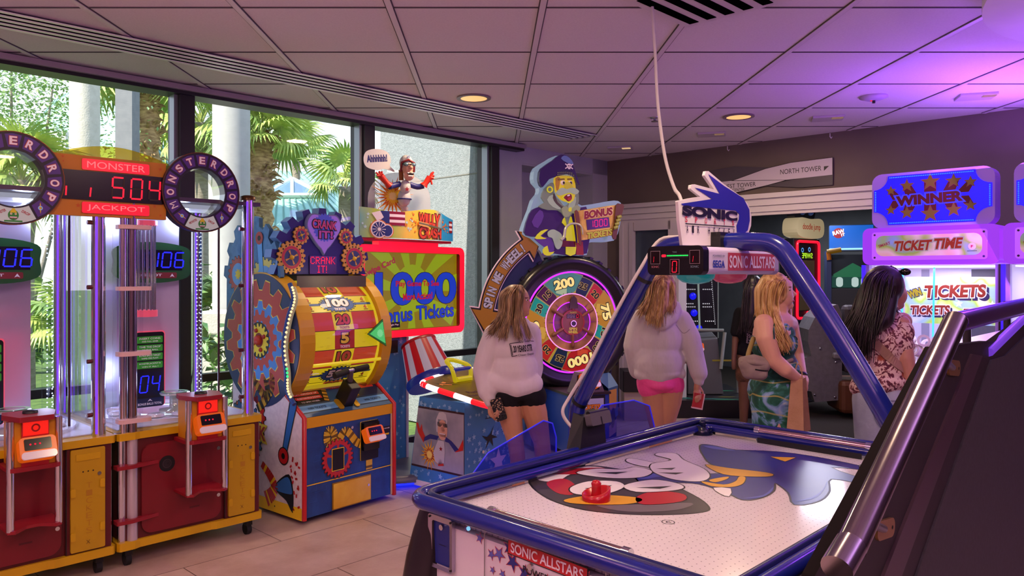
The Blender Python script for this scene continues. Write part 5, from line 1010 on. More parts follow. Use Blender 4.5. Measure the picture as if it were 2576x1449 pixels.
g = G(); g.M = PM; X, Y_ = q(1372, 480); g.ring(X, Y_, .02, .03, YLW, .07, z0=.06); g.build('earring', pb)
# lower cabinet
g = G(); g.box(-.24, .16, -.45, .05, .06, .56, mat('#1c3f9c', .4)); g.box(-.25, .17, -.47, .05, .56, .58, mat('#2a1c20', .4)); g.box(-.42, .46, -.05, .1, .05, .3, BLUC); cb = g.build('ticket_cabinet', t)
g = G(); g.M = front(-.452, -.10, -.14); g.rect(-.10, .22, .20, .69, BLACK, .002); g.rect(-.085, .205, .11, .66, mat('#21479c', .4), .003); g.rect(-.085, .205, .54, .665, mat('#b9c4d8', .4), .004); g.otext('TICKETS', .06, .59, .21, .045, mat('#e88a1c', .4), mat('#7a2a10', .5), .005, .04, .06, 0, .2)
for x in (0, .13): g.prism(rrect(x-.035, x+.035, .525, .55, .01), .004, .015, BLACK)
g.poly(circ(-.0, .18, .035, 14, ry=.06), mat('#d07a3a', .5), .004); g.build('ticket_door', cb)
g = G(); g.M = front(-.44, -.10, -.165); P = [(-.10, .745), (.22, .745), (.15, .92), (-.03, .92)]; g.prism(P, -.1, .0, mat('#7a6f74', .35, .3)); g.rect(-.05, .17, .765, .90, BLACK, .001); g.build('reader_housing', t); card_reader(t, -.04, -.455, .685, 1.35)
g = G(); V = [(.17, -.42, .60), (.42, -.15, .58), (.42, .05, .71), (.17, .05, .74)]; g.add(V+[(x, y, .3) for x, y, z in V], [(0, 1, 2, 3), (4, 5, 1, 0), (5, 6, 2, 1)], mat('#3a5a84', .4)); g.M = frame((.17, -.421, -.14), (.25, .27, 0), (0, 0, 1)); g.poly([(.02, .72), (.30, .70), (.30, .55), (.25, .52), (.16, .55), (.06, .53), (.02, .60)], mat('#c0863c', .5), .003); g.ring(.16, .45, .05, .065, BLACK, .003); g.poly(circ(.16, .45, .09), mat('#141c3c', .5), .002); g.poly([(.02, .40), (.30, .42), (.28, .3), (.02, .3)], mat('#8a6a84', .5), .002); g.build('map_panel', t)
# ================================================================ air hockey table   (local x = u, y = -v)
HO = uv(2.8, -1.53); HM = Matrix.Translation(HO)@RZ(A45); HI = HM.inverted()
t = thing('air_hockey_table', 'white and blue air hockey table with an overhead scoreboard arch in the foreground', 'air hockey table', HO, A45)
HB = mat('#141f80', .2, 0, 0, 1, .5, .4); HBD = mat('#141a58', .3); HW = mat('#dcd6dc', .4); HZ = .775; VIO = mat('#7a4cc8', .35)
CX = -.045
def rloop(hx, hy, r, z, n=8): return [(x, y, z) for x, y in rrect(CX-hx-.045, CX+hx+.045, -hy, hy, r, n)]
g = G(); g.tube(rloop(.97, .63, .10, .820), .028, HB, 14, closed=True); rm = g.build('rim', t)
g = G(); g.tube(rloop(.932, .592, .07, .834), .014, HBD, 10, closed=True); g.tube(rloop(.908, .568, .06, .806), .021, HB, 10, closed=True); g.build('inner_rail', rm)
g = G(); g.prism([p[:2] for p in rloop(.95, .61, .08, 0)], .10, .20, mat('#1a2150', .45)); g.prism([p[:2] for p in rloop(.94, .60, .10, 0)], .20, .752, HW); g.ring(0, 0, 0, .01, HW, .76); g.build('body', t)
for sx in (-1, 1):
    for sy in (-1, 1):
        g = G(); g.tube([(CX+sx*(.945+.03*math.sin(PI*k/8)), sy*(.56+.03*math.sin(PI*k/8)), .08+.70*k/8) for k in range(9)], [.055+.03*math.sin(PI*k/8) for k in range(9)], mat('#241d22', .3), 16); g.build('corner_bumper', t)
        g = G(); g.M = T(CX+sx*.8, sy*.48, 0); g.lathe([(.05, 0), (.05, .03), (.025, .035), (.025, .11)], BLACK, 14); g.build('foot', t)
def fsurf(n, b):
    co = coords(n, 1)
    vo = nd(n, 'ShaderNodeTexVoronoi', voronoi_dimensions='2D', Scale=38.0, Randomness=0.0); n.links.new(co, vo.inputs['Vector'])
    r = ramp(n, vo.outputs['Distance'], [(.065, '#8a848e'), (.105, '#ded8de')]); n.links.new(r.outputs[0], b.inputs['Base Color'])
SURF = nodemat('perforated_white', fsurf, .12)
g = G(); g.M = T(0, 0, HZ); g.prism(rrect(-1.0, .91, -.57, .57, .05), -.02, 0, SURF); ps = g.build('playing_surface', t)
def tl(px, py, z=HZ):
    Y = 1934*(CAMH-z)/(py-690); p = HI @ Vector(((px-1235)/1934*Y, Y, z)); return (p.x, p.y)
g = G(); g.M = T(0, 0, HZ); AR = mat('#b02430', .3); AG = mat('#3c363c', .35); AY = mat('#d8a028', .3); AB = mat('#242c86', .28); AB2 = mat('#4a58b8', .3); AW = mat('#ebe6ea', .3); AK = mat('#17141c', .35); SH = mat('#b8b0b8', .35)
def sh(pts, m, z, sm=4, ol=0, om=None):
    P = [tl(*p) for p in pts]
    if sm: P = [(v.x, v.y) for v in catmull(P, sm, True)]
    if ol:
        cx = sum(p[0] for p in P)/len(P); cy = sum(p[1] for p in P)/len(P); n = len(P); O = []
        ar = sum(P[i][0]*P[(i+1) % n][1]-P[(i+1) % n][0]*P[i][1] for i in range(n)); sg_ = 1 if ar > 0 else -1
        for i in range(n):
            d = (Vector(P[(i+1) % n])-Vector(P[i-1])); d = d.normalized() if d.length > 1e-9 else Vector((1, 0)); O.append((P[i][0]+sg_*d.y*ol, P[i][1]-sg_*d.x*ol))
        g.poly(O, om or AK, z-.0002)
    g.poly(P, m, z)
# plain swooshes in the colours of the printed field (no character)
sh([(1333, 1208), (1375, 1180), (1470, 1172), (1540, 1178), (1640, 1200), (1740, 1245), (1780, 1275), (1765, 1288), (1680, 1294), (1560, 1292), (1450, 1278), (1370, 1248)], AG, .0008, 4, .008)
sh([(1350, 1205), (1390, 1182), (1480, 1174), (1520, 1180), (1440, 1192), (1400, 1212)], AW, .0012); sh([(1385, 1192), (1440, 1180), (1520, 1178), (1500, 1190), (1440, 1194)], AR, .0016); sh([(1375, 1215), (1420, 1205), (1450, 1225), (1440, 1245), (1400, 1240)], AR, .0014)
sh([(1420, 1258), (1500, 1246), (1600, 1252), (1612, 1262), (1560, 1270), (1450, 1268)], AY, .0016, 4, .005); sh([(1600, 1252), (1650, 1236), (1720, 1244), (1715, 1262), (1620, 1270)], AR, .0016, 4, .005); sh([(1500, 1272), (1600, 1270), (1740, 1266), (1700, 1284), (1580, 1288)], mat('#6a6068', .35), .0014)
sh([(1768, 1118), (1800, 1122), (1850, 1132), (1960, 1137), (2080, 1155), (2205, 1184), (2090, 1176), (2190, 1212), (2185, 1220), (2090, 1205), (2085, 1235), (2060, 1260), (2000, 1270), (1985, 1240), (1950, 1215), (1945, 1235), (1915, 1252), (1870, 1258), (1830, 1240), (1760, 1218), (1700, 1214), (1620, 1214), (1602, 1200), (1640, 1190), (1720, 1196), (1800, 1192), (1850, 1190), (1790, 1168), (1770, 1145), (1762, 1128)], AB, .0010, 3, .008)
sh([(2000, 1262), (2050, 1254), (2076, 1228), (2080, 1212), (2070, 1232), (2045, 1250)], AB2, .0016); sh([(1770, 1122), (1800, 1124), (1850, 1134), (1820, 1133), (1785, 1128)], AB2, .0016); sh([(1870, 1254), (1920, 1246), (1945, 1226), (1938, 1240), (1915, 1252)], AB2, .0016); sh([(1600, 1200), (1640, 1192), (1700, 1196), (1660, 1200), (1620, 1206)], AB2, .0016)
sh([(1640, 1168), (1690, 1158), (1650, 1146), (1660, 1140), (1700, 1142), (1720, 1158), (1770, 1180), (1785, 1200), (1760, 1212), (1700, 1208), (1660, 1196), (1640, 1184)], AW, .0020, 4, .006); sh([(1575, 1160), (1590, 1154), (1650, 1166), (1690, 1176), (1650, 1178), (1600, 1170)], AW, .0018, 4, .006)
sh([(1450, 1190), (1500, 1180), (1560, 1182), (1600, 1176), (1640, 1186), (1620, 1200), (1560, 1204), (1500, 1200)], AW, .0018, 4, .006); sh([(1570, 1222), (1640, 1208), (1700, 1216), (1720, 1228), (1680, 1236), (1600, 1238)], AW, .0018, 4, .006); sh([(1435, 1228), (1480, 1212), (1550, 1212), (1570, 1226), (1520, 1244), (1450, 1244)], AW, .0018, 4, .006)
for P in ([(1650, 1180), (1700, 1178), (1690, 1183)], [(1655, 1190), (1720, 1190), (1700, 1195)], [(1600, 1228), (1690, 1224), (1660, 1231)], [(1500, 1190), (1580, 1188), (1550, 1194)], [(1470, 1230), (1540, 1222), (1510, 1236)]): sh(P, AK, .0024, 0)
sh([(1775, 1170), (1830, 1178), (1930, 1190), (1942, 1198), (1900, 1200), (1820, 1194)], AY, .0020, 4, .004); sh([(1765, 1212), (1820, 1220), (1850, 1212), (1860, 1200), (1875, 1202), (1868, 1218), (1840, 1226), (1790, 1224)], AY, .0020, 4, .004); sh([(1785, 1208), (1830, 1200), (1828, 1206), (1800, 1214)], AY, .0018, 4, .004)
sh([(1938, 1150), (2002, 1152), (1975, 1162)], AY, .0020, 0, .004); sh([(1795, 1228), (1838, 1230), (1834, 1250), (1810, 1242)], AW, .0020, 2, .003)
c = tl(1681, 1314); g.ring(*c, .020, .0225, AK, .0015); g.M = T(c[0], c[1], HZ)@RZ(-PI/4); g.text('C', 0, 0, .017, .02, AK, .0015, .01); g.build('printed_swooshes', ps)
# goals
for s_ in (-1, 1):
    g = G(); g.tube([(CX+s_*.95, -.27, .832), (CX+s_*.95, .27, .832)], .014, mat('#e0c0c0', .15, 1), 12); g.tube([(CX+s_*.95, -.28, .832), (CX+s_*.95, -.255, .832)], .018, CHROME, 12); g.tube([(CX+s_*.95, .255, .832), (CX+s_*.95, .28, .832)], .018, CHROME, 12); g.M = frame((CX+s_*.938, 0, .783), (0, -s_, 0), (0, 0, 1)); g.rect(-.25, .25, -.006, .02, BLACK, .027); g.build('goal_bar', t)
# end panel artwork
g = G(); g.M = left(-1.0315, 0, .05); r = random.Random(6); NV = mat('#2a2f80', .4); LR = mat('#c23a44', .4)
def st(x, y, s_, big=False):
    a = r.uniform(.9, 1.5); g.poly(star(x, y, s_, 5, .4, a), LR, .001); g.poly(star(x, y, s_*.82, 5, .4, a), NV if big else mat('#5a60b0', .4), .0018)
for x, y, s_ in ((-.355, .715, .014), (-.29, .70, .022), (-.235, .66, .022), (-.20, .67, .03), (-.185, .61, .018), (-.13, .585, .02), (-.23, .61, .016)): st(x, y, s_)
for x, y, s_ in ((-.155, .70, .03), (-.14, .66, .035), (-.09, .64, .03), (-.04, .635, .025), (.0, .635, .03), (.06, .63, .03), (.12, .64, .04), (.17, .65, .035), (.21, .67, .03), (.15, .69, .03)): st(x, y, s_, True)
g.M = left(-1.0315, -.025, .752)@RZ(-.03); g.rect(-.185, .135, -.025, .025, AK, .003); g.rect(-.182, .132, -.022, .022, mat('#c2202a', .4), .0035); g.text('SONIC ALLSTARS', -.025, 0, .29, .032, LETW, .005, .02); g.M = left(-1.0315, 0, .05)
g.text('POWERED BY', .0, .648, .19, .024, AK, .003, .012, -.04); g.otext('SEGA', .02, .60, .2, .06, mat('#2038b8', .4), LETW, .003, .05, .03, -.04); g.prism(circ(-.06, .668, .010, 12), .002, .012, CHROME); g.prism(circ(-.34, .72, .007, 10), .002, .008, mat('#8fd8ff', .3, 0, .8)); g.rect(-.2665, -.2625, .22, .76, STEEL, .004); g.rect(.2225, .2265, .22, .76, STEEL, .004); g.build('end_artwork', t)
g = G(); g.M = left(-1.0315, 0, .05); P = rrect(-.535, -.41, .55, .733, .01); Q = rrect(-.518, -.427, .562, .712, .008); n = len(P)
g.add([(*p, .0) for p in P]+[(*p, .016) for p in P]+[(*q_, .012) for q_ in Q], [(i, (i+1) % n, n+(i+1) % n, n+i) for i in range(n)]+[(n+i, n+(i+1) % n, 2*n+(i+1) % n, 2*n+i) for i in range(n)], mat('#b4aec0', .25, .9)); g.poly(Q, mat('#1c2a78', .35), .003); g.prism(circ(-.47, .695, .010, 14), .003, .014, CHROME); g.rect(-.49, -.455, .63, .632, BLACK, .004)
for x, y in ((-.527, .723), (-.418, .723), (-.527, .56), (-.418, .56)): g.prism(circ(x, y, .004, 8), .015, .018, BLACK)
g.build('coin_door', t)
# arch
g = G(); AP = catmull([(0, .70, .74), (0, .705, .98), (0, .66, 1.08), (0, .47, 1.40), (0, .315, 1.64), (0, .24, 1.725), (0, .12, 1.745), (0, -.14, 1.745), (0, -.25, 1.725), (0, -.32, 1.64), (0, -.47, 1.41), (0, -.66, 1.09), (0, -.705, .98), (0, -.70, .74)], 5); g.tube(AP, .036, HB, 14); ar = g.build('arch', t)
for k in (8, 19):
    g = G(); p = AP[k]; d = (AP[k+1]-AP[k-1]).normalized(); g.tube([p-d*.008, p+d*.008], .0385, BLACK, 14); g.build('cable_tie', ar)
g = G(); g.box(-.06, .06, -.05, .05, 1.70, 1.785, BLACK); g.build('arch_bracket', ar)
# scoreboard
g = G(); g.M = frame((-.29, 0, 1.67), (0, -1, 0), (0, 0, 1)); g.prism(rrect(-.112, .112, -.05, .052, .02), -.58, -.0, mat('#cfc4e4', .35), mat('#cfc4e4', .35)); sb = g.build('scoreboard', t, .004)
g = G(); g.M = frame((-.291, 0, 1.67), (0, -1, 0), (0, 0, 1)); g.prism(rrect(-.118, .118, -.053, .055, .022), -.02, .018, mat('#0e0c10', .25))
for x in (-.083, .083): g.rect(x-.021, x+.021, -.012, .038, mat('#8a7a80', .4), .0185); g.rect(x-.019, x+.019, -.010, .036, DISP, .019); seg7(g, '1', x-.010, .006, .008, .022, .02, LEDR, .020); g.text('SONIC', x, -.022, .034, .008, mat('#a05a6a', .5) if x < 0 else mat('#6a7a8a', .5), .019, .01)
g.rect(-.020, .020, -.05, .006, mat('#8a7a80', .4), .0185); g.rect(-.018, .018, -.048, .004, DISP, .019); seg7(g, '0', .0, -.022, .018, .040, .02, LEDR, .020, None, .05); g.text('TIME', 0, .032, .02, .006, mat('#4a6a6a', .5), .019); g.prism(rrect(-.058, .058, .012, .026, .006), .018, .0186, BLACK); g.prism(rrect(-.056, -.036, .014, .024, .005), .0186, .019, LEDR)
for k in range(15): g.poly(circ(-.030+k*.006, .019, .0026, 8), mat('#20ff60', .3, 0, 1.3), .0195)
g.build('score_display', sb)
g = G(); g.M = front(-.1125, 0, 1.67); g.rect(-.12, .28, -.036, .032, mat('#b03c52', .4), .001); g.text('SONIC ALLSTARS', .08, -.002, .38, .048, mat('#d8c8ec', .4), .002, .02); g.text('POWERED BY', -.19, .018, .09, .008, mat('#3a3a7a', .4), .002, .01); g.text('SEGA', -.19, -.012, .09, .028, mat('#2a3aa8', .4), .002, .04)
g.box(-.27, -.262, 0, 0, -.0, .0, BLACK) if False else None; g.build('side_lettering', sb)
g = G(); g.M = frame((.291, 0, 1.67), (0, 1, 0), (0, 0, 1)); g.prism(rrect(-.116, .116, -.052, .054, .022), -.02, .014, mat('#a898c8', .3)); g.build('end_cap', sb)
for x, c_ in ((-.16, '#2aa0a8'), (.10, '#d0486a')):
    g = G(); g.M = T(x, 0, 1.62); g.lathe([(.075, .004), (.07, -.015), (.05, -.03), (.02, -.037), (0, -.038)], mat(c_, .2, 0, .25), 20); g.build('dome_lamp', sb)
# top sign
def sp(px, py, v=-1.53):
    r_ = (px-1235)/1934; u = -v*(1+r_)/(1-r_); Y = (u-v)*S; return (u-2.8, CAMH-(py-690)/1934*Y)
g = G(); g.M = front(-.008); OUTR = [(1701, 506), (1732, 499), (1757, 495), (1733, 476), (1734, 466), (1743, 464), (1792, 477), (1768, 442), (1771, 431), (1778, 431), (1816, 463), (1858, 493), (1878, 515), (1886, 543), (1885, 568), (1878, 588), (1878, 597), (1794, 597), (1790, 618), (1712, 617), (1704, 555)]
P = [sp(*p) for p in OUTR]; g.prism(P, -.012, .0, HW); ts = g.build('top_sign', t, .003)
g = G(); g.M = front(-.008); INN = [(1707, 513), (1786, 501), (1741, 472), (1805, 488), (1776, 438), (1816, 468), (1865, 499), (1880, 528), (1881, 555), (1876, 579), (1863, 592), (1849, 594), (1847, 568), (1853, 552), (1854, 539), (1845, 530), (1714, 518)]
SB = mat('#2028a0', .35); g.poly([sp(*p) for p in INN], SB, .0015)
def tx(s_, pa, pb, h, m, bold=.02, sp_=0):
    a, b = sp(*pa), sp(*pb); dx = b[0]-a[0]; n_ = len(s_)
    if not sp_: g.text(s_, (a[0]+b[0])/2, (a[1]+b[1])/2, dx, h, m, .003, bold, math.atan2(b[1]-a[1], dx))
    else:
        for k, ch in enumerate(s_):
            if ch != ' ': f = k/(n_-1); g.text(ch, a[0]+dx*f, a[1]+(b[1]-a[1])*f, sp_, h, m, .003, bold)
tx('SONIC', (1710, 529), (1849, 545), .04, AK, .06); tx('SPORTS', (1720, 552), (1838, 561), .022, mat('#c02030', .4), .02, .016); tx('AIR HOCKEY', (1723, 576), (1840, 585), .028, AK, .01, .013)
a, b = sp(1718, 563), sp(1842, 571); g.poly([(a[0], a[1]-.002), (b[0], b[1]-.002), (b[0], b[1]+.002), (a[0], a[1]+.002)], AK, .003); g.build('sign_lettering', ts)
# side guards, card holder
VACR = glassy((.62, .6, .95), .03, .02, '#3030c8', .16); EDG = mat('#3a34ff', .3, 0, .5)
for P in ([(-.72, .80), (-.70, .835), (-.62, .90), (-.28, .985), (-.22, .965), (-.195, .90), (-.195, .80)], [(.06, .80), (.09, .97), (.14, 1.0), (.40, .995), (.54, .95), (.60, .80)]):
    g = G(); g.M = front(.665); g.prism(P, -.006, 0, VACR, VACR); gd = g.build('side_guard', t); g = G(); g.M = front(.665); g.tube([(x, y, -.003) for x, y in P], .0035, EDG, 5); g.build('lit_edge', gd)
g = G(); g.M = frame((-.01, .60, .83), (1, 0, 0), (0, 0, 1)); V = [(-.115, .60, .81), (.085, .60, .81), (.115, .64, .97), (-.035, .64, .97), (-.115, .68, .81), (.085, .68, .81), (.115, .70, .985), (-.035, .70, .985)]; g.M = Matrix(); g.add(V, [(0, 1, 2, 3), (5, 4, 7, 6), (1, 5, 6, 2), (4, 0, 3, 7), (3, 2, 6, 7), (4, 5, 1, 0)], BLACK); hd_ = g.build('card_holder', t)
g = G(); g.M = frame((.045, .632, .962), (1, 0, 0), (0, .25, 1)); g.prism(rrect(-.075, .075, -.035, .022, .01), -.004, .03, mat('#57525a', .35)); g.rect(-.004, .004, -.034, .0, BLACK, .031); g.tube([(-.07, .022, .015), (.07, .022, .015)], .012, BLACK, 8); g.build('card_slot', hd_)
# strikers
def striker(px, py, m, lab, tilt, rz=0):
    p = HM @ Vector((*tl(px, py, HZ), HZ+.001)); o = thing('striker', lab, 'air hockey striker', p, rz, 'air hockey strikers'); g = G(); n = 28; V = []
    for i in range(n):
        a = 2*PI*i/n; c_, s_ = math.cos(a), math.sin(a); h = .034+tilt*.014*c_; V += [(.052*c_, .052*s_, 0), (.054*c_, .054*s_, h), (.047*c_, .047*s_, h), (.044*c_, .044*s_, .008), (0.02*c_, .02*s_, .008)]
    F = []
    for i in range(n):
        a, b = i*5, (i+1) % n*5
        for k in range(4): F.append((a+k, b+k, b+k+1, a+k+1))
    g.add(V, F, m, True); g.build('base', o); g = G(); g.lathe([(.02, .006), (.018, .03), (.017, .05), (.019, .062), (.013, .072), (0, .074)], m, 20); g.build('knob', o)
striker(1500, 1258, mat('#b01420', .25), 'red striker lying on the white air hockey field', 1, .2); striker(1767, 1092, mat('#0e1438', .2), 'dark blue striker near the far corner of the air hockey field', -1.2, .6); striker(2196, 1196, mat('#14141e', .2), 'black striker half hidden behind the slanted chrome handrail', 0, 0)
# white cable from the ceiling to the arch
pts = [at(1640, 22, 3.95)]; pts[0].z = ZC
pts += [at(1648, 130, 3.9), at(1655, 260, 3.8), at(1672, 390, 3.65), at(1695, 470, 3.4), at(1712, 500, 3.25)]
q_ = [HM @ Vector(p) for p in ((.03, .15, 1.79), (.0, .26, 1.765), (-.035, .33, 1.65), (-.045, .47, 1.43), (-.05, .60, 1.21), (-.06, .70, 1.06), (-.075, .73, .99), (-.05, .71, .93), (-.03, .66, .90))]
g = G(); g.tube(catmull(pts+q_, 6), .008, mat('#cfc8cc', .5), 8); tag(g.build('power_cable'), 'thin white cable hanging from the ceiling down to the air hockey arch', 'cable')

# ================================================================ ticket machines at the right wall (local x = v, y = u)
LAV = mat('#b49ade', .35); HDR = mat('#a83cff', .35, 0, .72); SGB = mat('#1a10ff', .3, 0, 1.15); ICE = mat('#3fb8ff', .3, 0, 1.6)
def ticket_machine(label, loc):
    t = thing('ticket_machine', label, 'arcade machine', loc, -A45, 'violet ticket machines')
    g = G(); g.box(-.44, .44, .04, .85, .06, .82, LAV); g.build('base_cabinet', t)
    for x in (-.43, .43):
        g = G(); g.box(x-.018, x+.018, .0, .06, .82, 1.69, mat('#a48fd0', .35)); ps_ = g.build('front_post', t); g = G(); g.box(x-.012+(-.02 if x < 0 else .02), x+.012+(-.02 if x < 0 else .02), -.012, .0, .70, 1.69, mat('#3a1cff', .3, 0, 1.4)); g.build('light_strip', ps_)
    g = G(); g.box(-.44, .44, .82, .85, .82, 1.69, mat('#c9c2d8', .4)); g.box(-.44, -.425, .06, .85, .82, 1.69, mat('#cfc8dc', .4)); g.box(.425, .44, .06, .85, .82, 1.69, mat('#cfc8dc', .4)); g.build('inner_wall', t)
    g = G(); g.M = front(.82); g.rect(.08, .40, .75, 1.66, mat('#4a4658', .5), .002); g.rect(-.28, -.22, .86, 1.66, mat('#8a86a0', .4), .003); g.build('inner_panel', t)
    g = G(); g.M = frame((0, -.01, 1.83), (1, 0, 0), (0, 0, 1)); g.prism(rrect(-.445, .445, -.14, .138, .05), -.5, .03, HDR); h = g.build('header', t, .01)
    def band(n, b):
        co = coords(n, 1, 0); wv = nd(n, 'ShaderNodeTexNoise', Scale=3.2, Detail=2); n.links.new(co, wv.inputs['Vector']); r_ = ramp(n, wv.outputs[0], [(.3, '#d8503a'), (.42, '#e8b0a0'), (.5, '#e6d2c8'), (.58, '#9cc04a'), (.66, '#8aa8d8'), (.75, '#d8cfae')]); n.links.new(r_.outputs[0], b.inputs['Base Color']); n.links.new(r_.outputs[0], b.inputs['Emission Color']); b.inputs['Emission Strength'].default_value = .22
    BAND = MC.setdefault('band', nodemat('rainbow_print', band, .3))
    g = G(); g.M = front(-.041, 0, 1.83); g.prism(rrect(-.375, .375, -.105, .105, .02), 0, .008, mat('#c05aff', .3, 0, .85)); g.prism(rrect(-.345, .345, -.075, .078, .05), .008, .010, BAND)
    g.otext('TICKET', -.095, .0, .25, .075, mat('#d2401c', .4, 0, .2), mat('#f2e6e6', .4, 0, .2), .012, .04, .07, .02, .2); g.otext('TIME', .135, .01, .18, .075, mat('#d2401c', .4, 0, .2), mat('#f2e6e6', .4, 0, .2), .012, .04, .07, .02, .2); g.text('SMART', -.285, .012, .085, .022, mat('#b02a50', .4), .012, .02, .3)
    g.poly(circ(.285, -.015, .024), LETW, .012); g.text('F', .285, -.015, .014, .018, mat('#c02030', .4), .0135, .04); g.rect(.255, .315, -.048, -.045, AK, .012)
    for x in (-.355, .355):
        for y in (-.085, .085): g.poly(circ(x, y, .008, 10), mat('#3a1a5a', .4), .0095)
    g.build('title_panel', h)
    g = G(); g.M = frame((.01, .02, 2.17), (1, 0, 0), (0, 0, 1)); g.prism(rrect(-.40, .40, -.205, .205, .07), -.14, .02, LAV); ws = g.build('winner_sign', t, .006)
    g = G(); g.M = front(-.001, .01, 2.17); P = []
    for cx, cy, a0 in ((.385, .185, PI), (-.385, .185, 1.5*PI), (-.385, -.18, 0), (.385, -.18, PI/2)): P += [(cx+.10*math.cos(a0+PI/2*i/6), cy+.10*math.sin(a0+PI/2*i/6)) for i in range(7)][::-1]
    g.prism(P, 0, .004, SGB); WRD = mat('#8a1230', .4, 0, .12); GLD = mat('#b88a3a', .4, 0, .15)
    g.otext('WINNER', -.01, .0, .44, .075, WRD, mat('#3a3aff', .3, 0, .9), .0055, .06, .10, .03)
    for k, (x, y, s_) in enumerate(((-.265, .075, .035), (-.155, .105, .045), (0, .12, .058), (.15, .115, .048), (.255, .10, .038), (-.265, -.07, .035), (-.155, -.095, .045), (0, -.11, .058), (.15, -.09, .048), (.255, -.065, .038))):
        d = 1 if y > 0 else -1; g.poly([(x-s_*.7, y), (x*.8-.04, y-d*.07), (x*.8+.04, y-d*.07), (x+s_*.7, y)], WRD, .0048); g.poly(star(x, y, s_*1.18), mat('#8a4a4a', .4), .0052); g.poly(star(x, y, s_), GLD, .006)
    g.build('winner_panel', ws)
    g = G(); g.M = front(-.006, .01, 2.17)
    for k in range(46):
        f = k/45
        for y in (-.168, .172): g.ball((-.27+.54*f, y, .004), .005, mat('#2a6aff', .3, 0, 2.0), 6)
    for k in range(12):
        for x in (-.372, .372): g.ball((x, -.07+.14*k/11, .004), .005, mat('#2a6aff', .3, 0, 2.0), 6)
    p = g.build('bulbs', ws); p['kind'] = 'stuff'
    g = G(); g.M = front(.50, .07, 1.415); g.rect(-.38, .38, -.18, .185, BAND, .0)
    for k in range(3): g.poly(star((-.05, .0, .22)[k], (.15, -.02, -.02)[k], .03), LETW, .001)
    RT = mat('#c23a26', .4, 0, .15); NO = mat('#241a4c', .4)
    def two(s_, x, y, w_, h_, c_=RT): g.text(s_, x+.010, y-.016, w_*1.06, h_*1.1, NO, .001, .11); g.otext(s_, x, y, w_, h_, c_, LETW, .0025, .05, .06, .03, .12)
    two('TICKETS', -.03, .075, .42, .10); two('TICKETS', -.2, -.075, .28, .075); two('TICKETS', .17, -.09, .28, .075); g.otext('WIN', -.31, .055, .10, .06, mat('#e2c81c', .4, 0, .25), NO, .002, .06, .08, .35); g.otext('WIN', .30, .05, .10, .06, mat('#e2c81c', .4, 0, .25), NO, .002, .06, .08, -.3); g.build('tickets_banner', t)
    for x in (-.28, -.06):
        g = G(); g.tube([(x, .3, .85), (x+.01, .32, 1.68)], .008, ICE, 6); g.build('light_rod', t)
    g = G(); g.box(-.42, .42, .06, .82, .84, .93, mat('#d8d0e0', .4)); g.build('prize_bed', t)
    g = G(); g.box(-.425, .425, .012, .018, .83, 1.685, GLASS); g.build('front_glass', t)
    g = G(); g.box(-.4, .4, .1, .75, 1.672, 1.684, mat('#f0e8ff', .3, 0, 1.6)); g.build('lamp_panel', t)
    g = G(); g.box(.435, .447, -.02, .03, .82, 1.69, BLACK); g.build('black_strip', t)
    g = G(); g.box(-.35, .35, -.10, .05, .62, .84, mat('#8a70c8', .35)); g.M = frame((0, -.06, .85), (1, 0, 0), (0, .5, 1)); g.prism(circ(0, .0, .03), .0, .03, mat('#ff40c0', .3, 0, .8)); g.build('control_shelf', t)
    return t
tm1 = ticket_machine('violet ticket machine with the blue winner sign, in front of the dark haired woman', uv(6.2, -1.70)); tm2 = dup(tm1, uv(6.2, -.79), None, 'second violet ticket machine cut off by the right edge of the picture')
TM = Matrix.Translation(uv(6.2, -1.70))@RZ(-A45)
light('AREA', TM @ Vector((0, .42, 1.66)), 9, (.85, .75, 1), .5, (0, 0, 0)); light('AREA', TM @ Vector((.91, .42, 1.66)), 6, (.85, .75, 1), .5, (0, 0, 0))
g = G(); n = 20
V = []
for r_, z in ((.045, -.022), (.045, .022), (.028, .022), (.028, -.022)): V += [(r_*math.cos(2*PI*i/n), r_*math.sin(2*PI*i/n), z) for i in range(n)]
g.add(V, [(a*n+i, a*n+(i+1) % n, ((a+1) % 4)*n+(i+1) % n, ((a+1) % 4)*n+i) for a in range(4) for i in range(n)], mat('#e8dfe0', .5)); ro = g.build('ticket_roll'); r = random.Random(12); RM_ = ro.data; bpy.data.objects.remove(ro); slots = []
for j in range(3):
    for i in range(8-j): slots.append((-.37+.1*i+.05*j, .13, .975+.075*j))
for j in range(2):
    for i in range(6): slots.append((-.32+.12*i, .27, 1.0+.085*j))
for k, (x, y, z) in enumerate(slots):
    o = bpy.data.objects.new('ticket_roll', RM_); C.objects.link(o); o.location = TM @ Vector((x, y, z)); o.rotation_euler = (PI/2+r.uniform(-.35, .35), r.uniform(-.3, .3), -A45+r.uniform(-.7, .7))
    tag(o, 'small white ring shaped roll in the heap behind the glass under the tickets banner', 'ticket roll', 'white rolls heaped in the ticket machine')
g = G(); g.box(-.07, .07, -.02, .02, -.025, .025, mat('#d8508a', .4)); o = g.build('prize_box'); o.matrix_world = TM @ T(-.22, .075, 1.10)@RZ(.1); tag(o, 'small pink box lying on the white rolls in the ticket machine', 'box')

# ================================================================ dark machine with handrails, right foreground (plane v = -0.5)
def rp(px, py, v=-.5):
    r_ = (px-1235)/1934; u = -v*(1+r_)/(1-r_); return u, CAMH-(py-690)/1934*(u-v)*S
t = thing('dark_ride_cabinet', 'dark cabinet with slanted chrome handrails at the right edge in the foreground', 'arcade machine', (0, 0, 0), A45)
DK1 = noisy('#1c1619', '#221b1f', 20, .5); DK2 = mat('#181114', .5); CARB = noisy('#2e2c2f', '#363439', 90, .6)
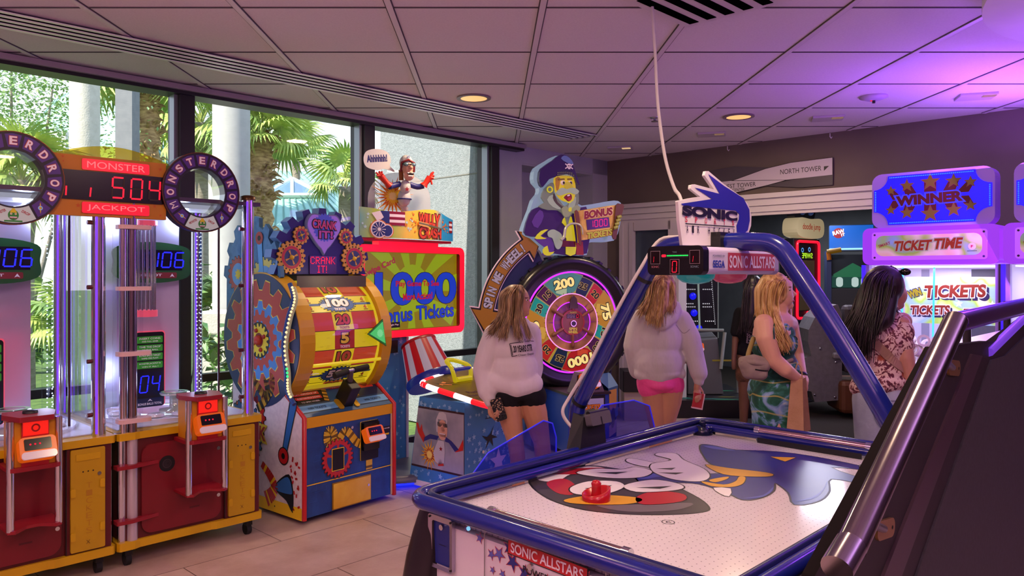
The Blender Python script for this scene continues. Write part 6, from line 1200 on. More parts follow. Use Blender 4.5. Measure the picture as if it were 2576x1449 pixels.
# local coordinates: x = u, y = -v
E0, E1, E2, E3, E4 = rp(2050, 1449), rp(2352, 874), rp(2468, 886), rp(2487, 886), rp(2576, 852)
P = [(.93, 0.9), E0, E1, (2.33, E1[1]-.015), (2.40, E1[1]-.02), (2.9, 1.50), (3.3, 1.50), (3.3, .02), (.93, .02)]
g = G(); g.M = front(.5); g.prism(P, -.02, 0, DK1, mat('#120c0e', .9, 0, 0, 1, .1)); bp = g.build('side_panel', t, .006)
I0, I1 = rp(2300, 1449), rp(2490, 905)
g = G(); g.M = front(.5); g.prism([(I0[0], I0[1]), (I1[0], I1[1]), (2.5, 1.395), (2.9, 1.455), (3.3, 1.455), (3.3, .1), (I0[0], .1)], .0, .004, CARB); g.build('inset_panel', bp)
a, b = rp(2215, 1449), rp(2440, 890); c_, d = rp(2260, 1449), rp(2465, 895)
g = G(); g.M = front(.5); g.prism([a, b, d, c_], 0, .006, mat('#3a2a34', .35)); g.build('edge_strip', bp)
g = G(); g.M = front(.5); g.tube([(*E3, -.0), (2.9, 1.512, 0), (3.3, 1.512, 0)], .012, mat('#8a4cff', .3, 0, .45), 8); g.build('violet_edge', bp)
g = G(); g.box(2.50, 3.6, .53, .69, .05, 1.395, DK2); g.box(2.49, 3.6, .53, .70, 1.395, 1.405, mat('#c8c0d4', .18)); g.build('top_deck', t)
RL_ = lambda px, py: rp(px, py, -.44)
B0, B1 = RL_(2140, 1378), RL_(2404, 806)
g = G(); y0 = .44; g.tube([(B0[0], y0, B0[1]), (B1[0], y0, B1[1])], .0225, mat('#8a8288', .16, 1), 20); h1 = g.build('slanted_handrail', t)
g = G(); e = RL_(2112, 1405); g.tube([(B0[0]-.0, y0, B0[1]+.004), (B0[0]-.055, y0-.0, B0[1]-.018)], .0235, mat('#a09aa4', .14, 1), 20); g.build('rail_end', h1)
g = G(); q0 = (B1[0], y0, B1[1]-.005); g.tube([(B1[0]+.012, y0, B1[1]-.004), (B1[0]+.65, y0, B1[1]+.010), (B1[0]+1.5, y0, B1[1]+.022)], .0215, mat('#9a70e0', .16, 1), 20); h2 = g.build('top_handrail', t)  # violet light on this chrome rail is put into its colour
for px, py, f in ((2222, 1330, .09), (2395, 925, .80)):
    m_ = rp(px, py); q1 = Vector((B0[0], y0, B0[1])).lerp(Vector((B1[0], y0, B1[1])), f)
    g = G(); g.M = front(.5, m_[0], m_[1])@RZ(-.12); g.prism(rrect(-.045, .05, -.018, .018, .016), 0, .005, mat('#b08a5a', .3, .8)); g.poly(circ(.035, 0, .004, 8), BLACK, .0055); pl = g.build('mount_plate', t); g = G(); g.tube([(m_[0], .5, m_[1]), (q1.x, y0, q1.z)], .008, STEEL, 10); g.build('mount_rod', pl)
for u_, z1 in ((2.55, 1.50), (3.05, 1.53)):
    g = G(); g.tube([(u_, .60, 1.405), (u_, .60, z1)], .011, mat('#3a343a', .3, .6), 10); ps2 = g.build('rail_post', t); g = G(); g.prism([(x+u_, y+.6) for x, y in rrect(-.10, .10, -.016, .016, .012)], 1.405, 1.412, mat('#2a2228', .3)); g.build('post_foot', ps2)
# ================================================================ the next room seen through the opening
def wp(px, py, Y, o): return at(px, py, Y)-Vector(o)
NX = mat('#3c3a42', .5); NB = mat('#0d0c12', .4)
t = thing('dance_machine', 'dark dance machine with blue lamps and rows of white dots in the next room', 'arcade machine', (2.42, 9.6, 0))
g = G(); g.box(-.42, .62, -.95, .35, .0, .2, mat('#141218', .35)); pf = g.build('dance_platform', t)
g = G(); g.M = T(0, 0, .201); r = random.Random(3)
for x, y, l, m_ in ((-.28, -.8, .16, '#3fb0a8'), (-.2, -.86, .5, '#2a8a86'), (.25, -.25, .3, '#2f9a70'), (-.05, -.5, .22, '#b8a868'), (.2, -.72, .22, '#8a7a3a'), (.1, -.9, .3, '#3fa07a')):
    g.poly(catmull([(x, y), (x+l*.4, y+.05), (x+l, y+.02), (x+l*.5, y-.02)], 4, True), mat(m_, .4, 0, .1), .001)
g.poly(circ(-.26, -.78, .10, 20, ry=.05), mat('#4fc0b0', .4, 0, .12), .002); g.poly(circ(-.26, -.78, .07, 20, ry=.03), NB, .003); g.build('platform_print', pf)
g = G(); g.box(-.30, .45, .1, .5, .2, 1.9, NB); tw = g.build('dot_tower', t)
for k, (px, py) in enumerate(((1745, 706), (1742, 745), (1745, 787), (1757, 826))):
    g = G(); p = wp(px, py, 9.68, (2.42, 9.6, 0)); g.M = T(*p)@RX(PI/2); g.lathe([(.028, 0), (.045, .02), (.03, .03), (0, .034)], mat('#1414f0', .3, 0, .8), 14); g.build('blue_lamp', t)
g = G(); WD_ = mat('#d8d4dc', .3, 0, .8)
for rows in ((728, 1728, 5), (764, 1728, 4), (772, 1728, 5), (808, 1734, 5)):
    for i in range(rows[2]):
        for dx in (0, 41):
            p = wp(rows[1]+i*5+dx, rows[0]+dx*.0, 9.69, (2.42, 9.6, 0)); g.ball(p, .008, WD_, 6)
for i in range(26):
    p = wp(1789+i*.4, 690+i*5, 9.69, (2.42, 9.6, 0)); g.ball(p, .006, WD_, 6)
a_ = g.build('white_dots', tw); a_['kind'] = 'stuff'
g = G(); g.tube([wp(1756, 692, 9.6, (2.42, 9.6, 0)), wp(1760, 828, 9.6, (2.42, 9.6, 0))], .012, mat('#b8c8c0', .3, 0, .35), 8); g.tube([wp(1806, 700, 9.6, (2.42, 9.6, 0)), wp(1806, 850, 9.6, (2.42, 9.6, 0))], .009, mat('#8a9890', .3), 8); g.build('light_rod', t)
t = thing('grey_podium', 'grey game podium with a glowing orange card reader in the next room', 'arcade machine', (2.5, 9.2, 0))
g = G(); V = [(-.18, -.15, .205), (.24, -.15, .205), (.24, .2, .205), (-.18, .2, .205), (-.16, -.05, .82), (.2, -.05, .86), (.2, .2, .92), (-.16, .2, .9)]; g.add(V, [(3, 2, 1, 0), (4, 5, 6, 7), (0, 1, 5, 4), (1, 2, 6, 5), (2, 3, 7, 6), (3, 0, 4, 7)], mat('#55565a', .5)); g.build('body', t, .01)
g = G(); g.tube([(.22, -.1, .5), (.28, -.06, .93)], .022, mat('#9aa6a2', .35), 8); g.tube([(.45, .0, .205), (.45, .0, .9)], .014, mat('#8a9692', .35), 8); g.tube([(-.14, .05, .95), (.28, -.02, .95)], .02, mat('#8a9692', .35), 8); g.build('guard_rail', t); g = G(); g.M = front(-.10, .12, .6); g.rect(-.0, .36, -.01, .01, mat('#9a9430', .5)); g.build('yellow_stripe', t); card_reader(t, -.06, -.13, .76, 1.0)
# doodle tower
DO = (at(2034, 700, 9.9).x, 9.9, 0); t = thing('tall_screen_game', 'tall narrow screen game with a red neon frame in the next room', 'arcade machine', DO, math.radians(39))
g = G(); g.box(-.32, .32, .02, .22, 1.02, 2.08, NB); g.box(-.22, .22, .1, .5, .05, 1.02, mat('#2c2b30', .5)); g.box(-.3, .3, -.1, .55, 0, .06, NX); g.build('housing', t, .01)
g = G(); g.M = front(.015); NR = mat('#ff1430', .3, 0, 1.3); g.tube([(x, y, .012) for x, y in rrect(-.27, .27, 1.06, 2.04, .05)], .017, NR, 8, closed=True); g.build('neon_frame', t)
g = G(); g.M = front(.018); g.rect(-.24, .24, 1.10, 2.0, NB, .001); g.rect(-.2, .18, 1.16, 1.8, mat('#6a543c', .25, 0, .15), .002); g.text('SWIPE', .0, 1.86, -.26, .07, mat('#b8f030', .3, 0, .9), .003, .02); g.ring(.05, 1.94, .018, .03, mat('#6ab0ff', .3, 0, .9), .003); g.ring(-.12, 1.93, .018, .03, mat('#6ab0ff', .3, 0, .7), .003); g.ball((0, 1.12, .01), .03, NR, 8); g.build('screen', t)  # mirrored lettering is a reflection laid on the screen as print
g = G(); g.M = front(-.03); g.prism(catmull([(-.30, 2.12), (-.33, 2.26), (-.25, 2.34), (.0, 2.33), (.25, 2.34), (.34, 2.27), (.30, 2.11), (0, 2.08)], 4, True), -.2, 0, mat('#e0c89a', .4, 0, .35)); g.text('doodle jump', .02, 2.22, .44, .10, mat('#c8402a', .4, 0, .3), .003, .015); tp = g.build('topper', t, .01)
g = G(); g.M = front(.05); g.prism(catmull([(-.22, 2.33), (-.25, 2.5), (-.1, 2.55), (.1, 2.55), (.25, 2.5), (.2, 2.33)], 4, True), -.1, 0, mat('#1a1820', .4)); g.ball((-.08, 2.42, .01), .04, mat('#5a7ac8', .2, .3, .1), 10); g.ball((.12, 2.42, .01), .04, mat('#5a7ac8', .2, .3, .1), 10); g.build('topper_crest', tp)
g = G()
for k, c_ in enumerate(('#c060ff', '#40a0ff', '#ff7030')): g.tube(catmull([(-.1+.06*k, -.02, 1.02), (-.08+.08*k, -.1, .92), (.0+.05*k, -.06, .82)], 4), .014, mat(c_, .3, 0, .6), 6)
g.build('coil_lights', t)
t = thing('wall_monitor', 'blue wall monitor tilted under the ceiling of the next room', 'monitor', at(2140, 598, 11.0), -.5)
g = G(); g.M = frame((0, 0, 0), (1, 0, 0), (0, .15, 1)); g.prism(rrect(-.29, .30, -.19, .19, .03), -.05, 0, mat('#10284a', .3)); g.build('housing', t)
g = G(); g.M = frame((0, 0, 0), (1, 0, 0), (0, .15, 1)); g.rect(-.28, .29, -.16, .18, mat('#1a6ad8', .3, 0, .6), .002); g.rect(-.28, .29, -.175, -.15, mat('#9adcff', .3, 0, 1.0), .003); g.poly(circ(-.16, .07, .075), mat('#b02838', .3, 0, .5), .003); g.text('RAW', -.16, .085, .16, .06, LETW, .004, .04, .25); g.text('IT', -.1, .045, .05, .04, LETW, .004, .04, .25); g.poly(star(.24, .0, .05), mat('#40b8ff', .3, 0, .7), .003); g.build('screen', t)
t = thing('mini_bowling_game', 'game cabinet with a green lit house display in the next room', 'arcade machine', (at(2140, 690, 10.6).x, 10.6, 0), -.35)
g = G(); g.box(-.26, .3, .1, .6, .0, 1.42, mat('#3a3638', .5)); g.box(-.30, -.24, .05, .6, .0, 1.95, mat('#38406e', .5)); g.box(-.28, .34, .3, .6, 1.42, 1.9, mat('#141b24', .5)); g.build('cabinet', t)
g = G(); g.M = front(.28); g.poly([(-.2, 1.62), (.05, 1.78), (.30, 1.64), (.30, 1.58), (-.2, 1.58)], mat('#2a8a5a', .4, 0, .35), .004); g.rect(-.22, .32, 1.43, 1.6, mat('#1f6a58', .4, 0, .25), .003)
for x in (-.12, .08, .2): g.poly(rrect(x-.045, x+.045, 1.44, 1.58, .04), mat('#cfe8e0', .3, 0, .6), .005)
g.ring(.26, 1.5, .025, .045, mat('#6ad0ff', .3, 0, .8), .006); g.build('house_display', t); g = G(); g.tube([(-.30, .0, 1.93), (-.12, .0, 1.96)], .035, mat('#e0a018', .4, 0, .1), 8); g.tube([(-.28, .0, 1.93), (-.27, .0, 1.82)], .03, mat('#e0781a', .4), 8); g.build('toy_blaster', t)
# grey racing cabinet with seat
t = thing('racing_cabinet', 'grey sit-in game cabinet with a rounded seat behind the blue arch', 'arcade machine', (at(2060, 1015, 8.75).x, 8.75, 0), -.15)
GC_ = noisy('#6c6a70', '#78767c', 20, .5); q = lambda px, py: ((px-2060)*8.75/1934, CAMH-(py-690)/1934*8.75)
P = [q(*p) for p in ((1985, 905), (2030, 900), (2042, 895), (2034, 860), (2036, 830), (2050, 800), (2075, 775), (2105, 765), (2115, 790), (2115, 1005), (2050, 1012), (2042, 985), (1985, 980))]
g = G(); g.M = front(0); g.prism(P, -.5, 0, GC_); bd = g.build('shell', t, .015)
for px, py in ((2063, 877), (2100, 910), (2050, 993), (2098, 998)): X, Z = q(px, py); g = G(); g.M = front(0, X, Z); g.lathe([(.016, 0), (.014, .01), (0, .014)], CHROME, 10); g.build('bolt', bd)
g = G(); X, Z = q(2118, 895); g.box(X-.12, X+.3, -.05, .3, Z-.03, Z+.04, mat('#85838a', .4)); g.build('armrest', t, .02)
g = G(); X, Z = q(2150, 860); g.box(X-.14, X+.14, .0, .16, Z-.35, Z+.42, mat('#3a3238', .6)); g.box(X-.2, X+.12, -.1, .5, .05, .42, mat('#6a3c24', .5)); g.build('seat', t, .05)
g = G(); g.M = T(at(1613, 1000, 9.0).x, 9.0, 0); g.tube([(0, 0, .02), (0, 0, .32)], .012, mat('#7a3aff', .3, 0, 1.5), 8); tag(g.build('neon_stick'), 'short violet neon stick standing at the doorway behind the hooded person', 'neon lamp')
t = thing('wall_bin', 'black box on the white door frame behind the hooded person', 'box', (at(1598, 975, 8.6).x, 8.6, 0)); g = G(); g.box(-.14, .14, -.1, .1, .0, .4, mat('#b8a898', .4)); g.build('stand', t); g = G(); g.box(-.16, .18, -.14, .12, .32, .56, BLACK); g.build('box', t, .01)
# ================================================================ people
from mathutils.bvhtree import BVHTree
def capsule(V, F, p0, r0, p1, r1, n=14):
    d = p1-p0; L = d.length
    if L < 1e-6: d = Vector((0, 0, 1))
    d = d.normalized() if L > 1e-6 else d; u = d.orthogonal().normalized(); w_ = d.cross(u); rows = []
    for i in range(6): a = -PI/2+PI/2*i/5; rows.append((p0+d*(r0*math.sin(a)), r0*math.cos(a)))
    for i in range(6): a = PI/2*i/5; rows.append((p1+d*(r1*math.sin(a)), r1*math.cos(a)))
    b = len(V)
    for c, r_ in rows: V += [c+(u*math.cos(2*PI*k/n)+w_*math.sin(2*PI*k/n))*max(r_, 1e-4) for k in range(n)]
    m = len(rows)
    for i in range(m-1): F += [(b+i*n+k, b+i*n+(k+1) % n, b+(i+1)*n+(k+1) % n, b+(i+1)*n+k) for k in range(n)]
    F += [tuple(b+k for k in range(n-1, -1, -1)), tuple(b+(m-1)*n+k for k in range(n))]
def ellipsoid(V, F, c, r, R=None, n=18):
    b = len(V); h = 10
    for i in range(h+1):
        t = PI*min(max(i/h, .02), .98)
        for k in range(n):
            p = Vector((r[0]*math.sin(t)*math.cos(2*PI*k/n), r[1]*math.sin(t)*math.sin(2*PI*k/n), -r[2]*math.cos(t)))
            V.append(c+(R @ p if R else p))
    for i in range(h): F += [(b+i*n+k, b+i*n+(k+1) % n, b+(i+1)*n+(k+1) % n, b+(i+1)*n+k) for k in range(n)]
    F += [tuple(b+k for k in range(n-1, -1, -1)), tuple(b+h*n+k for k in range(n))]
class Person:
    def __init__(s, label, px, Y):
        s.Y = Y; s.o = Vector(((px-1235)/1934*Y, Y, 0)); s.t = thing('person', label, 'person', s.o)
    def p(s, px, py, d=0): return at(px, py, s.Y+d)-s.o
    def blob(s, name, parts, m, voxel=.008, smooth=4, parent=0, cut=None):
        V = []; F = []
        for a in parts:
            if a[0] == 'e': ellipsoid(V, F, s.p(*a[1]), a[2], RY(a[3]).to_3x3() if len(a) > 3 else None)
            else:      # chain of (px, py, d, r)
                pts = a[1:]
                for i in range(len(pts)-1): capsule(V, F, s.p(*pts[i][:3]), pts[i][3], s.p(*pts[i+1][:3]), pts[i+1][3])
        me = bpy.data.meshes.new(name); me.from_pydata([tuple(v) for v in V], [], F); o = bpy.data.objects.new(name, me); C.objects.link(o)
        rm = o.modifiers.new('r', 'REMESH'); rm.mode = 'VOXEL'; rm.voxel_size = voxel; rm.use_smooth_shade = True
        sm = o.modifiers.new('s', 'SMOOTH'); sm.factor = .5; sm.iterations = smooth
        dg = bpy.context.evaluated_depsgraph_get(); dg.update(); m2 = bpy.data.meshes.new_from_object(o.evaluated_get(dg))
        o.modifiers.clear(); o.data = m2; bpy.data.meshes.remove(me); m2.materials.clear(); m2.materials.append(m); m2.polygons.foreach_set('use_smooth', [True]*len(m2.polygons))
        o.parent = s.t if parent == 0 else parent; return o
    def hair(s, parts, guides, m, seed=1, name='hair'):
        o = s.blob(name, parts, m, .009, 3); g = G(); r = random.Random(seed)
        for pts, cnt, sp, rad in guides:
            P0 = [s.p(*q) for q in pts]
            for k in range(int(cnt*2.6)):
                o1 = Vector((r.gauss(0, 1), r.gauss(0, 1), r.gauss(0, .3)))*sp; o2 = Vector((r.gauss(0, 1), r.gauss(0, 1), r.gauss(0, .8)))*sp*1.3; n_ = len(P0); c = []
                for i, q in enumerate(P0): f = i/(n_-1); c.append(q+o1*(.6+.4*f)+(o2-o1)*f*f)
                c = catmull(c, 4); L = len(c); g.tube(c, [rad*.55*(1-.75*(i/(L-1))**2) for i in range(L)], m, 4, False)
        h = g.build('strands', o); h['kind'] = 'stuff'; return o
    def tree(s, o):
        return BVHTree.FromPolygons([v.co.copy() for v in o.data.vertices], [tuple(p.vertices) for p in o.data.polygons])
    def drape(s, o, g_, name, off=.004, parent=None):      # lay a flat print (built in local x,z) on the camera side of a garment
        b = s.tree(o); nv = []
        for v in g_.v:
            h = b.ray_cast(Vector((v.x, -1.5, v.z)), Vector((0, 1, 0))); nv.append(Vector((v.x, (h[0].y if h[0] else v.y)-off, v.z)))
        g_.v = nv; return g_.build(name, parent or o)
    def band(s, o, pts, wd, m, name, off=.006, parent=None):
        b = s.tree(o); C_ = catmull([s.p(*q) for q in pts], 6); g_ = G(); V = []
        for i, c in enumerate(C_):
            d = (C_[min(i+1, len(C_)-1)]-C_[max(i-1, 0)]); n_ = Vector((-d.z, 0, d.x)).normalized()*wd/2
            for e in (c+n_, c-n_):
                h = b.ray_cast(Vector((e.x, -1.5, e.z)), Vector((0, 1, 0))); y = h[0].y-off if h[0] else e.y; V.append(Vector((e.x, y, e.z)))
        n = len(C_); W = V+[v+Vector((0, .006, 0)) for v in V]
        F = [(2*i, 2*i+2, 2*i+3, 2*i+1) for i in range(n-1)]; F += [(2*n+b_, 2*n+a_, 2*n+d_, 2*n+c_) for a_, b_, c_, d_ in [(f[1], f[0], f[3], f[2]) for f in F]]
        g_.add(W, F, m); return g_.build(name, parent or s.t)
    def feature(s, name, px, py, d, r, m, parent, R=None):
        g_ = G(); g_.ball(s.p(px, py, d), r, m, 10, R); return g_.build(name, parent)
def fingers(lst, r0=.0085): return [('c', *[(*q, r0*(1-.12*i)) for i, q in enumerate(f)]) for f in lst]
def skin(c1, c2): return noisy(c1, c2, 7, .48, .05)
SK1, SK2, SK3, SK4 = skin('#b57f62', '#c08a6c'), skin('#ad7a60', '#b98468'), skin('#d09a80', '#dba68c'), skin('#b88070', '#c28a78')
def cloth(c1, c2, s_=9, b=.35): return noisy(c1, c2, s_, .9, b, bscale=11, spec=.2, sc=(1, 1, .4))
def hairm(c1, c2, c3):
    def fn(n, b):
        co = coords(n, 1, 0, (34, 34, 3)); no = nd(n, 'ShaderNodeTexNoise', Scale=1.6, Detail=4); n.links.new(co, no.inputs['Vector']); r_ = ramp(n, no.outputs[0], [(.34, c1), (.5, c2), (.68, c3)]); n.links.new(r_.outputs[0], b.inputs['Base Color'])
    return nodemat('hair', fn, .42)
EYEW = mat('#d8d4d0', .2); IRIS = mat('#2c221c', .2); LIP = mat('#a8504e', .4); BROW = mat('#5a4230', .8)
# ---- person in the white sweatshirt
P1 = Person('person in a white sweatshirt and black shorts holding a phone beside the ticket wheel', 1305, 5.05)
body = P1.blob('body', [('e', (1303, 757, 0), (.078, .070, .098)), ('e', (1308, 772, -.005), (.066, .056, .07)), ('c', (1322, 748, -.01, .02), (1324, 760, -.01, .02)), ('c', (1326, 754, -.012, .008), (1334, 764, -.014, .0095), (1329, 767, -.013, .010)), ('c', (1325, 775, -.012, .013), (1328, 777, -.012, .010)), ('c', (1326, 781, -.012, .010), (1324, 788, -.012, .020), (1314, 790, -.012, .026)),
    ('c', (1298, 785, 0, .050), (1295, 822, .01, .055)), ('c', (1240, 838, .01, .05), (1340, 832, .02, .05)), ('e', (1292, 890, .02), (.13, .085, .19)), ('e', (1300, 985, .02), (.14, .095, .09)),
    ('c', (1242, 842, 0, .045), (1216, 925, .01, .036), (1234, 1012, -.05, .024)), ('c', (1338, 838, .04, .045), (1346, 925, .10, .036), (1332, 1000, .04, .024)),
    ('c', (1275, 990, .0, .088), (1282, 1040, -.01, .082), (1297, 1112, -.02, .054), (1302, 1150, 0, .052), (1304, 1230, .02, .042), (1306, 1292, .03, .032)), ('c', (1330, 988, .02, .09), (1345, 1040, .02, .085), (1363, 1112, .02, .056), (1366, 1150, .04, .054), (1370, 1230, .07, .043), (1374, 1288, .09, .032)),
    ('c', (1306, 1296, .03, .03), (1316, 1308, -.06, .026), (1322, 1312, -.12, .02)), ('c', (1374, 1290, .09, .03), (1388, 1298, .02, .026), (1396, 1302, -.03, .02)),
    ('c', (1234, 1012, -.05, .024), (1238, 1026, -.065, .024), (1241, 1036, -.075, .022)), ('c', (1333, 1000, .04, .024), (1333, 1020, .02, .024))]
    + fingers([[(1246, 1024, -.09), (1252, 1034, -.115), (1256, 1040, -.105)], [(1244, 1031, -.095), (1250, 1042, -.12), (1254, 1047, -.108)], [(1241, 1036, -.09), (1246, 1048, -.115), (1250, 1053, -.10)], [(1237, 1039, -.08), (1241, 1051, -.10), (1245, 1056, -.09)], [(1230, 1026, -.075), (1230, 1040, -.095), (1235, 1048, -.10)]], .009)
    + fingers([[(1330, 1020, .01), (1328, 1040, .0)], [(1334, 1020, .01), (1333, 1042, .0)], [(1338, 1020, .02), (1338, 1040, .01)]], .009), SK1, .0055, 3)
P1.feature('eye', 1325, 755, -.058, (.008, .007, .006), EYEW, body); P1.feature('eye', 1327, 755, -.063, (.004, .004, .004), IRIS, body); P1.feature('eyebrow', 1324, 749, -.060, (.016, .006, .003), BROW, body); P1.feature('lips', 1328, 777, -.014, (.010, .016, .006), LIP, body)
SWT = cloth('#cfc4c8', '#dcd2d4'); sw = P1.blob('sweatshirt', [('c', (1246, 840, .0, .066), (1335, 834, .02, .064)), ('e', (1290, 872, .01), (.155, .115, .16)), ('e', (1294, 930, .01), (.158, .125, .16)), ('e', (1297, 968, .01), (.152, .122, .075)), ('c', (1275, 815, .01, .045), (1318, 813, .01, .04)),
    ('c', (1243, 842, .0, .072), (1226, 885, .0, .072), (1214, 930, .01, .067), (1224, 985, -.03, .060), (1230, 1000, -.045, .046)), ('c', (1229, 998, -.045, .040), (1233, 1012, -.05, .038)), ('c', (1336, 838, .03, .068), (1344, 925, .09, .062), (1334, 985, .05, .05)),
    ('c', (1222, 962, .0, .060), (1232, 978, -.03, .062)), ('c', (1250, 960, -.03, .07), (1300, 975, -.05, .075), (1340, 965, -.02, .07)), ('c', (1262, 986, .0, .06), (1335, 984, .0, .055))], SWT, .008, 9)
g = G(); mk = mat('#17141a', .6)
def txt(s_, px, py, wpx, hpx, a=0, b=.02):
    c = P1.p(px, py); k = 5.05/1934; g.M = frame((c.x, 0, c.z), (1, 0, 0), (0, 0, 1)); g.text(s_, 0, 0, wpx*k, hpx*k, mk, 0, b, a)
txt('20 YEARS STR', 1314, 873, 48, 17, .06, .03); txt('Our Time', 1318, 855, 24, 7, .06, 0); txt('Cheer Expo', 1322, 889, 40, 7, .06, 0)
for a, b in (((1281, 861), (1308, 857)), ((1281, 861), (1287, 893)), ((1287, 893), (1300, 890)), ((1284, 864), (1289, 890)), ((1330, 855), (1342, 857))):
    a, b = P1.p(*a), P1.p(*b); d = (b-a).normalized(); n_ = Vector((-d.z, 0, d.x))*.002; g.M = Matrix(); g.add([a+n_, b+n_, b-n_, a-n_], [(3, 2, 1, 0)], mk)
P1.drape(sw, g, 'chest_print', .006)
P1.blob('shorts', [('e', (1298, 992, .01), (.152, .112, .055)), ('c', (1276, 994, .0, .100), (1279, 1002, .0, .100)), ('c', (1330, 990, .02, .102), (1337, 997, .02, .102))], cloth('#151318', '#1c1a20'), .008, 8)
H1 = hairm('#5f4630', '#8a6a4a', '#b8956c')
P1.hair([('e', (1293, 756, .012), (.092, .085, .108)), ('c', (1280, 750, .02, .07), (1274, 790, .02, .06), (1266, 812, .0, .05)), ('c', (1300, 800, -.055, .035), (1298, 830, -.10, .02))],
    [([(1300, 720, 0), (1272, 745, -.05), (1266, 785, -.07), (1252, 815, -.09), (1236, 838, -.09)], 34, .014, .007), ([(1302, 719, -.02), (1285, 745, -.085), (1282, 785, -.09), (1272, 820, -.12), (1262, 850, -.13)], 30, .014, .007), ([(1305, 718, -.02), (1304, 740, -.082), (1300, 780, -.085), (1300, 815, -.12), (1306, 850, -.135)], 34, .012, .0065), ([(1310, 720, -.02), (1316, 738, -.065), (1310, 775, -.075), (1318, 810, -.11), (1332, 852, -.125)], 24, .009, .006), ([(1295, 720, .03), (1270, 760, .03), (1262, 800, .0), (1248, 822, -.05)], 20, .016, .007)], H1, 2)
k = P1.p(1254, 1030, -.108); t = thing('phone', 'phone in a dark speckled case held in the hand of the white sweatshirt', 'phone', P1.o+k)
def leop(n, b):
    co = coords(n, 60); v = nd(n, 'ShaderNodeTexVoronoi', Scale=1.4); n.links.new(co, v.inputs['Vector']); r_ = ramp(n, v.outputs['Distance'], [(.30, '#b89878'), (.42, '#17131a')]); n.links.new(r_.outputs[0], b.inputs['Base Color'])
g = G(); g.M = frame((0, 0, 0), (.93, .1, .32), (-.32, 0, .94)); g.prism(rrect(-.037, .037, -.074, .074, .012), -.006, .006, nodemat('speckled', leop, .3)); g.build('case', t); g = G(); g.M = frame((0, 0, 0), (.93, .1, .32), (-.32, 0, .94)); g.prism(rrect(-.0, .032, -.068, -.034, .008), .006, .009, mat('#2a282e', .3))
for x, y in ((.009, -.044), (.009, -.059), (.024, -.051)): g.prism(circ(x, y, .006, 12), .009, .011, GLOSSBLK)
g.build('camera_bump', t)
# ---- person in the grey hoodie
P2 = Person('person in a pale grey hoodie and pink shorts seen from behind under the scoreboard', 1662, 5.4)
body = P2.blob('body', [('e', (1668, 725, -.0), (.076, .09, .105)), ('c', (1668, 750, 0, .05), (1666, 785, 0, .055)), ('c', (1612, 800, 0, .05), (1712, 800, 0, .05)), ('e', (1660, 860, 0), (.14, .09, .2)), ('e', (1660, 960, 0), (.15, .1, .09)), ('c', (1638, 965, 0, .088), (1646, 1010, -.0, .08), (1654, 1075, -.01, .054), (1650, 1105, 0, .052), (1652, 1190, .02, .04), (1652, 1252, .02, .031)), ('c', (1688, 965, 0, .092), (1684, 1010, 0, .084), (1674, 1075, .0, .056), (1672, 1105, .01, .054), (1676, 1190, .03, .04), (1678, 1252, .03, .031)),
    ('c', (1652, 1256, .02, .028), (1652, 1258, .14, .022)), ('c', (1678, 1256, .03, .028), (1684, 1258, .15, .022)), ('c', (1712, 800, 0, .045), (1746, 890, -.02, .036), (1756, 962, -.06, .024)), ('c', (1612, 800, 0, .045), (1598, 885, .06, .036), (1625, 940, .16, .024)), ('c', (1756, 962, -.06, .024), (1754, 976, -.065, .025), (1753, 986, -.07, .022)), ('c', (1625, 940, .16, .024), (1640, 945, .18, .03))]
    + fingers([[(1758, 984, -.085), (1763, 994, -.105), (1762, 1004, -.11)], [(1755, 987, -.09), (1758, 1000, -.11), (1757, 1010, -.11)], [(1751, 988, -.09), (1752, 1002, -.11), (1752, 1012, -.108)], [(1747, 986, -.08), (1746, 1000, -.10), (1747, 1009, -.10)], [(1762, 976, -.07), (1768, 986, -.08), (1768, 996, -.09)]], .009), SK2, .0055, 3)
HOOD = cloth('#b9b2b6', '#c8c0c4', 7, .8); hd = P2.blob('hoodie', [('c', (1615, 803, 0, .072), (1708, 803, 0, .07)), ('e', (1660, 850, 0), (.172, .125, .18)), ('e', (1656, 910, 0), (.185, .14, .16)), ('e', (1660, 938, 0), (.165, .13, .055)), ('c', (1610, 806, 0, .08), (1598, 870, .03, .085), (1606, 930, .08, .07)), ('c', (1712, 806, 0, .078), (1735, 850, -.01, .076), (1748, 900, -.02, .068), (1758, 938, -.05, .062)), ('c', (1757, 945, -.055, .042), (1758, 960, -.06, .037)),
    ('c', (1632, 785, -.05, .045), (1645, 808, -.115, .045), (1668, 815, -.13, .045), (1690, 798, -.10, .045), (1700, 778, -.04, .042)), ('c', (1640, 775, -.02, .05), (1666, 790, -.07, .06), (1695, 772, -.02, .05)), ('c', (1612, 940, -.02, .05), (1660, 948, -.07, .055), (1708, 940, -.02, .05))], HOOD, .008, 12)
P2.band(hd, [(1694, 815, 0), (1712, 836, 0), (1728, 826, 0)], .006, mat('#9a9296', .9), 'shoulder_seam', .002, hd)
P2.blob('shorts', [('e', (1660, 960, 0), (.158, .12, .06)), ('c', (1636, 962, -.0, .098), (1638, 972, -.0, .098)), ('c', (1684, 960, -.0, .10), (1686, 968, -.0, .10)), ('e', (1660, 968, -.02), (.13, .11, .05))], noisy('#d83a86', '#e84a98', 8, .6, .25), .008, 3)
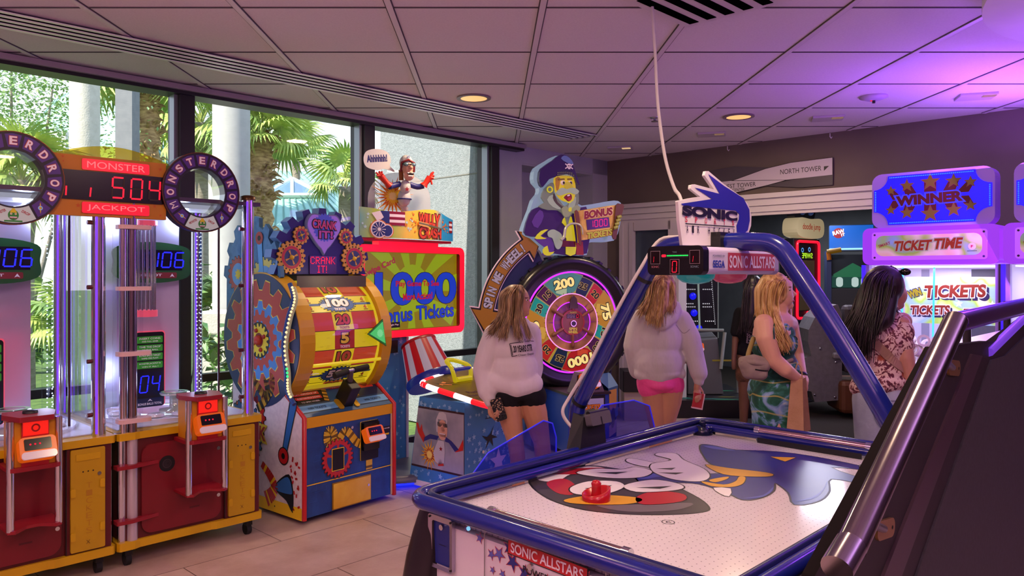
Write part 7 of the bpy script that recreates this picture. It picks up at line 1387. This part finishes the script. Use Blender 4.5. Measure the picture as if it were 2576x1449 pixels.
P2.hair([('e', (1667, 722, .0), (.094, .105, .115)), ('c', (1650, 725, -.06, .05), (1640, 775, -.10, .045), (1632, 800, -.15, .028)), ('c', (1668, 720, -.08, .05), (1664, 770, -.12, .05), (1656, 800, -.18, .022)), ('c', (1684, 725, -.05, .045), (1688, 765, -.09, .04), (1686, 775, -.12, .03))],
    [([(1668, 690, -.02), (1642, 710, -.09), (1632, 750, -.12), (1612, 790, -.16)], 34, .015, .007), ([(1668, 690, -.02), (1655, 720, -.11), (1648, 765, -.15), (1640, 815, -.19)], 36, .014, .007), ([(1668, 690, -.02), (1670, 720, -.115), (1664, 770, -.16), (1656, 820, -.20)], 36, .014, .007), ([(1670, 690, -.02), (1690, 720, -.09), (1692, 750, -.11), (1688, 785, -.15)], 24, .013, .007)], hairm('#7a5434', '#ac8252', '#d8b47c'), 3)
k = P2.p(1757, 1004, -.10); t = thing('red_card_box', 'red card pack hanging from the hand of the hooded person', 'card pack', P2.o+k); g = G(); g.M = RY(.18); g.box(-.036, .036, -.008, .008, -.065, .04, mat('#b03038', .35)); g.build('pack', t); g = G(); g.M = RY(.18); g.box(-.038, .038, -.010, .010, -.068, -.058, mat('#d8b8c0', .3)); g.box(.030, .038, -.0095, .0095, -.068, .042, mat('#d8b8c0', .3)); g.build('clear_sleeve', t)
# ---- person in the green dress
P3 = Person('person with long blond hair in a green patterned dress carrying a paper bag', 1948, 4.4)
body = P3.blob('body', [('e', (1955, 732, 0), (.086, .072, .098)), ('e', (1966, 748, 0), (.068, .058, .066)), ('c', (1984, 714, 0, .022), (1986, 726, 0, .018)), ('c', (1988, 728, 0, .008), (2000, 740, 0, .0105), (1992, 744, 0, .011)), ('c', (1990, 752, 0, .014), (1994, 756, 0, .009)), ('c', (1990, 761, 0, .011), (1988, 768, 0, .020), (1972, 772, 0, .03)),
    ('c', (1960, 765, 0, .05), (1955, 800, .01, .058)), ('c', (1922, 815, -.13, .052), (1965, 812, .0, .07), (1985, 815, .14, .05)), ('e', (1942, 850, .0), (.105, .135, .15)), ('e', (1948, 920, 0), (.115, .14, .15)), ('e', (1946, 985, 0), (.13, .155, .13)),
    ('c', (1922, 815, -.13, .056), (1926, 850, -.17, .054), (1946, 905, -.18, .046), (1975, 930, -.19, .042), (2004, 950, -.14, .028)), ('c', (1985, 815, .14, .052), (2004, 893, .17, .042), (2018, 945, .02, .027)),
    ('c', (2004, 950, -.14, .028), (2014, 956, -.125, .03), (2020, 962, -.11, .026)), ('c', (2018, 945, .02, .027), (2021, 956, -.03, .03), (2022, 964, -.06, .026)),
    ('c', (1940, 1000, -.055, .088), (1942, 1090, -.06, .075), (1942, 1180, -.07, .055), (1940, 1290, -.04, .048), (1938, 1380, -.03, .034)), ('c', (1952, 1000, .06, .088), (1956, 1090, .07, .075), (1964, 1180, .08, .055), (1962, 1290, .1, .048), (1960, 1380, .11, .034)), ('c', (1940, 1385, -.03, .032), (1985, 1392, -.05, .024)), ('c', (1962, 1385, .11, .032), (2005, 1392, .1, .024))]
    + fingers([[(2016, 952, -.115), (2026, 962, -.11), (2028, 974, -.10)], [(2019, 958, -.12), (2028, 970, -.12), (2026, 982, -.11)], [(2018, 964, -.12), (2026, 978, -.12), (2022, 989, -.11)], [(2014, 966, -.115), (2021, 982, -.115), (2017, 993, -.105)], [(2008, 956, -.13), (2014, 968, -.14), (2012, 978, -.13)]], .0095)
    + fingers([[(2024, 962, -.07), (2030, 975, -.08), (2027, 985, -.085)], [(2024, 966, -.06), (2029, 980, -.07), (2025, 991, -.075)]], .0095), SK3, .0055, 3)
P3.feature('eye', 1985, 730, -.054, (.009, .008, .006), EYEW, body); P3.feature('eye', 1987, 730, -.060, (.004, .004, .004), IRIS, body); P3.feature('eyebrow', 1984, 722, -.056, (.018, .006, .004), mat('#8a6040', .8), body); P3.feature('lips', 1993, 757, -.012, (.012, .02, .007), mat('#8a3050', .4), body); P3.feature('ear', 1951, 742, -.070, (.014, .012, .026), SK3, body)
def tie(n, b):
    co = coords(n, 1, .6); no = nd(n, 'ShaderNodeTexNoise', Scale=9, Detail=3, Distortion=1.5); n.links.new(co, no.inputs['Vector']); r_ = ramp(n, no.outputs[0], [(.30, '#0c3a34'), (.45, '#14523f'), (.52, '#2a6a5c'), (.57, '#6a8fb4'), (.66, '#8aa6cc'), (.74, '#d0d49a')])
    wv = nd(n, 'ShaderNodeTexWave', Scale=3.2, Distortion=5); wv.wave_type = 'BANDS'; wv.bands_direction = 'Z'; n.links.new(co, wv.inputs['Vector']); r2 = ramp(n, wv.outputs[0], [(.965, '#000000'), (.995, '#c0c0c0')]); mx = nd(n, 'ShaderNodeMixRGB'); mx.inputs[2].default_value = lin('#c8b860'); n.links.new(r2.outputs[0], mx.inputs[0]); n.links.new(r_.outputs[0], mx.inputs[1]); n.links.new(mx.outputs[0], b.inputs['Base Color'])
TIE = nodemat('tie_dye', tie, .8); dr = P3.blob('dress', [('c', (1955, 832, -.05, .072), (1962, 832, .06, .072)), ('c', (1968, 812, -.03, .042), (1970, 812, .03, .042)), ('c', (1972, 840, -.03, .06), (1974, 840, .05, .06)), ('e', (1945, 866, 0), (.128, .152, .10)), ('e', (1975, 862, 0), (.06, .12, .065)), ('e', (1948, 920, 0), (.125, .152, .12)), ('e', (1985, 930, 0), (.05, .10, .09)), ('e', (1946, 985, 0), (.142, .17, .15)), ('c', (1948, 1000, 0, .14), (1955, 1090, .03, .125), (1962, 1130, .06, .10)), ('c', (1935, 1005, -.065, .10), (1930, 1060, -.06, .085), (1918, 1085, -.05, .04)), ('c', (1965, 1000, -.06, .09), (1975, 1080, -.06, .085))], TIE, .008, 4)
P3.band(body, [(1912, 845, 0), (1918, 815, 0), (1940, 796, 0)], .012, TIE, 'dress_strap', .004, dr); P3.band(dr, [(1885, 893, 0), (1930, 902, 0), (1990, 900, 0)], .02, mat('#22283c', .7), 'waistband', .004, dr)
HB3 = hairm('#8a6234', '#c89a5a', '#e6c488')
P3.hair([('e', (1946, 728, .0), (.094, .088, .105)), ('c', (1928, 735, .0, .07), (1925, 785, -.01, .06), (1938, 820, -.05, .045)), ('c', (1945, 770, -.075, .03), (1965, 835, -.16, .026)), ('c', (1978, 775, .06, .028), (1988, 850, .0, .025))],
    [([(1968, 698, 0), (1930, 715, -.07), (1922, 765, -.085), (1930, 820, -.14), (1955, 872, -.18)], 36, .013, .007), ([(1970, 697, -.01), (1950, 715, -.085), (1940, 765, -.095), (1950, 820, -.16), (1975, 880, -.18)], 40, .012, .007), ([(1972, 698, -.01), (1966, 715, -.078), (1954, 755, -.085), (1960, 810, -.12), (1982, 874, -.16)], 30, .010, .006), ([(1965, 698, .02), (1922, 725, .0), (1916, 770, -.02), (1918, 805, -.06)], 26, .014, .008), ([(1975, 700, .03), (1984, 760, .08), (1986, 820, .05), (1994, 865, .0)], 22, .010, .006)], HB3, 4)
P3.feature('wrist_watch', 2018, 941, .0, (.030, .036, .016), BLACK, P3.t)
g = G(); c = P3.p(1992, 862, -.075); g.M = T(*c)@RY(.5)@Matrix.Scale(.72, 4); g.tube([(.024*math.cos(a), -.01, .024*math.sin(a)+.03) for a in [2*PI*i/14 for i in range(14)]], .0035, BLACK, 6, closed=True); g.tube([(.024*math.cos(a), -.01, .024*math.sin(a)-.03) for a in [2*PI*i/14 for i in range(14)]], .0035, BLACK, 6, closed=True); g.tube([(0, -.01, .006), (0, -.01, -.006)], .003, BLACK, 6); g.build('hanging_sunglasses', P3.t)
# belt bag
BG = cloth('#8e7d76', '#9c8b83'); t0 = P3.t; P3.t = thing('belt_bag', 'beige belt bag worn at the back of the green dress', 'bag', P3.o)
bb = P3.blob('pouch', [('e', (1897, 926, -.16), (.078, .05, .062)), ('c', (1878, 915, -.16, .045), (1918, 918, -.17, .045)), ('c', (1882, 938, -.16, .035), (1914, 940, -.17, .038))], BG, .006, 4)
P3.blob('flap', [('c', (1866, 906, -.15, .020), (1896, 902, -.19, .024), (1926, 908, -.18, .02)), ('c', (1868, 910, -.175, .014), (1898, 912, -.205, .016), (1924, 916, -.20, .014))], BG, .005, 3, bb); P3.band(bb, [(1868, 918, 0), (1895, 922, 0), (1925, 919, 0)], .007, BLACK, 'zip', .002, bb)
g = G(); g.tube(catmull([P3.p(1880, 905, -.16), P3.p(1884, 885, -.12), P3.p(1896, 850, -.05)], 5), .013, mat('#9a8450', .8), 6); g.tube(catmull([P3.p(1925, 910, -.17), P3.p(1960, 915, -.18), P3.p(1992, 905, -.12)], 5), .012, mat('#8a7a6a', .8), 6); g.build('strap', P3.t); P3.t = t0
# paper bag
bo = P3.p(2002, 1080, -.13); t = thing('paper_bag', 'brown paper carrier bag hanging from the clasped hands of the green dress', 'bag', P3.o+bo); KR = noisy('#a87c5c', '#b4886a', 12, .8, .2); KR2 = noisy('#8a6038', '#946a40', 12, .8, .2)
g = G(); w0, w1, h = .075, .055, .29; V = [(-w0*.95, -.05, 0), (w0*.1, -.09, 0), (w0*1.0, -.02, 0), (0, .05, 0), (-w1*.7, -.03, h), (w1*.35, -.045, h*.985), (w1*.95, -.01, h), (0, .03, h)]
g.add(V, [(0, 1, 5, 4), (3, 0, 4, 7), (3, 2, 1, 0)], KR); g.add(V, [(1, 2, 6, 5), (2, 3, 7, 6)], KR2); g.build('bag_body', t)
g = G(); g.tube(catmull([(-.015, -.035, h-.01), (-.012, -.03, h+.05), (.004, -.02, h+.075), (.02, -.025, h+.05), (.022, -.035, h-.01)], 5), .0035, mat('#b08a6a', .8), 6); g.build('handle', t)
# ---- person with dark hair
P4 = Person('person with long dark hair in a flowered blouse and pale jeans at the right', 2220, 4.25)
body = P4.blob('body', [('e', (2236, 722, .0), (.082, .085, .10)), ('e', (2252, 742, .01), (.062, .06, .068)), ('c', (2270, 722, .02, .012), (2276, 738, .02, .013), (2270, 742, .02, .012)), ('c', (2270, 752, .02, .012), (2264, 768, .02, .022), (2250, 772, .01, .026)), ('c', (2236, 755, 0, .05), (2228, 795, 0, .058)), ('c', (2172, 812, 0, .05), (2270, 808, .02, .05)), ('e', (2218, 870, 0), (.14, .09, .19)), ('e', (2218, 985, 0), (.135, .10, .11)),
    ('c', (2266, 815, -.02, .05), (2278, 900, -.06, .044), (2292, 972, -.06, .036), (2306, 955, .04, .032), (2318, 938, .12, .025)), ('c', (2172, 815, .02, .048), (2170, 900, .10, .04), (2230, 930, .22, .03)), ('c', (2318, 938, .12, .025), (2324, 930, .15, .028), (2328, 926, .17, .022)), ('c', (2230, 930, .22, .026), (2240, 930, .25, .028)),
    ('c', (2190, 1000, 0, .09), (2196, 1200, 0, .05), (2196, 1395, .02, .034)), ('c', (2246, 1000, 0, .09), (2246, 1200, 0, .05), (2244, 1395, .02, .034)), ('c', (2196, 1405, .02, .03), (2206, 1412, .14, .024)), ('c', (2244, 1405, .02, .03), (2256, 1412, .14, .024))]
    + fingers([[(2328, 922, .17), (2338, 918, .20)], [(2330, 926, .18), (2340, 924, .21)], [(2330, 930, .18), (2339, 930, .21)], [(2328, 933, .17), (2336, 935, .20)], [(2322, 922, .15), (2328, 912, .16)]], .009), SK4, .0055, 3)
P4.feature('ear', 2243, 736, -.070, (.012, .010, .024), SK4, body); P4.feature('earring', 2244, 762, -.075, (.006, .006, .008), mat('#e8d8a0', .2, .6), body); P4.feature('eye', 2273, 728, -.012, (.007, .012, .006), IRIS, body); P4.feature('lips', 2270, 755, .015, (.008, .016, .006), LIP, body)
def flor(n, b):
    co = coords(n, 1); v = nd(n, 'ShaderNodeTexVoronoi', Scale=16, feature='F1'); n.links.new(co, v.inputs['Vector']); no = nd(n, 'ShaderNodeTexNoise', Scale=26, Detail=2, Distortion=2.2); n.links.new(co, no.inputs['Vector'])
    r1 = ramp(n, no.outputs[0], [(.40, '#5a2438'), (.46, '#8a4a50'), (.50, '#d4b4ac'), (.60, '#dcc0b6')]); v2 = nd(n, 'ShaderNodeTexVoronoi', Scale=7.5); n.links.new(co, v2.inputs['Vector']); r2 = ramp(n, v2.outputs['Distance'], [(.17, '#ffffff'), (.24, '#000000')]); mx = nd(n, 'ShaderNodeMixRGB'); mx.inputs[2].default_value = lin('#a8503c'); n.links.new(r2.outputs[0], mx.inputs[0]); n.links.new(r1.outputs[0], mx.inputs[1]); n.links.new(mx.outputs[0], b.inputs['Base Color'])
FLO = nodemat('flower_print', flor, .85); bl = P4.blob('blouse', [('c', (2185, 815, 0, .06), (2255, 812, 0, .06)), ('e', (2218, 860, 0), (.148, .108, .15)), ('e', (2216, 930, 0), (.128, .105, .13)), ('c', (2165, 972, .0, .05), (2215, 968, -.08, .05), (2270, 968, -.02, .05)), ('c', (2160, 975, .02, .05), (2215, 970, .08, .05), (2270, 970, .05, .05)), ('e', (2214, 958, 0), (.15, .125, .06)), ('e', (2262, 836, -.01), (.075, .085, .082)), ('c', (2262, 850, -.03, .06), (2272, 866, -.05, .052)), ('e', (2172, 840, .03), (.07, .08, .08)), ('c', (2280, 862, -.05, .032), (2288, 870, -.03, .03))], FLO, .008, 3)
P4.band(bl, [(2172, 850, 0), (2200, 880, 0), (2232, 908, 0), (2258, 925, 0)], .045, mat('#a07a6a', .8), 'bag_strap', .006, P4.t)
DEN = noisy('#8a92a8', '#a2a8ba', 5, .85, .25, bscale=40); je = P4.blob('jeans', [('e', (2218, 1000, 0), (.148, .118, .10)), ('c', (2192, 1005, 0, .10), (2196, 1120, 0, .092), (2197, 1200, 0, .085), (2197, 1390, .01, .085)), ('c', (2246, 1005, 0, .10), (2246, 1120, 0, .092), (2246, 1200, 0, .085), (2245, 1390, .01, .085))], DEN, .008, 3)
P4.band(je, [(2180, 1000, 0), (2178, 1040, 0), (2192, 1066, 0), (2206, 1070, 0), (2222, 1062, 0), (2226, 1040, 0), (2226, 1000, 0)], .005, mat('#6a7088', .9), 'pocket_seam', .003, je); P4.band(je, [(2180, 1000, 0), (2226, 1000, 0)], .006, mat('#6a7088', .9), 'pocket_seam', .003, je)
HD4 = hairm('#0e080c', '#1a1014', '#33202a')
P4.hair([('e', (2222, 718, -.005), (.108, .105, .112)), ('c', (2205, 730, -.03, .085), (2190, 780, -.06, .085), (2170, 825, -.08, .065), (2158, 860, -.08, .04)), ('c', (2235, 750, -.06, .05), (2220, 800, -.09, .06), (2205, 815, -.11, .05))],
    [([(2235, 675, 0), (2195, 700, -.08), (2175, 770, -.13), (2150, 830, -.14), (2148, 878, -.10)], 44, .020, .009), ([(2238, 674, 0), (2210, 705, -.10), (2195, 775, -.15), (2180, 835, -.16), (2170, 895, -.14)], 44, .018, .009), ([(2240, 674, 0), (2238, 710, -.10), (2226, 765, -.14), (2210, 810, -.16), (2190, 850, -.15)], 34, .016, .008), ([(2245, 674, 0), (2262, 700, -.06), (2250, 735, -.09), (2246, 770, -.09), (2256, 785, -.07)], 18, .008, .006), ([(2230, 676, .02), (2180, 720, .0), (2150, 790, -.04), (2132, 840, -.06)], 30, .018, .008)], HD4, 5)
g = G(); g.M = T(*P4.p(2262, 684, -.02))@RZ(-.5)
for x in (-.03, .03): g.ball((x, 0, 0), (.028, .012, .02), GLOSSBLK, 12)
g.tube([(-.055, 0, .005), (-.075, .02, .0), (-.09, .06, -.02)], .004, BLACK, 6); g.tube([(-.01, 0, .005), (.01, 0, .005)], .004, BLACK, 6); g.build('sunglasses_on_head', P4.t)
# ---- dark figure in the next room
P5 = Person('person in a black shirt with long black hair standing in the next room', 1888, 7.9)
b5 = P5.blob('body', [('e', (1893, 722, 0), (.08, .085, .105)), ('c', (1892, 745, 0, .05), (1890, 775, 0, .05)), ('c', (1862, 785, 0, .045), (1916, 785, 0, .045)), ('e', (1888, 830, 0), (.14, .09, .2)), ('e', (1886, 900, 0), (.14, .09, .12)), ('c', (1860, 788, 0, .045), (1850, 850, 0, .035), (1846, 905, -.05, .024)), ('c', (1916, 788, 0, .045), (1926, 850, 0, .035), (1926, 905, -.05, .024)), ('c', (1874, 910, 0, .085), (1872, 1000, 0, .055), (1870, 1080, .02, .035)), ('c', (1902, 910, 0, .085), (1904, 1000, 0, .055), (1906, 1080, .02, .035)), ('c', (1870, 1083, .02, .03), (1868, 1084, -.12, .022)), ('c', (1906, 1083, .02, .03), (1908, 1084, -.12, .022)), ('c', (1846, 905, -.05, .026), (1846, 925, -.06, .024)), ('c', (1926, 905, -.05, .026), (1926, 925, -.06, .024))], skin('#5a3a2c', '#644232'), .009, 3)
sh_ = P5.blob('shirt', [('c', (1862, 786, 0, .06), (1914, 786, 0, .06)), ('e', (1888, 830, 0), (.155, .11, .2)), ('e', (1888, 880, 0), (.155, .11, .12)), ('c', (1860, 790, 0, .06), (1852, 835, 0, .06)), ('c', (1916, 790, 0, .06), (1924, 835, 0, .06))], cloth('#0e0d12', '#131218'), .012, 3)
g = G(); c = P5.p(1878, 830); g.M = frame((c.x, 0, c.z), (0, 0, -1), (1, 0, 0)); g.text('ARCADE' if False else 'LOS ANGELES', 0, 0, .26, .06, mat('#8a7a84', .6), 0, .02); P5.drape(sh_, g, 'shirt_print', .006)
P5.blob('shorts', [('e', (1888, 915, 0), (.15, .11, .07)), ('c', (1874, 915, 0, .095), (1872, 945, 0, .09)), ('c', (1902, 915, 0, .095), (1904, 945, 0, .09))], noisy('#3a261c', '#6a4430', 20, .9), .012, 3)
P5.hair([('e', (1893, 718, .0), (.10, .105, .115)), ('c', (1892, 730, -.06, .07), (1888, 790, -.09, .07), (1884, 820, -.1, .05))], [([(1893, 690, 0), (1880, 730, -.10), (1874, 800, -.14), (1872, 835, -.14)], 30, .02, .01), ([(1893, 690, 0), (1902, 730, -.10), (1900, 800, -.14), (1894, 835, -.14)], 30, .02, .01)], HD4, 7)
